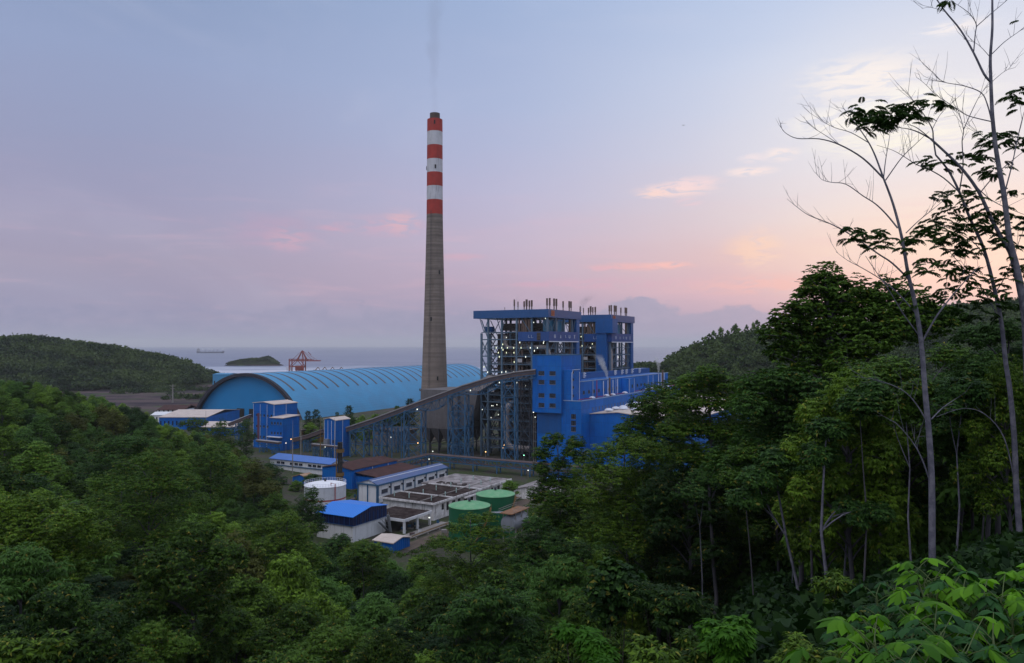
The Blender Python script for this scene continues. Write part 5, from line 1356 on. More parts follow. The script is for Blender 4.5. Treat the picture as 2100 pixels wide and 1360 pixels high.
# slim masts
for k, (px, y0, y1, D, lab) in enumerate([(600, 862, 968, 330, 'slim grey lightning mast in front of the large transfer tower'), (617, 858, 935, 372, 'slim grey lightning mast at the right corner of the large transfer tower'),
                                          (657, 852, 942, 360, 'slim yellowish lightning mast left of the small transfer tower'), (686, 858, 946, 352, 'slim grey lightning mast before the corner of the small transfer tower'),
                                          (422, 842, 880, 470, 'slim grey mast rising from the trees near the blue warehouse')]):
    p = at(px, y1, D); zt = at(px, y0, D).z
    r = thing('lightning_mast', lab, 'mast', (p.x, p.y, 0), group='slim masts around the transfer towers')
    m = MB(); m.tube([(p.x, p.y, 0), (p.x, p.y, zt * .55), (p.x, p.y, zt * .56), (p.x, p.y, zt)], [.24, .2, .13, .06], 7); m.build('pole', YELL if k == 2 else CONC, r, smooth=True)
    m = MB(); m.box(p.x - .45, p.x + .45, p.y - .45, p.y + .45, 0, .3); m.build('base', CONC, r)
# yard lamps on posts
def lamp_post(px, py, D, lab, mat, hbase=0.0):
    p = at(px, py, D)
    r = thing('street_lamp', lab, 'lamp', (p.x, p.y, tz(p.x, p.y)), group='lit lamps on posts in the plant yard')
    m = MB(); m.tube([(p.x, p.y, hbase), (p.x, p.y, p.z + .25)], [.11, .07], 7); m.build('post', CONC, r)
    m = MB(); m.box(p.x - .3, p.x + .3, p.y - .12, p.y + .02, p.z + .28, p.z + .42); m.build('hood', STEELD, r)
    m = MB(); m.box(p.x - .22, p.x + .22, p.y - .2, p.y + .1, p.z - .1, p.z + .27); m.build('lamp', mat, r)
for a in [(880.5, 1062, 236, 'lit lamp on a thin post at the corner of the flat roofed building', LAMPW), (723, 947, 352, 'orange lamp post behind the rust red roof', LAMPO), (597, 901, 395, 'orange lamp under the canopy of the large transfer tower', LAMPO),
          (586.5, 909, 392, 'white lamp at the foot of the large transfer tower', LAMPW), (880, 942, 345, 'white lamp at the bend of the pipe rack', LAMPW), (887.5, 926, 372, 'white lamp below the hoppers of the dust collector', LAMPW),
          (929, 930, 376, 'pair of yellow green lamps right of the hoppers', LAMPG), (857, 909, 380, 'orange lamp inside the wide conveyor trestle', LAMPO), (996, 927, 356, 'warm lamp at the foot of the boiler house', LAMPO),
          (1074.5, 934, 350, 'turquoise lamp at the foot of the dark lattice tower', LAMPT), (1083, 965, 320, 'white lamp on a post at the right end of the pipe rack', LAMPW), (667, 917, 378, 'white lamp on the pipe bridge before the small transfer tower', LAMPW),
          (878, 822, 452, 'white lamp at the chimney foot just above the conveyor', LAMPW), (802, 897, 400, 'white lamp on the open blue frames', LAMPW), (1094, 846, 346, 'white lamp under the overhang of the windowed tower', LAMPW),
          (1097.5, 856, 345, 'second white lamp under the overhang of the windowed tower, a little lower', LAMPW), (1104, 1062, 175, 'white lamp glimpsed through the right hand trees', LAMPW)]:
    lamp_post(*a)

# distant things on the left plain
def far_box(name, label, cat, px, py, D, wpx, hpx, depth, wall, roof, rz=None, group=None, rh=.25):
    p0 = at(px - wpx / 2, py, D); p1 = at(px + wpx / 2, py, D); z0 = 0.0; h_ = (at(px, py - hpx, D).z - at(px, py, D).z)
    r = thing(name, label, cat, (p0.x, D, 0), group=group)
    m = MB(); m.box(p0.x, p1.x, D, D + depth, z0, h_ * (1 - rh)); m.build('wall', wall, r)
    e = .4; m = MB(); m.slab([(p0.x - e, D - e, h_ * (1 - rh)), (p1.x + e, D - e, h_ * (1 - rh)), (p1.x + e, D + depth / 2, h_), (p0.x - e, D + depth / 2, h_)], .3)
    m.slab([(p0.x - e, D + depth / 2, h_ + .01), (p1.x + e, D + depth / 2, h_ + .01), (p1.x + e, D + depth, h_ * (1 - rh)), (p0.x - e, D + depth, h_ * (1 - rh))], .3); m.build('roof', roof, r)
    w_ = max(2, int(wpx / 8))
    if hpx > 5:
        for k in range(w_):
            x = p0.x + (p1.x - p0.x) * (k + .3) / w_; q = MB(); q.box(x, x + (p1.x - p0.x) / w_ * .3, D - .08, D, h_ * .3, h_ * .55); q.build('window', GLASS, r)
    return r
far_box('warehouse', 'blue warehouse with a broad beige roof left of the big shed', 'building', 375, 886, 500, 98, 35, 60, BLUE, BEIGE, rh=.22)
far_box('warehouse', 'narrow blue annex with a beige roof between the warehouse and the conveyor', 'building', 448, 896, 470, 70, 26, 22, BLUE, BEIGE, rh=.3)
far_box('white_house', 'white house with small windows at the edge of the forest, left of the blue warehouse', 'building', 330, 866, 552, 40, 20, 14, WHITE, WHITE)
far_box('row_house', 'row of low houses with dull red roofs beyond the blue warehouse', 'building', 350, 851, 620, 55, 16, 26, WHITE, RROOF, group='low red roofed houses beyond the warehouse', rh=.5)
far_box('row_house', 'second row of low red roofed houses, nearer to the shed foot', 'building', 392, 848, 640, 30, 14, 26, WHITE, RROOF, group='low red roofed houses beyond the warehouse', rh=.5)
far_box('row_house', 'pale roofed low house at the foot of the shed arch', 'building', 378, 850, 590, 36, 9, 12, WHITE, WTRIM, rh=.4)
far_box('distant_hall', 'distant blue hall standing just behind the crest of the big shed', 'building', 453, 800, 960, 34, 33, 30, SHEDB, SHEDB, rh=.05)
far_box('distant_house', 'small distant white house on the plain, the left of two', 'building', 403, 792.0, 1050, 13, 7, 12, WHITE, WHITE)
far_box('distant_house', 'small distant white house on the plain, right and nearer the blue hall', 'building', 424, 786, 1110, 12, 6, 12, WHITE, WHITE)
# pylon on the plain
p = onz(354, 826, 0); r = thing('pylon', 'faint lattice pylon standing on the ash field', 'pylon', (p.x, p.y, 0)); m = MB(); zt = at(354, 788, p.y).z
m.tube([(p.x, p.y, 0), (p.x, p.y, zt)], [.9, .35], 5); m.beam((p.x - 3, p.y, zt * .9), (p.x + 3, p.y, zt * .9), .4); m.beam((p.x - 2.4, p.y, zt * .75), (p.x + 2.4, p.y, zt * .75), .4); m.build('mast', CONC, r)
# yellow digger-like loaders beside the conveyor
p = at(645, 888, 440)
r = thing('yellow_stockpile_wall', 'yellowish brown low structure under the trees between the transfer towers', 'structure', (p.x, p.y, 0))
m = MB(); m.box(p.x - 8, p.x + 7, p.y, p.y + 3, 0, 6.5); m.build('wall', YELL, r); m = MB(); m.box(p.x - 8.5, p.x + 7.5, p.y - .4, p.y + 3.4, 6.5, 7); m.build('roof', COALP, r)

# ================================================================ harbour crane, ship
def crane():
    D = 1290; s = D / FPX
    def A(px, py): q = at(px, py, D); return (q.x, q.z)
    base = A(608, 790)
    r = thing('harbour_crane', 'red ship unloader crane with its boom level, beyond the big shed', 'crane', (base[0], D, 0))
    def B(mb, p, q, w_, y0=0, y1=0):
        (x0, z0), (x1, z1) = A(*p), A(*q); mb.beam((x0, D + y0, z0), (x1, D + y1, z1), w_)
    m = MB()
    for y in (-8, 8):
        B(m, (596, 792), (596, 736), 1.5, y, y); B(m, (624, 792), (624, 736), 1.5, y, y); B(m, (596, 752), (624, 752), 1.4, y, y); B(m, (596, 770), (624, 770), 1.2, y, y)
        B(m, (596, 752), (610, 738), .9, y, y); B(m, (624, 752), (612, 738), .9, y, y); B(m, (596, 770), (624, 752), .8, y, y)
    m.build('portal', ORANGE, r)
    m = MB()
    for y in (-3, 3):
        B(m, (594, 740), (657, 740), 1.7, y, y); B(m, (594, 736.5), (640, 737), .9, y, y)
        for k in range(10): B(m, (596 + k * 5, 740), (598.5 + k * 5, 736.5), .6, y, y)
    m.build('boom', ORANGE, r)
    m = MB()
    for y in (-4, 4):
        B(m, (609, 740), (620, 719), 1.2, y, 0); B(m, (630, 740), (620, 719), 1.2, y, 0); B(m, (621, 740), (620, 719), .9, y, 0)
    B(m, (620, 719), (597, 740), .5); B(m, (620, 719), (651, 739), .45); B(m, (620, 719), (640, 738), .45); B(m, (632, 722), (638, 728), .9); m.build('mast', ORANGE, r)
    m = MB(); x0, z0 = A(607, 760); x1, z1 = A(622, 750); m.box(x0, x1, D - 5, D + 5, z0, z1); m.build('hopper', ORANGE, r)
    m = MB(); x0, z0 = A(588, 760); x1, z1 = A(597, 751.5); m.box(x0, x1, D - 3, D + 3, z0, z1); m.build('cabin', WTRIM, r)
crane()
jt = MB(); q0 = at(560, 772, 1280); q1 = at(720, 772, 1280)
jt.box(q0.x, q1.x, 1265, 1320, -6, 2.2); o = jt.build('jetty', CONC); o['kind'] = 'structure'
for k, (px, w_, col_) in enumerate([(646, 9, 0), (660, 8, 1), (676, 9, 1), (694, 7, 1)]):
    p = at(px, 758, 1250)
    r = thing('loader', ['first', 'second', 'third', 'fourth'][k] + ' tiny yellow excavator from the crane, lined up past the red crane', 'excavator', (p.x, 1250, 0), group='excavators beyond the shed roof')
    z0 = p.z - 5
    m = MB(); m.box(p.x - 2.5, p.x + 2.5, 1248, 1252, max(z0, 0), z0 + 4.5); m.build('cabin', YELL, r)
    m = MB(); m.beam((p.x + 1, 1250, z0 + 4.5), (p.x + 5, 1250, z0 + 9), 1.0); m.beam((p.x + 5, 1250, z0 + 9), (p.x + 8, 1250, z0 + 5), .8); m.build('arm', YELL, r)
    m = MB(); m.box(p.x - 3.5, p.x + 3.5, 1247, 1253, z0 - 6, z0); m.build('mound', CASING, r)
def ship():
    D = 5600; p0, p1 = at(404, 724, D), at(459, 724, D)
    r = thing('cargo_ship', 'distant grey bulk carrier on the horizon with small deck lights', 'ship', (p0.x, D, -1))
    L = p1.x - p0.x
    m = MB(); m.prism([(p0.x + 4, -2), (p0.x, 12), (p0.x + 20, 12), (p0.x + 24, 10), (p1.x - 14, 10), (p1.x, 13), (p1.x - 6, -2)], 'y', D - 14, D + 14); m.build('hull', SHIPM, r)
    m = MB(); m.box(p0.x + 4, p0.x + 16, D - 12, D + 12, 12, 29); m.box(p0.x + 6, p0.x + 12, D - 5, D + 5, 29, 34); m.build('bridge', pmat('ship_house', (.25, .25, .28), .6), r)
    for f in (.3, .45, .6, .75): m = MB(); x = p0.x + L * f; m.tube([(x, D, 10), (x, D, 25)], 1.1, 6); m.beam((x, D, 24), (x + 12, D, 17), 1.0); m.build('deck_crane', SHIPM, r)
    m = MB(); m.tube([(p1.x - 6, D, 13), (p1.x - 6, D, 27)], .8, 6); m.build('foremast', SHIPM, r)
    for f, z in ((.03, 31), (.22, 27), (.45, 27), (.57, 27), (.97, 27)): m = MB(); x = p0.x + L * f; m.box(x - 1, x + 1, D - 3, D + 1, z, z + 2.5); m.build('lamp', LAMPW, r)
ship()

# ================================================================ steam and smoke
def plume(name, label, P, R, dens, colr, seed=0, scale_=.35, cat_mat=None, thr=.42):
    """soft volume around the path P (world points) with radii R"""
    P = [Vector(p) for p in P]
    mb = MB(); mb.tube(P, [r_ * 1.25 for r_ in R], 14)
    base = P[0]
    m = bpy.data.materials.new(name + '_vapour'); m.use_nodes = True
    t = NT(m.node_tree); t.N.clear()
    Pn = t.n('ShaderNodeNewGeometry').outputs['Position']
    # distance to the axis, axis given as x(z), y(z), radius(z) curves
    sp = t.n('ShaderNodeSeparateXYZ'); t.L.new(Pn, sp.inputs[0])
    z0, z1 = P[0].z, P[-1].z
    tt = t.rng(sp.outputs[2], z0, z1, 0, 1, smooth=False)
    def curve(vals, lo, hi):
        st = [(max(0, min(1, (p.z - z0) / (z1 - z0))), ((v - lo) / (hi - lo),) * 3 + (1,)) for p, v in zip(P, vals)]
        r_ = t.ramp(tt, st); return t.math('ADD', lo, t.math('MULTIPLY', r_, hi - lo))
    xs_, ys_ = [p.x for p in P], [p.y for p in P]
    ax = curve(xs_, min(xs_) - 1, max(xs_) + 1); ay = curve(ys_, min(ys_) - 1, max(ys_) + 1); ar = curve(R, 0, max(R))
    dx = t.math('SUBTRACT', sp.outputs[0], ax); dy = t.math('SUBTRACT', sp.outputs[1], ay)
    rr = t.math('DIVIDE', t.math('SQRT', t.math('ADD', t.math('MULTIPLY', dx, dx), t.math('MULTIPLY', dy, dy))), ar)
    n = t.noise(Pn, scale_, 4.0, .62, .6)
    e = t.math('SUBTRACT', t.math('ADD', 1.0, t.math('MULTIPLY', t.math('SUBTRACT', n, .5), 2.2)), rr)
    e = t.rng(e, 0.0, thr * 1.6)
    den = t.math('MULTIPLY', t.math('MULTIPLY', e, dens), t.rng(tt, 1.0, .35))
    pv = t.n('ShaderNodeVolumePrincipled'); pv.inputs['Color'].default_value = colr + (1,); t.L.new(den, pv.inputs['Density'])
    o = t.n('ShaderNodeOutputMaterial'); t.L.new(pv.outputs[0], o.inputs['Volume'])
    ob = mb.build(name, m); ob['kind'] = 'stuff'; ob['label'] = label
    return ob
# chimney smoke
zt = CHZ
plume('chimney_smoke', 'faint grey smoke drifting straight up from the tall chimney', [(CHX, CHY, zt), (CHX - .6, CHY, zt + 18), (CHX - 1, CHY, zt + 45), (CHX + .5, CHY, zt + 85), (CHX + 2, CHY, zt + 122)], [2.4, 3.4, 5.2, 8, 11], .018, (.35, .34, .38), scale_=.09)
s0, s1, s2, s3 = at(1246.5, 776, 362), at(1240, 757, 362), at(1232, 738, 362), at(1222, 724, 362)
plume('steam_plume', 'white steam plume leaning left over the middle of the turbine hall roof', [s0, s1, s2, s3], [.5, 1.6, 2.4, 3.4], .55, (.97, .97, .99), scale_=.5)
s0, s1, s2, s3 = at(1350, 764, 440), at(1351, 750, 440), at(1347, 737, 440), at(1343, 727, 440)
plume('steam_plume', 'white steam plume rising at the far right end of the turbine hall roof', [s0, s1, s2, s3], [.5, 1.5, 2.2, 3.2], .5, (.97, .97, .99), scale_=.45)
s0, s1, s2 = at(1190, 640, 440), at(1200, 618, 440), at(1216, 600, 440)
plume('grey_smoke', 'thin dark smoke between the two boiler house roofs', [s0, s1, s2], [1.2, 3.5, 6], .07, (.28, .28, .34), scale_=.22)
s0, s1, s2 = at(1054, 640, 400), at(1060, 615, 400), at(1066, 596, 400)
plume('grey_smoke', 'faint dark smoke above the left of the nearer boiler house roof', [s0, s1, s2], [1.0, 2.4, 3.6], .035, (.28, .28, .34), scale_=.25)
# a bird far off
p = at(1402, 257, 300); 
m = MB(); m.add([(p.x - .9, p.y, p.z + .25), (p.x - .2, p.y, p.z + .05), (p.x - .3, p.y + .35, p.z + .05), (p.x + .9, p.y, p.z + .3), (p.x + .2, p.y, p.z + .05), (p.x + .3, p.y + .35, p.z + .05), (p.x, p.y - .45, p.z), (p.x, p.y + .55, p.z + .02), (p.x, p.y, p.z + .14), (p.x, p.y, p.z - .1)],
                [(0, 1, 2), (3, 5, 4), (6, 1, 8), (6, 8, 4), (6, 9, 1), (6, 4, 9), (7, 8, 2), (7, 5, 8), (7, 2, 9), (7, 9, 5), (1, 8, 2), (4, 5, 8), (1, 2, 9), (4, 9, 5)])
ob = m.build('bird', BLACK); tag(ob, 'tiny dark bird flying in the clear sky right of the chimney', 'bird')
# ================================================================ trees
def whorls(P, O, k, L, rng, droop=0.15, wr=0.36):
    n = len(P)
    C = np.repeat(P, k, 0); Oo = np.repeat(O, k, 0)
    ang = np.tile(np.arange(k) * 2 * pi / k, n) + np.repeat(rng.random(n) * 6.28, k) + rng.normal(size=n * k) * .25
    Dh = np.stack([np.cos(ang), np.sin(ang), np.zeros(n * k)], 1)
    Dv = Dh + Oo * 0.55 + rng.normal(size=(n * k, 3)) * .18; Dv[:, 2] -= droop + .12
    N = Oo * .95 + np.array([0, 0, .7]) + rng.normal(size=(n * k, 3)) * .38
    Ls = L * rng.uniform(.65, 1.2, n * k)
    return leaf_quads(C + Dh * L * .06, unit(Dv), unit(N), Ls, Ls * wr, rng, .18)
def pads_leaves(pads, nwh, k, L, rng, flat=.6, wr=.36, droop=.15):
    """pads: list of (centre, rx, rz)"""
    tot = sum(r * r for _, r, _ in pads); Vs = []; Fs = []; o = 0
    for c, r, rz in pads:
        n = max(4, int(nwh * r * r / tot))
        d = rng.normal(size=(n, 3)); d[:, 2] = np.where(d[:, 2] < 0, d[:, 2] * .45, d[:, 2]); d = unit(d)
        rr = np.where(rng.random(n) < .72, rng.uniform(.82, 1.06, n), rng.uniform(.3, .85, n))
        lob = 1 + .22 * np.sin(np.arctan2(d[:, 1], d[:, 0]) * 3 + rng.random() * 6) + .12 * np.sin(np.arctan2(d[:, 1], d[:, 0]) * 7 + rng.random() * 6)
        P = np.array(c) + d * (rr * lob)[:, None] * np.array([r, r, rz])
        V, F = whorls(P, d, k, L, rng, droop, wr)
        Vs.append(V); Fs.append(F + o); o += len(V)
    return np.concatenate(Vs), np.concatenate(Fs)
def limb(mb, p, q, r0, r1, rng, n=5, sag=.12, seg=6):
    p, q = np.array(p, float), np.array(q, float); L = np.linalg.norm(q - p)
    pts = []; off = rng.normal(size=3) * L * .06
    for i in range(n + 1):
        t_ = i / n; x = p + (q - p) * t_ + off * sin(pi * t_) + np.array([0, 0, L * sag * sin(pi * t_)])
        pts.append(tuple(x))
    mb.tube(pts, list(np.linspace(r0, r1, n + 1)), seg, cap=False)
    return pts
def mesh_of(mb, name, mat, smooth=True):
    me = bpy.data.meshes.new(name); me.from_pydata(mb.v, [], mb.f); me.update()
    if smooth: me.shade_smooth()
    me.materials.append(mat); return me
def proto_tree(seed, Ht, R, base, flat, nwh, k, L, npad, wr=.36, crown_h=.6, tiers=False, droop=.15, barkmat=None, leafmat=None, rtrunk=None):
    rng = np.random.default_rng(seed); tb = MB()
    rt = rtrunk or Ht * .014
    lean = rng.normal(size=2) * Ht * .03
    tp = [(lean[0] * (t ** 1.5) + rng.normal() * .08, lean[1] * (t ** 1.5) + rng.normal() * .08, Ht * .86 * t) for t in np.linspace(0, 1, 8)]
    tb.tube(tp, list(np.linspace(rt, rt * .3, 8)), 8, cap=False)
    def T(z):
        f = min(max(z / (Ht * .86), 0), 1) * 7; i = min(int(f), 6); return np.array(tp[i]) * (1 - (f - i)) + np.array(tp[i + 1]) * (f - i)
    pads = []
    for i in range(npad):
        g = i * 2.39996 + rng.random() * .6; f = (i + .5) / npad
        zc = Ht * (base + (1 - base) * (f if not tiers else round(f * 4) / 4 * .92 + rng.random() * .04)) * rng.uniform(.95, 1.0)
        h_ = (zc / Ht - base) / (1 - base)
        prof = sqrt(max(0.05, 1 - (max(h_ - .35, 0) / .72) ** 2)) * (0.72 + .28 * min(h_ / .35, 1))
        rr = R * prof * rng.uniform(.35, .82) * (.25 if h_ > .93 else 1)
        pr = R * rng.uniform(.19, .32)
        c = T(zc) + np.array([cos(g) * rr, sin(g) * rr, -pr * flat * .6]); pads.append((c, pr, pr * flat))
        s_ = T(max(zc - rr * .55 - .6, Ht * base * .6)); q = limb(tb, s_, c, rt * .38, rt * .1, rng)
        for j in range(3):
            e = c + rng.normal(size=3) * np.array([pr, pr, pr * flat]) * .55; limb(tb, q[3], e, rt * .12, rt * .04, rng, 3, .05, 4)
    pads.append((T(Ht * .86) + np.array([0, 0, Ht * .06]), R * .3, R * .3 * flat))
    V, F = pads_leaves(pads, nwh, k, L, rng, flat, wr, droop)
    cm = np_mesh('crown', V, F); cm.materials.append(leafmat or LEAFA)
    return mesh_of(tb, 'trunk', barkmat or BARK), cm, Ht, R
def proto_conifer(seed, Ht, R, n, L):
    rng = np.random.default_rng(seed); tb = MB(); tb.tube([(0, 0, 0), (0, 0, Ht)], [Ht * .012, .03], 6, cap=False)
    z = Ht * (.12 + .86 * rng.random(n) ** 1.1); f = 1 - z / Ht
    rr = R * (f ** .8 * .9 + .06) * rng.uniform(.15, 1, n) * (1 + .45 * np.sin(z * 3.1)); a = rng.random(n) * 6.28
    P = np.stack([rr * np.cos(a), rr * np.sin(a), z + rr * .35], 1)
    Dd = np.stack([np.cos(a), np.sin(a), rng.normal(size=n) * .35 + .35], 1)
    V, F = leaf_quads(P, unit(Dd), unit(rng.normal(size=(n, 3)) + np.array([0, 0, .6])), L * rng.uniform(.6, 1.3, n), L * .18, rng)
    cm = np_mesh('crown', V, F); cm.materials.append(LEAFB)
    return mesh_of(tb, 'trunk', BARKD), cm, Ht, R
# near, middle and far sized kinds
NEAR = [proto_tree(31, 14, 5.2, .34, .62, 4300, 8, .34, 26, leafmat=LEAFA), proto_tree(32, 15, 5.6, .4, .5, 4300, 8, .36, 28, tiers=True, leafmat=LEAFB), proto_tree(33, 12, 4.6, .3, .7, 4300, 8, .30, 24, leafmat=LEAFC, droop=.3),
        proto_tree(35, 14, 4.4, .36, .55, 4000, 9, .40, 22, wr=.24, leafmat=LEAFB, droop=.35)]
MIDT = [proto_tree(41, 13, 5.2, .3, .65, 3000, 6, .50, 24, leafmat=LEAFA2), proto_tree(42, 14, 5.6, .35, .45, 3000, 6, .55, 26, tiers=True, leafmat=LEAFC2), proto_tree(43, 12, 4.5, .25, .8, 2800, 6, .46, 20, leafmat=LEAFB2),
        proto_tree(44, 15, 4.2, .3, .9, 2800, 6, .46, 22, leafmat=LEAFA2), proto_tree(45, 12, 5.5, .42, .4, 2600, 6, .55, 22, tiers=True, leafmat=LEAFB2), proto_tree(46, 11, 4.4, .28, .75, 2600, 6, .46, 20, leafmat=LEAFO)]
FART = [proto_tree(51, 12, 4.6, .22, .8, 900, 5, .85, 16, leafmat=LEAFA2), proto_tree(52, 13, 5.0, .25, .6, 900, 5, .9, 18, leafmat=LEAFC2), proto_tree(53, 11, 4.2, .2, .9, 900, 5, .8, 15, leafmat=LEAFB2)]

def plant_tree(pr, x, y, z, s, rot, label, cat='tree', group=None, name='broadleaf_tree', sz=None):
    tm, cm, Ht, R = pr
    r = bpy.data.objects.new(name, None); COL.objects.link(r); r.empty_display_size = .5
    r.location = (x, y, z - .3); r.rotation_euler = (0, 0, rot); r.scale = (s, s, sz or s)
    tag(r, label, cat, group)
    for nm, me in (('trunk', tm), ('crown', cm)):
        o = bpy.data.objects.new(nm, me); COL.objects.link(o); o.parent = r
    return r
# highest line the common canopy may reach, in the picture
BX = np.array([-200, 0, 60, 130, 200, 250, 310, 340, 390, 430, 470, 500, 540, 560, 590, 615, 640, 655, 700, 725, 760, 790, 850, 880, 920, 1000, 1040, 1060, 1075, 1100, 1200, 1215, 1250, 1290, 1310, 1345, 1375, 1400, 1450, 1500, 1540, 1565, 1600, 1700, 1900, 2000, 2300], float)
BY = np.array([775, 776, 772, 792, 806, 814, 836, 862, 876, 884, 898, 912, 944, 965, 1000, 1040, 1060, 1100, 1112, 1130, 1125, 1135, 1125, 1110, 1098, 1090, 1110, 1105, 1050, 985, 985, 950, 930, 920, 880, 840, 820, 800, 790, 800, 790, 740, 715, 690, 690, 700, 680], float)
def dmax(px):
    return np.interp(px, [-200, 250, 330, 420, 500, 545, 600, 640, 700, 760, 900, 1000, 1100, 1200, 1300, 1400, 1600, 2200], [440, 430, 400, 370, 330, 300, 262, 218, 190, 163, 158, 165, 178, 200, 235, 250, 250, 250])
def dmin(px):
    return np.interp(px, [-200, 600, 1200, 1500, 1700, 2200], [30, 34, 36, 34, 30, 26])
rs = np.random.default_rng(77)
cands = []
for it in range(42000):
    px = rs.uniform(-140, 2240); lo, hi = dmin(px), dmax(px)
    Y = lo + (hi - lo) * rs.random() ** .75
    cands.append((px, Y))
kept = []; cell = {}
for px, Y in cands:
    if 1225 < px < 1680 and Y < 62: continue
    x = (px - 1050) / FPX * Y
    R = rs.uniform(3.4, 5.6) * (0.8 if Y < 60 else 1.12 if Y < 170 else .95); sp_ = R * (1.3 if Y > 190 else 1.45)
    key = (int(x // 8), int(Y // 8)); bad = False
    for i in range(-1, 2):
        for j in range(-1, 2):
            for (x2, y2, r2) in cell.get((key[0] + i, key[1] + j), ()):
                if (x - x2) ** 2 + (Y - y2) ** 2 < (sp_ * .5 + r2 * .61) ** 2: bad = True; break
    if bad: continue
    g = tz(x, Y); hw = R * FPX / Y
    xs_ = np.linspace(px - hw * .8, px + hw * .8, 7); by = np.interp(xs_, BX, BY)
    zmax = min(H + (708.6 - b) * Y / FPX for b in by) - R * .1
    Ht = R * rs.uniform(2.4, 3.6)
    if Y < 60 and px > 1250: Ht *= 1.15
    if g + Ht > zmax:
        Hn = zmax - g
        if Hn < 4.5: continue
        R *= max(.6, Hn / Ht); Ht = Hn
    if g + Ht < -5: continue
    kept.append((px, x, Y, g, R, Ht)); cell.setdefault(key, []).append((x, Y, R))
def vis_counts(items):
    grid = np.zeros((136, 210), bool); out = {}
    for q in sorted(items, key=lambda q: q[2]):
        px, x, Y, g, R, Ht = q
        cy_ = 708.6 + (H - g - Ht * .62) * FPX / Y; ry = Ht * .38 * FPX / Y; rx = R * .9 * FPX / Y
        i0, i1 = int(max(0, (px - rx) // 10)), int(min(209, (px + rx) // 10)); j0, j1 = int(max(0, (cy_ - ry) // 10)), int(min(135, (cy_ + ry) // 10))
        if i1 < i0 or j1 < j0: out[id(q)] = 0; continue
        jj, ii = np.mgrid[j0:j1 + 1, i0:i1 + 1]; m_ = ((ii * 10 + 5 - px) / rx) ** 2 + ((jj * 10 + 5 - cy_) / ry) ** 2 < 1
        sub_ = grid[j0:j1 + 1, i0:i1 + 1]; out[id(q)] = int((m_ & ~sub_).sum()); sub_ |= m_
    return out
VC = vis_counts(kept)
kept.sort(key=lambda q: (-VC[id(q)], q[2]))
kept = [q for q in kept if VC[id(q)] > 0 or q[2] < 130]
def visible_est(q):   # drop trees whose top is under the frame
    px, x, Y, g, R, Ht = q
    return 680 - FPX * 0 < 1e9 and 708.6 + (H - g - Ht) * FPX / Y < 1400
kept = [q for q in kept if visible_est(q)]
ADJ = ['rounded mid green', 'layered', 'drooping', 'narrow leaved']
n_ind = 250
for i, (px, x, Y, g, R, Ht) in enumerate(kept[:n_ind]):
    if Y < 75: arr = NEAR; w_ = ['light mid green rounded', 'dark green layered', 'fresh green drooping', 'long leaved dark green']
    else: arr = MIDT; w_ = ['rounded mid green', 'layered fresh green', 'dense deep green', 'tall mid green', 'spreading deep green', 'olive tinted']
    p_ = rs.choice(len(arr), p=None if arr is NEAR else [.24, .22, .2, .16, .12, .06]); pr = arr[p_]
    zone = [z for lim, z in ((210, 'at the left edge'), (420, 'on the left hillside'), (620, 'left of the yard'), (900, 'below the blue roofed block'), (1150, 'below the green tanks'), (1400, 'before the blue hall'), (1700, 'under the big leaved tree'), (9999, 'among the pale trunks')) if px < lim][0]
    depth = 'nearest row' if Y < 48 else 'second row' if Y < 75 else 'third row' if Y < 115 else 'fourth row' if Y < 170 else 'farthest rows'
    s = Ht / pr[2]; 
    r = plant_tree(pr, x, Y, g, R / pr[3], rs.uniform(0, 6.28), '%s tree %s, %s' % (w_[p_], zone, depth), group='forest trees %s, %s, %s' % (zone, depth, w_[p_]), sz=s)
rest = kept[n_ind:]
print('trees', len(kept), 'individual', min(n_ind, len(kept)), 'merged', len(rest))
def merge_trees(name, items, label):
    buckets = {}
    for k, (px, x, Y, g, R, Ht) in enumerate(items):
        pi_ = k % 3; buckets.setdefault(pi_, []).append((x, Y, g, R, Ht))
    Vs = []; Fs = []; Ms = []; o = 0
    for pi_, its in buckets.items():
        tm, cm, H0, R0 = FART[pi_]
        n = len(cm.vertices); co = np.empty(n * 3, np.float32); cm.vertices.foreach_get('co', co); co = co.reshape(-1, 3)
        nf = len(cm.polygons); lv = np.empty(nf * 4, np.int32); cm.loops.foreach_get('vertex_index', lv); lv = lv.reshape(-1, 4)
        for (x, Y, g, R, Ht) in its:
            a = rs.random() * 6.28; c_, s_ = cos(a), sin(a)
            q = np.stack([(co[:, 0] * c_ - co[:, 1] * s_) * R / R0 + x, (co[:, 0] * s_ + co[:, 1] * c_) * R / R0 + Y, co[:, 2] * Ht / H0 + g - .3], 1)
            Vs.append(q); Fs.append(lv + o); Ms.append(np.full(nf, int(rs.choice(6, p=[.24, .2, .2, .06, .15, .15])), np.int32)); o += n
    me = np_mesh(name, np.concatenate(Vs), np.concatenate(Fs))
    for m in (LEAFA2, LEAFC2, LEAFB2, LEAFO, LEAFD, LEAFE): me.materials.append(m)
    me.polygons.foreach_set('material_index', np.concatenate(Ms))
    ob = bpy.data.objects.new(name, me); COL.objects.link(ob); ob['kind'] = 'stuff'; ob['label'] = label
if rest: merge_trees('hillside_canopy', rest, 'dense green canopy covering the farther part of the left hill')

# undergrowth on the slopes
X = rs.uniform(-190, 190, 60000); Y = rs.uniform(9, 330, 60000)
px = 1050 + FPX * X / Y; Z = terrain(X, Y)
m = ~((px > 1260) & (px < 1640) & (Y > 16) & (Y < 60)) & (px > -120) & (px < 2220) & (Z > .8) & (Y < dmax(px) + 6) & (rs.random(60000) < np.clip(60 / Y, .12, 1))
P = np.stack([X, Y, Z], 1)[m][:11000]
s = rs.uniform(.45, 1.0, len(P)) * np.clip(P[:, 1] / 50, .45, 1.7); P[:, 2] += s * .3
far_forest('undergrowth', P, s, 34, LEAFB, 'dark undergrowth covering the forest floor', rs)

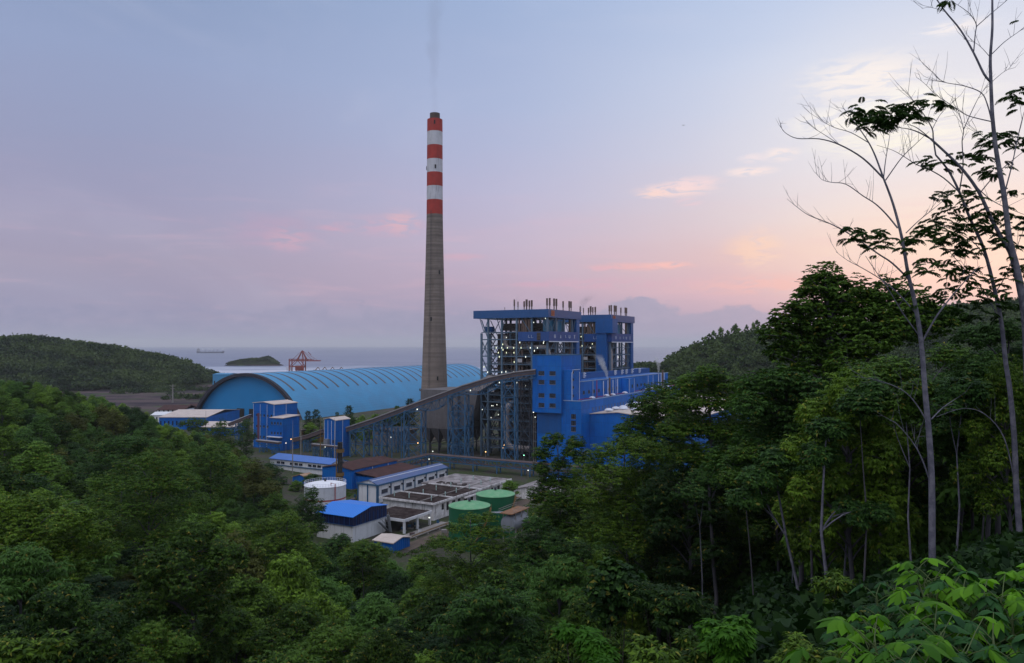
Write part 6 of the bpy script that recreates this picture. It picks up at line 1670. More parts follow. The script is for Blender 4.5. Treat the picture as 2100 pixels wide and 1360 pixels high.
X = rs.uniform(2, 26, 16000); Y = rs.uniform(14, 64, 16000); px = 1050 + FPX * X / Y
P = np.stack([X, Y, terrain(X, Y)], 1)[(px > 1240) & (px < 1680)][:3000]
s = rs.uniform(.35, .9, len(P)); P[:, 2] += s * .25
far_forest('forest_floor', P, s, 34, LEAFD, 'dark leafy forest floor in the hollow under the right hand trees', rs)  # the shade of the hollow is put into the darker leaf colour

# ---------------------------------------------------------------- individually shaped trees
def hero(label, D, pads, base_px, leafmat, L, nwh, k=8, flat=.62, wr=.36, droop=.15, bark=None, tw=.26, name='broadleaf_tree', depth=.5, trunk=None, seed=1, ground=None, group=None):
    """pads: (px, py, radius px) at about distance D; the trunk stands on the terrain under base_px"""
    rng = np.random.default_rng(seed); px2m = D / FPX; leafmat = HEROM.get(leafmat, leafmat)
    x0 = (base_px - 1050) / FPX * D; g = tz(x0, D) if ground is None else ground
    root = thing(name, label, 'tree', (x0, D, g - .3), group=group)
    tb = MB(); top = min(pads, key=lambda q: q[1]); tpt = at(top[0], top[1] + top[2] * .5, D)
    if trunk:
        tp = [(x0, D, g - .3)] + [tuple(at(a, b, D)) for a, b in trunk]
    else:
        tp = [(x0, D, g - .3)]
        for t_ in np.linspace(.15, 1, 8): tp.append((x0 + (tpt.x - x0) * t_ ** 1.6 + rng.normal() * .1, D + rng.normal() * .12, g + (tpt.z - g) * t_))
    n = len(tp); tb.tube(tp, list(np.linspace(tw / 2 * 1.15, tw / 2 * .35, n)), 10, cap=False)
    A = np.array(tp)
    P3 = []
    rmax = max(q[2] for q in pads)
    for (a, b, r) in pads:
        d_ = rng.uniform(-1, 1) * rmax * px2m * 1.6 * depth; c = np.array(at(a, b, D + d_)); rr = r * px2m * 1.05
        P3.append((c, rr, rr * flat))
        d2 = np.abs(A[:, 2] - (c[2] - abs(c[0] - x0) * .55 - 1.0)); s_ = A[max(1, d2.argmin())]
        q = limb(tb, s_, c, tw * .22, tw * .06, rng)
        for j in range(4): limb(tb, q[3], c + rng.normal(size=3) * rr * np.array([.6, .6, .6 * flat]), tw * .07, .012, rng, 3, .05, 4)
    tb_ob = tb.build('trunk', bark or BARK, root, smooth='all')
    V, F = pads_leaves(P3, nwh, k, L, rng, flat, wr, droop)
    me = np_mesh('crown', V - np.array([x0, D, g - .3]), F); me.materials.append(leafmat)
    o = bpy.data.objects.new('crown', me); COL.objects.link(o); o.parent = root
    return root
hero('big leaved dark green tree topping the right hand forest against the sky', 46, [(1692, 568, 34), (1672, 590, 30), (1735, 600, 42), (1655, 622, 34), (1700, 628, 38), (1620, 652, 36), (1588, 682, 30), (1660, 668, 44), (1725, 655, 46), (1785, 640, 44), (1770, 618, 34), (1820, 600, 38), (1870, 622, 38), (1925, 655, 36), (1885, 665, 44), (1845, 650, 40), (1640, 705, 40), (1700, 712, 46), (1770, 700, 46), (1830, 680, 44), (1600, 722, 26), (1740, 750, 50), (1650, 750, 40)], 1735, LEAFA, .30, 4600, k=8, wr=.42, flat=.75, seed=2, tw=.4)
hero('domed tree top standing left of the big leaved tree, in front of the hazy hill', 62, [(1455, 768, 26), (1425, 785, 34), (1490, 790, 32), (1400, 822, 34), (1450, 822, 40), (1508, 828, 34), (1530, 868, 34), (1420, 870, 40), (1480, 880, 44), (1385, 880, 30), (1400, 925, 40), (1460, 940, 46), (1520, 935, 40)], 1460, LEAFA, .30, 4200, seed=3, tw=.3)
hero('loose topped tree covering the end of the pale turbine hall roof', 76, [(1345, 806, 24), (1378, 800, 24), (1318, 828, 24), (1358, 840, 28), (1392, 838, 28), (1300, 868, 22), (1335, 880, 30), (1375, 885, 32), (1310, 905, 26), (1350, 925, 34), (1290, 900, 26), (1275, 880, 14), (1330, 855, 24), (1390, 925, 36), (1405, 865, 34)], 1352, LEAFA, .30, 4600, seed=4, tw=.26, flat=.8)
hero('broad light green tree in front of the blue hall base', 70, [(1238, 930, 28), (1280, 918, 32), (1325, 926, 34), (1365, 940, 34), (1210, 960, 30), (1255, 970, 38), (1310, 975, 44), (1370, 990, 42), (1215, 1010, 36), (1270, 1030, 44), (1340, 1045, 46), (1400, 1020, 36), (1230, 1080, 40), (1300, 1100, 46)], 1290, LEAFC, .28, 6800, seed=5, tw=.34, k=7, wr=.3, droop=.3, flat=.75)
hero('tree with two rounded tufts on top, before the blue tower wall', 84, [(1128, 905, 17), (1145, 898, 10), (1180, 908, 17), (1168, 925, 14), (1112, 930, 17), (1192, 938, 17), (1150, 950, 17), (1110, 960, 15), (1130, 985, 24), (1175, 985, 24), (1105, 1015, 22), (1150, 1025, 28), (1190, 1030, 28), (1125, 1065, 32), (1180, 1075, 34)], 1152, LEAFA, .30, 4600, seed=6, tw=.26, flat=.8)
hero('light green layered tree in front of the green storage tanks', 96, [(965, 1062, 20), (1000, 1062, 20), (940, 1082, 22), (985, 1090, 26), (1022, 1092, 24), (905, 1110, 24), (950, 1118, 30), (1005, 1125, 32), (1045, 1118, 20), (880, 1145, 24), (925, 1158, 32), (985, 1170, 36), (1040, 1165, 28), (900, 1195, 34), (970, 1210, 38)], 965, LEAFC, .30, 4200, seed=7, tw=.28, flat=.5, k=7, wr=.32)
hero('tree of long star shaped leaf clusters low in the centre', 50, [(1000, 1222, 30), (960, 1245, 34), (1045, 1240, 34), (1000, 1268, 38), (930, 1280, 34), (1070, 1285, 34), (1000, 1315, 42), (950, 1330, 36), (1060, 1335, 38)], 1000, LEAFB, .42, 1500, seed=8, tw=.22, k=9, wr=.22, droop=.25, flat=.5)
hero('large rounded tree rising above the left forest, paler at the top', 95, [(312, 942, 30), (275, 955, 34), (350, 960, 34), (235, 985, 36), (300, 990, 46), (372, 990, 40), (205, 1025, 34), (260, 1040, 46), (330, 1045, 50), (395, 1035, 36), (215, 1080, 38), (290, 1095, 48), (360, 1100, 46), (415, 1085, 26)], 305, LEAFA, .32, 5200, seed=9, tw=.34, flat=.5)
hero('wide flat topped tree on the left hillside above the rounded one', 135, [(262, 905, 34), (300, 912, 26), (225, 915, 28), (250, 935, 36), (200, 938, 28), (180, 960, 30), (230, 965, 40)], 240, LEAFB, .40, 2600, seed=10, tw=.3, flat=.35)
hero('fresh green leafy tree at the left edge of the view', 58, [(35, 1040, 40), (90, 1045, 38), (140, 1065, 36), (190, 1090, 30), (30, 1090, 48), (100, 1100, 48), (160, 1125, 44), (215, 1125, 24), (50, 1150, 48), (120, 1165, 50)], 100, LEAFC, .28, 4200, seed=11, tw=.34)
hero('spreading green tree between the left forest and the blue roofed block', 100, [(590, 1062, 24), (555, 1075, 28), (515, 1092, 28), (622, 1088, 26), (580, 1105, 34), (535, 1125, 36), (620, 1130, 34), (500, 1145, 32), (570, 1160, 40), (650, 1150, 26), (600, 1195, 40), (530, 1195, 40)], 575, LEAFC, .30, 4200, seed=12, tw=.3, flat=.5)
hero('olive brown tree near the right end of the left forest', 190, [(515, 955, 20), (535, 972, 24), (550, 1000, 22), (525, 1000, 26), (505, 985, 20)], 528, LEAFO, .5, 1500, seed=13, tw=.3)
hero('tall green domed tree left of the olive tree', 175, [(430, 925, 24), (410, 945, 26), (450, 945, 26), (470, 965, 24), (425, 975, 34), (400, 990, 28), (460, 1000, 30)], 435, LEAFA, .5, 2200, seed=14, tw=.3, flat=.8)
hero('dark feathery tree in front of the round white tank', 205, [(640, 1010, 12), (630, 1028, 17), (648, 1040, 17), (622, 1052, 18), (640, 1065, 22), (655, 1080, 14)], 640, LEAFB, .5, 1500, seed=15, tw=.25, flat=.9)
hero('dark slender tree hung with creepers, left of the large transfer tower', 335, [(507, 868, 9), (500, 882, 12), (515, 892, 11), (502, 905, 13), (508, 925, 11), (503, 945, 10)], 505, LEAFB, .6, 1200, seed=16, tw=.5, flat=1.1, bark=BARKD)
hero('leafy tree left of the dark slender tree, before the warehouse', 330, [(456, 868, 10), (448, 880, 13), (466, 888, 14), (440, 895, 14), (460, 905, 16), (478, 910, 12)], 458, LEAFA, .6, 1200, seed=17, tw=.4, flat=.8)
hero('low spreading tree in front of the blue warehouse', 340, [(396, 862, 11), (412, 866, 13), (380, 868, 12), (400, 878, 16), (420, 885, 14)], 400, LEAFA, .6, 1000, seed=18, tw=.4, flat=.5)
hero('dark round tree beside the long low workshop', 300, [(553, 955, 10), (565, 965, 13), (550, 975, 14), (570, 985, 15), (582, 1000, 12)], 562, LEAFB, .55, 1200, seed=19, tw=.3)
hero('small tree at the foot of the blue roofed block', 150, [(700, 1108, 18), (680, 1120, 16), (720, 1128, 16), (700, 1140, 24)], 700, LEAFB, .42, 1400, seed=20, tw=.2)
hero('thin tree with dark top below the small beige roofed shed', 125, [(745, 1130, 22), (720, 1150, 24), (775, 1148, 20), (745, 1175, 30), (790, 1185, 24)], 748, LEAFA, .40, 1800, seed=21, tw=.2)
hero('low leafy tree hiding the foot of the blue roofed block and the small shed', 148, [(728, 1124, 15), (748, 1118, 15), (770, 1124, 15), (790, 1132, 12), (715, 1135, 16), (755, 1138, 18)], 750, LEAFC, .38, 1500, seed=29, tw=.2, flat=.7)
hero('tree at the lower right of the pale green one, below the vessel', 72, [(1095, 1075, 24), (1075, 1110, 26), (1125, 1110, 32), (1090, 1150, 36), (1145, 1160, 38), (1075, 1195, 34), (1130, 1215, 42), (1180, 1130, 34), (1190, 1190, 38)], 1120, LEAFB, .28, 3600, seed=22, tw=.24)
# right hand mass, nearer
hero('dense mid green tree under the big leaved one', 42, [(1560, 790, 40), (1540, 830, 40), (1500, 950, 44), (1610, 780, 40), (1660, 800, 46), (1580, 840, 46), (1640, 860, 50), (1700, 830, 46), (1560, 900, 46), (1620, 920, 50), (1690, 900, 50), (1540, 960, 44), (1600, 990, 46)], 1640, LEAFB, .26, 4200, seed=23, tw=.26, k=8, wr=.4)
hero('leafy tree filling the gap between the two pale trunks', 36, [(1770, 780, 44), (1830, 760, 44), (1860, 820, 44), (1790, 850, 48), (1740, 880, 46), (1850, 900, 48), (1780, 940, 50), (1950, 730, 36)], 1812, LEAFA, .22, 3600, seed=24, tw=.17, k=8, wr=.36, trunk=[(1800, 1210), (1806, 1100), (1816, 1000), (1818, 900), (1812, 800), (1806, 760)])
hero('leafy dark tree at the right edge of the view', 32, [(2000, 690, 34), (2060, 680, 34), (2090, 730, 40), (2010, 760, 44), (1960, 800, 40), (2060, 810, 46), (2000, 860, 46), (1950, 900, 40), (2080, 900, 46), (2020, 950, 46)], 2040, LEAFH, .20, 4200, seed=25, tw=.2, k=9, wr=.3)
hero('slim tree with a pale leaning trunk deep in the right hand shade', 33, [(1560, 980, 34), (1590, 940, 30), (1530, 1020, 30)], 1655, LEAFB, .22, 1100, seed=26, tw=.15, trunk=[(1648, 1300), (1635, 1200), (1612, 1100), (1596, 1010), (1590, 950)], bark=BARKP)
hero('slim tree with a crooked grey trunk in the middle of the right hand shade', 30, [(1700, 880, 32), (1740, 1040, 24), (1680, 930, 30), (1760, 1060, 26), (1800, 1050, 24)], 1712, LEAFB, .22, 1500, seed=27, tw=.16, trunk=[(1708, 1300), (1697, 1200), (1684, 1090), (1688, 1000), (1694, 900)], bark=BARKP)
hero('slim double stemmed tree behind the crooked grey trunk', 36, [(1650, 960, 30), (1670, 1000, 26)], 1672, LEAFB, .24, 900, seed=28, tw=.16, trunk=[(1668, 1300), (1665, 1160), (1662, 1050), (1655, 960)], bark=BARK)

for k, (px, D, trk, pads_, lab) in enumerate([
    (1545, 40, [(1548, 1260), (1540, 1150), (1530, 1040), (1535, 960)], [(1530, 930, 30), (1500, 980, 26), (1560, 960, 26)], 'thin grey stem nearest the dark hollow in the right hand shade'),
    (1622, 44, [(1622, 1250), (1630, 1100), (1640, 1000)], [(1645, 980, 24)], 'faint thin stem just left of the double stemmed tree'),
    (1728, 34, [(1730, 1200), (1738, 1080), (1745, 980), (1748, 880)], [(1748, 860, 34), (1720, 830, 30)], 'thin straight stem right of the crooked grey trunk'),
    (1768, 30, [(1772, 1190), (1778, 1060), (1770, 960), (1764, 860)], [(1764, 830, 34), (1790, 800, 30)], 'thin stem with a bend, before the middle pale trunk'),
    (1868, 29, [(1870, 1180), (1862, 1060), (1866, 960), (1858, 860)], [(1858, 830, 32), (1830, 850, 26), (1880, 800, 26)], 'dark thin stem just left of the tall forked pale trunk'),
    (1962, 28, [(1960, 1160), (1968, 1040), (1962, 930), (1975, 820)], [(1978, 800, 34), (1950, 830, 28)], 'slanting thin stem between the two tallest trunks'),
    (2012, 30, [(2010, 1180), (2018, 1050), (2008, 930), (2012, 840)], [(2012, 820, 30), (2040, 800, 30)], 'thin stem with side twigs left of the trunk at the right edge'),
    (1440, 55, [(1440, 1180), (1435, 1080), (1446, 1000)], [(1448, 980, 30), (1420, 1010, 28)], 'thin stem in the shade under the domed tree top')]):
    hero(lab, D, pads_, px, LEAFB if k % 2 else LEAFA, .22, 700, seed=80 + k, tw=.09, trunk=trk, bark=BARKP if k % 3 else BARK, name='slender_tree')

# ---------------------------------------------------------------- tall open feathery trees at the right, limb by limb
def feathery(label, D, base_px, limbs, boughs, twr, seed, tw_n=1.0):
    """limbs: (list of px points, start diameter m, end diameter m)"""
    rng = np.random.default_rng(seed)
    x0 = (base_px - 1050) / FPX * D; g = tz(x0, D)
    root = thing('feathery_tree', label, 'tree', (x0, D, g - .2))
    tr = MB(); tg = MB()
    for li, (pts, d0, d1) in enumerate(limbs):
        br = MB()
        n = len(pts); P = []
        dj = 0 if li == 0 else rng.uniform(-.9, .9)
        for i, (a, b) in enumerate(pts):
            dd = D + dj * (i / (n - 1)) + (0 if li == 0 else rng.normal() * .05 * i); P.append(Vector(at(a, b, dd)))
        if li == 0 : P = [Vector((x0, D, g - .2))] + P
        # smooth the polyline
        Q = []; m_ = len(P)
        for i in range(m_ - 1):
            p0 = P[max(i-1, 0)]; p1 = P[i]; p2 = P[i+1]; p3 = P[min(i+2, m_-1)]
            for s_ in range(4):
                t_ = s_ / 4; Q.append(.5 * ((2*p1) + (-p0 + p2)*t_ + (2*p0 - 5*p1 + 4*p2 - p3)*t_*t_ + (-p0 + 3*p1 - 3*p2 + p3)*t_**3))
        Q.append(P[-1]); rad = list(np.linspace(d0 / 2, d1 / 2, len(Q)))
        (tr if li == 0 else br).tube([tuple(q) for q in Q], [r_ * (1 if li == 0 else .78) for r_ in rad], 10 if li == 0 else 6, cap=False)
        # twigs near the outer half
        if d1 < .035:
            for i in range(len(Q) // 3, len(Q) - 1):
                if rng.random() < .55 * tw_n:
                    p = Q[i]; t_ = (Q[i+1] - Q[i]).normalized(); s_ = Vector(rng.normal(size=3)); s_.z = abs(s_.z) * .9 + .2; s_.y *= .5
                    d_ = (t_ * .8 + s_.normalized() * .9).normalized(); Ln = rng.uniform(.3, 1.2)
                    q1 = p + d_ * Ln * .5 + Vector(rng.normal(size=3)) * .04; q2 = q1 + (d_ + Vector((0, 0, .25))).normalized() * Ln * .5
                    br.tube([tuple(p), tuple(q1), tuple(q2)], [.0065, .005, .0025], 4, cap=False)
                    if rng.random() < .6: q3 = q1 + (d_ + Vector(rng.normal(size=3)) * .6).normalized() * Ln * .4; br.tube([tuple(q1), tuple(q3)], [.005, .003], 4, cap=False)
        if br.v: br.build('branch', BARKP, root, smooth='all')
    tr.build('trunk', BARKP, root, smooth='all')
    # feathery leaves: fronds made of two rows of narrow leaflets
    Vs = []; Fs = []; o = 0
    for (a, b, r, n) in boughs:
        for j in range(int(n * 1.7)):
            q = np.array(at(a + rng.normal() * r * .68, b + rng.normal() * r * .38, D + rng.uniform(-.9, .9)))
            ang = rng.random() * 2 * pi; L = rng.uniform(.26, .52)
            dh = np.array([cos(ang), sin(ang) * .6, 0]); dh /= np.linalg.norm(dh); m = 11
            t_ = np.linspace(.05, 1, m)
            R_ = q + dh * (t_ * L)[:, None] + np.array([0, 0, 1])[None] * (.18 * t_ - .62 * t_ ** 2)[:, None] * L
            for sg in (-1, 1):
                for row in range(2):
                    side = np.cross(dh, [0, 0, 1.0]) * sg
                    C = R_; Dd = np.repeat((side + dh * .7 + np.array([0, 0, -.35 - .25 * row]))[None], m, 0) + rng.normal(size=(m, 3)) * .12
                    ll = .14 * np.sin(np.pi * (t_ * .85 + .12)) + .02
                    V, F = leaf_quads(C, unit(Dd), np.repeat(np.array([[0, 0, 1.0]]), m, 0), ll, ll * .30 + .008, rng)
                    Vs.append(V); Fs.append(F + o); o += len(V)
    me = np_mesh('crown', np.concatenate(Vs) - np.array([x0, D, g - .2]), np.concatenate(Fs)); me.materials.append(LEAFH)
    ob = bpy.data.objects.new('crown', me); COL.objects.link(ob); ob.parent = root
    return root
feathery('tall slender tree with a pale trunk and bare forked branches reaching left over the sky', 25, 1912,
 [([(1912, 1150), (1911, 1000), (1906, 900), (1897, 800), (1889, 700), (1876, 620), (1862, 560), (1850, 490), (1832, 420), (1812, 366)], .235, .06),
  ([(1812, 366), (1770, 325), (1722, 297), (1680, 285), (1635, 284), (1610, 272), (1600, 258)], .08, .012),
  ([(1812, 366), (1795, 320), (1780, 290), (1758, 258), (1733, 226), (1728, 222)], .08, .014),
  ([(1812, 366), (1816, 330), (1822, 295), (1826, 268)], .05, .012),
  ([(1816, 370), (1848, 325), (1875, 298), (1905, 270)], .05, .014),
  ([(1780, 292), (1745, 272), (1712, 262), (1690, 250), (1674, 234)], .04, .01),
  ([(1722, 297), (1690, 276), (1668, 262), (1653, 247)], .03, .01),
  ([(1841, 468), (1818, 440), (1795, 418), (1770, 402), (1735, 378), (1705, 374), (1685, 368), (1673, 353)], .07, .012),
  ([(1858, 478), (1885, 452), (1910, 432), (1932, 414)], .045, .012),
  ([(1866, 575), (1830, 540), (1800, 520), (1750, 485), (1705, 460), (1660, 442), (1635, 425), (1614, 408)], .08, .012),
  ([(1876, 640), (1840, 600), (1805, 572), (1765, 548), (1738, 534), (1714, 516)], .06, .012),
  ([(1892, 700), (1920, 650), (1950, 610), (1985, 570), (2010, 545)], .09, .02),
  ([(1886, 690), (1850, 640), (1820, 590), (1795, 555), (1775, 525)], .05, .02),
  ([(1904, 870), (1880, 830), (1850, 800), (1800, 780), (1750, 772)], .06, .014), ([(1910, 860), (1935, 835), (1965, 815)], .06, .02),
  ([(1908, 990), (1890, 940), (1870, 905), (1840, 870), (1825, 862)], .07, .02)],
 [(1762, 486, 30, 12), (1795, 500, 26, 9), (1738, 470, 16, 4), (1800, 478, 20, 5), (1872, 492, 26, 8), (1895, 480, 20, 5), (1890, 545, 30, 8), (1925, 555, 26, 6), (1860, 505, 14, 3)], 1, 61)
feathery('tall feathery tree whose leafy boughs lean left from beside the biggest trunk', 26, 2092,
 [([(2090, 1200), (2091, 1100), (2084, 1000), (2080, 900), (2071, 800), (2062, 740), (2054, 665), (2041, 600), (2018, 512), (1990, 450), (1968, 395), (1945, 350), (1919, 318)], .225, .055),
  ([(1919, 318), (1914, 285), (1912, 265), (1898, 240), (1882, 218), (1868, 200), (1858, 185)], .07, .014),
  ([(1968, 395), (1935, 365), (1900, 345), (1880, 338), (1855, 322), (1830, 308), (1798, 298)], .06, .014),
  ([(1912, 265), (1925, 240), (1940, 222), (1960, 205)], .03, .012),
  ([(1968, 390), (1975, 340), (1973, 290), (1976, 266), (1965, 225), (1958, 200)], .06, .016),
  ([(1976, 266), (1994, 226), (2010, 195), (2030, 170)], .04, .014),
  ([(2041, 600), (2060, 570), (2080, 520), (2100, 470)], .05, .02),
  ([(2030, 545), (2000, 500), (1960, 475), (1930, 462)], .05, .014), ([(2054, 665), (2020, 600), (1985, 560), (1950, 520), (1930, 500)], .05, .014),
  ([(2083, 1000), (2060, 900), (2020, 850), (1975, 838), (1920, 855)], .06, .02)],
 [(1925, 332, 18, 6), (1900, 330, 16, 5), (1975, 325, 26, 8), (1998, 318, 26, 8), (2035, 288, 22, 7), (2060, 282, 26, 8), (2085, 295, 24, 8), (2020, 345, 24, 7), (2045, 352, 20, 5),
  (1960, 425, 26, 7), (1940, 400, 20, 5), (1925, 455, 26, 9), (1950, 470, 30, 10), (1990, 440, 30, 10), (2040, 430, 30, 9), (2080, 450, 30, 9), (1985, 500, 30, 9), (2050, 500, 30, 8), (1960, 540, 30, 10), (1995, 560, 28, 8), (2075, 560, 30, 9), (1970, 600, 30, 9), (2020, 610, 28, 7), (2085, 620, 28, 8), (1920, 600, 26, 6), (1945, 640, 30, 8), (2030, 660, 30, 8), (1905, 470, 22, 6), (1930, 490, 26, 8), (1965, 505, 26, 8), (2005, 470, 26, 8), (2035, 470, 26, 7), (2070, 480, 24, 6), (1945, 570, 26, 7), (1985, 640, 26, 7), (1900, 620, 22, 5), (1990, 400, 22, 5), (2090, 400, 22, 6), (2050, 590, 26, 7), (2095, 540, 22, 6), (1955, 385, 16, 4), (2010, 590, 24, 6)], 1, 62)
feathery('tallest pale trunk at the far right, forking near the top edge of the view', 25, 2160,
 [([(2150, 1000), (2140, 850), (2120, 720), (2100, 620), (2085, 547), (2070, 488), (2059, 400), (2048, 340), (2041, 294), (2035, 235), (2032, 165), (2031, 118), (2035, 59), (2035, 0), (2036, -60)], .26, .05),
  ([(2032, 168), (2018, 152), (1997, 109), (1970, 62), (1938, 23), (1915, -10), (1900, -30)], .11, .04),
  ([(1997, 105), (2000, 70), (2002, 50), (1990, 30), (1970, 14), (1950, 2)], .05, .014),
  ([(2002, 55), (2030, 30), (2060, 5), (2075, -10)], .04, .012), ([(2035, 110), (2060, 86), (2085, 68), (2110, 50)], .04, .014),
  ([(2031, 118), (2015, 100), (2000, 88), (1975, 80)], .03, .01), ([(2034, 168), (2055, 150), (2070, 140), (2078, 126)], .025, .01),
  ([(2034, 250), (2025, 215), (2012, 190), (1976, 176), (1935, 168), (1915, 150), (1905, 142)], .06, .012), ([(1935, 168), (1915, 165), (1895, 163)], .02, .01),
  ([(2036, 250), (2005, 243), (1980, 235), (1950, 215), (1920, 195), (1900, 175), (1882, 160)], .05, .012),
  ([(2041, 294), (2015, 280), (1995, 262), (1975, 250)], .03, .01), ([(2059, 400), (2075, 340), (2090, 270), (2100, 230)], .06, .02), ([(1938, 24), (1920, 18), (1905, 15), (1890, 18)], .025, .01)],
 [(2078, 195, 16, 6), (2090, 210, 14, 4), (2095, 180, 12, 3), (1950, 3, 8, 3), (2088, 40, 7, 1)], 1, 63)
feathery('leaning pale tree whose top carries one dark leafy bough over the open sky', 25.6, 2110,
 [([(2110, 900), (2105, 760), (2098, 640), (2076, 532), (2059, 497), (2035, 453), (2009, 397), (1980, 355), (1953, 326), (1909, 285)], .20, .07),
  ([(1909, 285), (1885, 272), (1865, 265), (1845, 262), (1829, 259)], .07, .02), ([(1909, 285), (1880, 262), (1860, 255)], .05, .02),
  ([(2009, 397), (2040, 360), (2075, 330), (2100, 310)], .05, .02), ([(1990, 370), (2020, 400), (2050, 420), (2100, 440)], .05, .02)],
 [(1790, 232, 30, 14), (1812, 238, 30, 14), (1765, 238, 18, 6), (1755, 235, 14, 4), (1835, 232, 24, 9), (1850, 238, 22, 7), (1805, 252, 26, 8), (1785, 262, 16, 4), (1865, 218, 20, 6), (1895, 212, 24, 7), (1920, 212, 20, 5), (1875, 235, 16, 4)], 1, 64)

# ---------------------------------------------------------------- broad palmate leaved plants close to the viewer
def palmate(C, ax, up, r, rng, V, F, lobes=7):
    ax = unit(np.array(ax)); up = unit(np.array(up)); s = np.cross(ax, up)
    for k in range(lobes):
        a = (k - (lobes - 1) / 2) * (4.4 / lobes) * 1.0
        d = ax * cos(a) + s * sin(a); sd = np.cross(d, up); L = r * (1 - .28 * abs(a) / 2.2) * rng.uniform(.9, 1.1); wd = L * .225
        o = len(V); t_ = [0, .3, .62, 1.0]; hw = [.02 * r, wd * .85, wd, 0.0]; dz = [0, .03, -.12, -.42]
        for tt, h_, z in zip(t_, hw, dz):
            c = C + d * L * tt * (1 - .15 * tt) + up * L * z * .9
            V.append(c - sd * h_ - up * h_ * .25); V.append(c); V.append(c + sd * h_ - up * h_ * .25)
        for i in range(3):
            b = o + i * 3; F.append((b, b + 1, b + 4, b + 3)); F.append((b + 1, b + 2, b + 5, b + 4))
def palm_plant(label, px, D, Ht, n, r, mat, seed, group=None):
    rng = np.random.default_rng(seed); x0 = (px - 1050) / FPX * D; g = tz(x0, D)
    root = thing('broad_leaved_plant', label, 'plant', (x0, D, g - .05), group=group)
    st = MB(); V = []; F = []; nst = max(2, n // 9)
    for s_ in range(nst):
        top = np.array([rng.normal() * .32, rng.normal() * .3, Ht * rng.uniform(.75, 1.0)])
        st.tube([(x0 + rng.normal() * .05, D, g - .05), tuple(np.array([x0, D, g]) + top * .5 + rng.normal(size=3) * .03), tuple(np.array([x0, D, g]) + top)], [.02, .016, .01], 6, cap=False)
        m = n // nst
        for k in range(m):
            a = k * 2.4 + rng.random(); f = 1 - .62 * (k / m)
            p = np.array([x0, D, g]) + top * f; el_ = .9 - 1.0 * (k / m)
            d = np.array([cos(a), sin(a), el_]); pl = r * rng.uniform(.8, 1.5); q = p + unit(d) * pl
            st.tube([tuple(p), tuple(p + unit(d) * pl * .5 + np.array([0, 0, .02])), tuple(q)], [.006, .005, .004], 4, cap=False)
            palmate(q, np.array([cos(a), sin(a), -.35 + .2 * rng.normal()]), np.array([-.3 * cos(a), -.3 * sin(a), 1]) + rng.normal(size=3) * .15, r * rng.uniform(.7, 1.15), rng, V, F, 7 if rng.random() < .7 else 5)
    st.build('stem', MATS['plant_stem'], root, smooth='all')
    me = np_mesh('foliage', np.array(V) - np.array([x0, D, g - .05]), np.array(F), smooth=True); me.materials.append(mat)
    ob = bpy.data.objects.new('foliage', me); COL.objects.link(ob); ob.parent = root
    return root
pmat('plant_stem', (.07, .10, .03), .7)
for k, (px, D, Ht, n, r, mt, lab) in enumerate([
    (1735, 7.4, 0.77, 16, 0.202, LEAFP, 'lime green star leaved plant lowest in the right foreground'), (1815, 7.0, 0.92, 16, 0.210, LEAFP, 'second lime green star leaved plant, right of the lowest one'),
    (1680, 8.2, 0.47, 12, 0.168, LEAFP, 'small lime green plant at the left end of the foreground plants'), (1905, 6.6, 0.67, 16, 0.202, LEAFP, 'lime green plant at the bottom edge right of the middle'),
    (1875, 9.0, 1.07, 18, 0.202, LEAFP, 'lime green plant around the base of the pale trunk'), (1945, 8.6, 1.02, 18, 0.210, LEAFP, 'bright green plant right of the pale trunk base'),
    (2005, 8.4, 0.92, 18, 0.218, LEAFP, 'bright green plant near the right edge, upper row'), (2075, 8.2, 0.82, 18, 0.227, LEAFQ, 'dark green star leaved plant at the right edge, upper row'),
    (1760, 9.6, 0.97, 16, 0.185, LEAFP, 'bright green plant behind the lime ones, by the thin trunk'), (1800, 10.5, 1.07, 16, 0.185, LEAFQ, 'dark star leaved plant behind the middle of the foreground row'),
    (1950, 7.2, 0.67, 18, 0.227, LEAFQ, 'dark star leaved plant in the lower row, left of two'), (2045, 6.9, 0.62, 20, 0.235, LEAFQ, 'dark star leaved plant in the lower right corner'),
    (1990, 6.4, 0.45, 14, 0.218, LEAFQ, 'low dark star leaved plant at the bottom edge near the corner'), (1700, 10.2, 0.77, 14, 0.168, LEAFQ, 'dull green star leaved plant by the crooked trunk'),
    (1850, 8.0, 0.72, 16, 0.193, LEAFQ, 'dark star leaved plant between the lime plants and the pale trunk'), (2110, 8.8, 1.12, 16, 0.218, LEAFP, 'bright green plant cut by the right edge')]):
    palm_plant(lab, px, D, Ht, int(n * 1.6), r * (1.3 if k < 4 else 1.12), mt, 200 + k)
def shrub(label, px, py, D, wpx, hpx, mat, seed, L=.13, k=7, nwh=420, wr=.34):
    rng = np.random.default_rng(seed); c = at(px, py, D); px2m = D / FPX; g = tz(c.x, D)
    root = thing('shrub', label, 'shrub', (c.x, D, g))
    tb = MB(); pads = []
    for i in range(8):
        q = np.array([c.x + rng.normal() * wpx * .28 * px2m, D + rng.normal() * .3, c.z + (rng.random() - .5) * hpx * px2m]); pads.append((q, wpx * px2m * .26, wpx * px2m * .22))
        tb.tube([(c.x, D, g), (c.x * .5 + q[0] * .5, D, (g + q[2]) / 2), tuple(q)], [.02, .014, .006], 5, cap=False)
    tb.build('stem', BARKD, root)
    V, F = pads_leaves(pads, nwh, k, L, rng, .8, wr, .2); me = np_mesh('foliage', V - np.array([c.x, D, g]), F); me.materials.append(mat)
    ob = bpy.data.objects.new('foliage', me); COL.objects.link(ob); ob.parent = root
shrub('yellow green sapling with drooping leaves at the bottom, left of the middle one', 1222, 1325, 11, 60, 60, LEAFP, 301, .12)
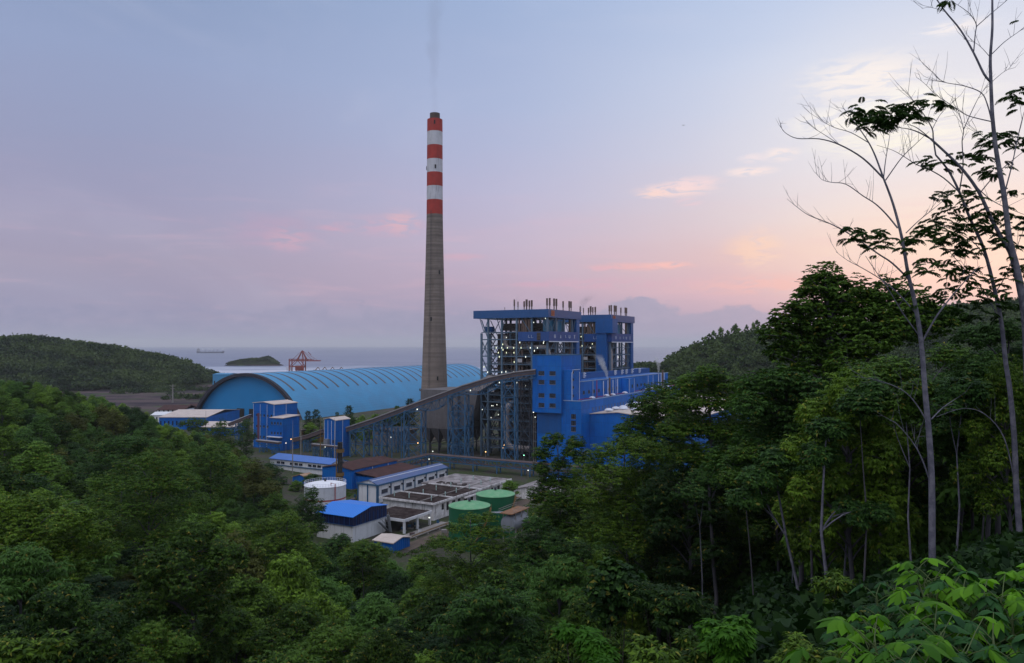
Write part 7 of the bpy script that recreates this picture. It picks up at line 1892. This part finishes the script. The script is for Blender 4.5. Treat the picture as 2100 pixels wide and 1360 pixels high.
shrub('lime green sapling with finger like leaves at the bottom edge', 1490, 1320, 10, 70, 55, LEAFP, 302, .14, 8)
shrub('low grey green bush at the bottom edge, between the two saplings', 1345, 1352, 10, 90, 24, LEAFC, 303, .12)
shrub('small bright bush at the bottom edge left of the lime sapling', 1430, 1345, 10.5, 60, 30, LEAFC, 304, .12)
shrub('leafy bush at the left foot of the star leaved plants', 1640, 1340, 9, 90, 40, LEAFC, 305, .10)
shrub('flat topped bush in the dark hollow below the middle', 1400, 1245, 24, 120, 40, LEAFA, 306, .2, 7, 700)
shrub('small sprig of pale leaves on the crooked grey trunk', 1702, 1212, 22, 50, 60, LEAFC, 307, .26, 8, 120, .22)
shrub('creeper covered bush with large round leaves left of the dark hollow', 1250, 1215, 26, 110, 90, LEAFB, 308, .26, 5, 420, .7)
shrub('yellow green weed tuft at the bottom left edge', 40, 1345, 20, 110, 20, LEAFC, 309, .22)

# ---------------------------------------------------------------- slim conifers and bushes before the shed
CON = [proto_conifer(71, 14, 2.8, 1500, .9), proto_conifer(72, 12, 3.2, 1500, .9)]
for k, (px, ytop, D, lab) in enumerate([(632, 842, 440, 'dark feathery conifer right of the large transfer tower, left of a pair'), (649, 840, 442, 'dark feathery conifer right of the large transfer tower, right of a pair'), (692, 845, 470, 'faint slim conifer behind the small transfer tower'),
                                        (716, 832, 455, 'tallest slim conifer behind the small transfer tower'), (815, 832, 450, 'slim conifer above the conveyor, left of the chimney, first of two'), (841, 818, 455, 'slim conifer close to the left of the chimney foot')]):
    x = (px - 1050) / FPX * D; zt = at(px, ytop, D).z; pr = CON[k % 2]; s = zt / pr[2]
    plant_tree(pr, x, D, 0.2, s, k * 1.3, lab, name='conifer', group=None)
for k, (px, ytop, D, R, lab) in enumerate([(743, 852, 430, 5, 'round bush behind the lower conveyor, first from the left'), (771, 848, 432, 6, 'round bush behind the lower conveyor, second from the left'), (724, 856, 436, 4, 'small round bush beside the tallest slim conifer'),
                                           (828, 836, 440, 4.5, 'dark round bush between the two conifers left of the chimney'), (640, 866, 425, 5, 'dark bushes between the two transfer towers'), (797, 848, 436, 6, 'round bush just above the middle of the conveyor'),
                                           (1045, 985, 268, 4, 'low bush behind the pale roof end'), (945, 975, 300, 4, 'low bush beside the pipe rack legs'), (640, 972, 300, 4.5, 'shrubby thicket between the low hut and the workshop'), (608, 985, 290, 3.2, 'small tree beside the rusty roofed hut')]):
    x = (px - 1050) / FPX * D; zt = max(2.5, at(px, ytop, D).z); pr = FART[k % 3]
    plant_tree(pr, x, D, 0.2, R / pr[3], k * 1.7, lab, name='bush', cat='bush', sz=zt / pr[2])
# ground cover right in front of the viewer
X = rs.uniform(-12, 26, 90000); Y = rs.uniform(4.0, 26, 90000); px = 1050 + FPX * X / Y; py = 708.6 + (H - terrain(X, Y)) * FPX / Y
m = (px > -80) & (px < 2700) & (py < 1480) & (py > 700)
P = np.stack([X, Y, terrain(X, Y)], 1)[m][:12000]
s = rs.uniform(.10, .26, len(P)) * np.clip(P[:, 1] / 9, .6, 2.0); P[:, 2] += s * .5
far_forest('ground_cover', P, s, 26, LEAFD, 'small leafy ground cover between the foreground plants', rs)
# grass of the yard
X = rs.uniform(-120, 60, 16000); Y = rs.uniform(165, 300, 16000)
P = np.stack([X, Y, terrain(X, Y)], 1); A_ = X * sin(TH) + Y * cos(TH); B_ = -X * cos(TH) + Y * sin(TH)
ok = (P[:, 2] < 1.5) & (fbm(X, Y, 14.0, 1.0) > .1) & ~((A_ > 165) & (A_ < 262) & (B_ > 124) & (B_ < 182)) & ~((A_ > 226) & (A_ < 262) & (B_ > 180) & (B_ < 264)) & ~((B_ < 141) & (A_ > 250))
for (tx, ty, tr_) in ((-39.5 + 0, 0, 0),): pass
P = P[ok][:2600]; s = rs.uniform(.3, .8, len(P)); P[:, 2] += .1
far_forest('grass', P, s, 26, LEAFA, 'weeds and rough grass between the buildings of the yard', rs)
# skyline trees on the far right ridge, small but countable
for k, px in enumerate([1447, 1455, 1463, 1478, 1492, 1504, 1509, 1516, 1531, 1545, 1552, 1566, 1955, 1968, 1982, 1997]):
    D = 735 if px < 1700 else 790
    x = (px - 1050) / FPX * D; g = tz(x, D); pr = FART[k % 3]; ht = 9 + (k * 37 % 7)
    plant_tree(pr, x, D, g + 1.5, 3.4 / pr[3] * (.7 + .15 * (k % 4)), k, 'small tree silhouetted on the ridge of the far right hill', group='small trees along the far right ridge', sz=ht / pr[2])
# ---------------------------------------------------------------- air
HZ = 0.00005
m = bpy.data.materials.new('haze_air'); m.use_nodes = True
t = NT(m.node_tree); t.N.clear()
pv = t.n('ShaderNodeVolumePrincipled'); pv.inputs['Color'].default_value = (0.93, 0.93, 0.97, 1); pv.inputs['Density'].default_value = HZ
pv.inputs['Anisotropy'].default_value = 0.0
o_ = t.n('ShaderNodeOutputMaterial'); t.L.new(pv.outputs[0], o_.inputs['Volume'])
hz = MB(); hz.box(-43000, 43000, -200, 45100, -16, 330)
ho = hz.build('haze', m); ho['kind'] = 'stuff'
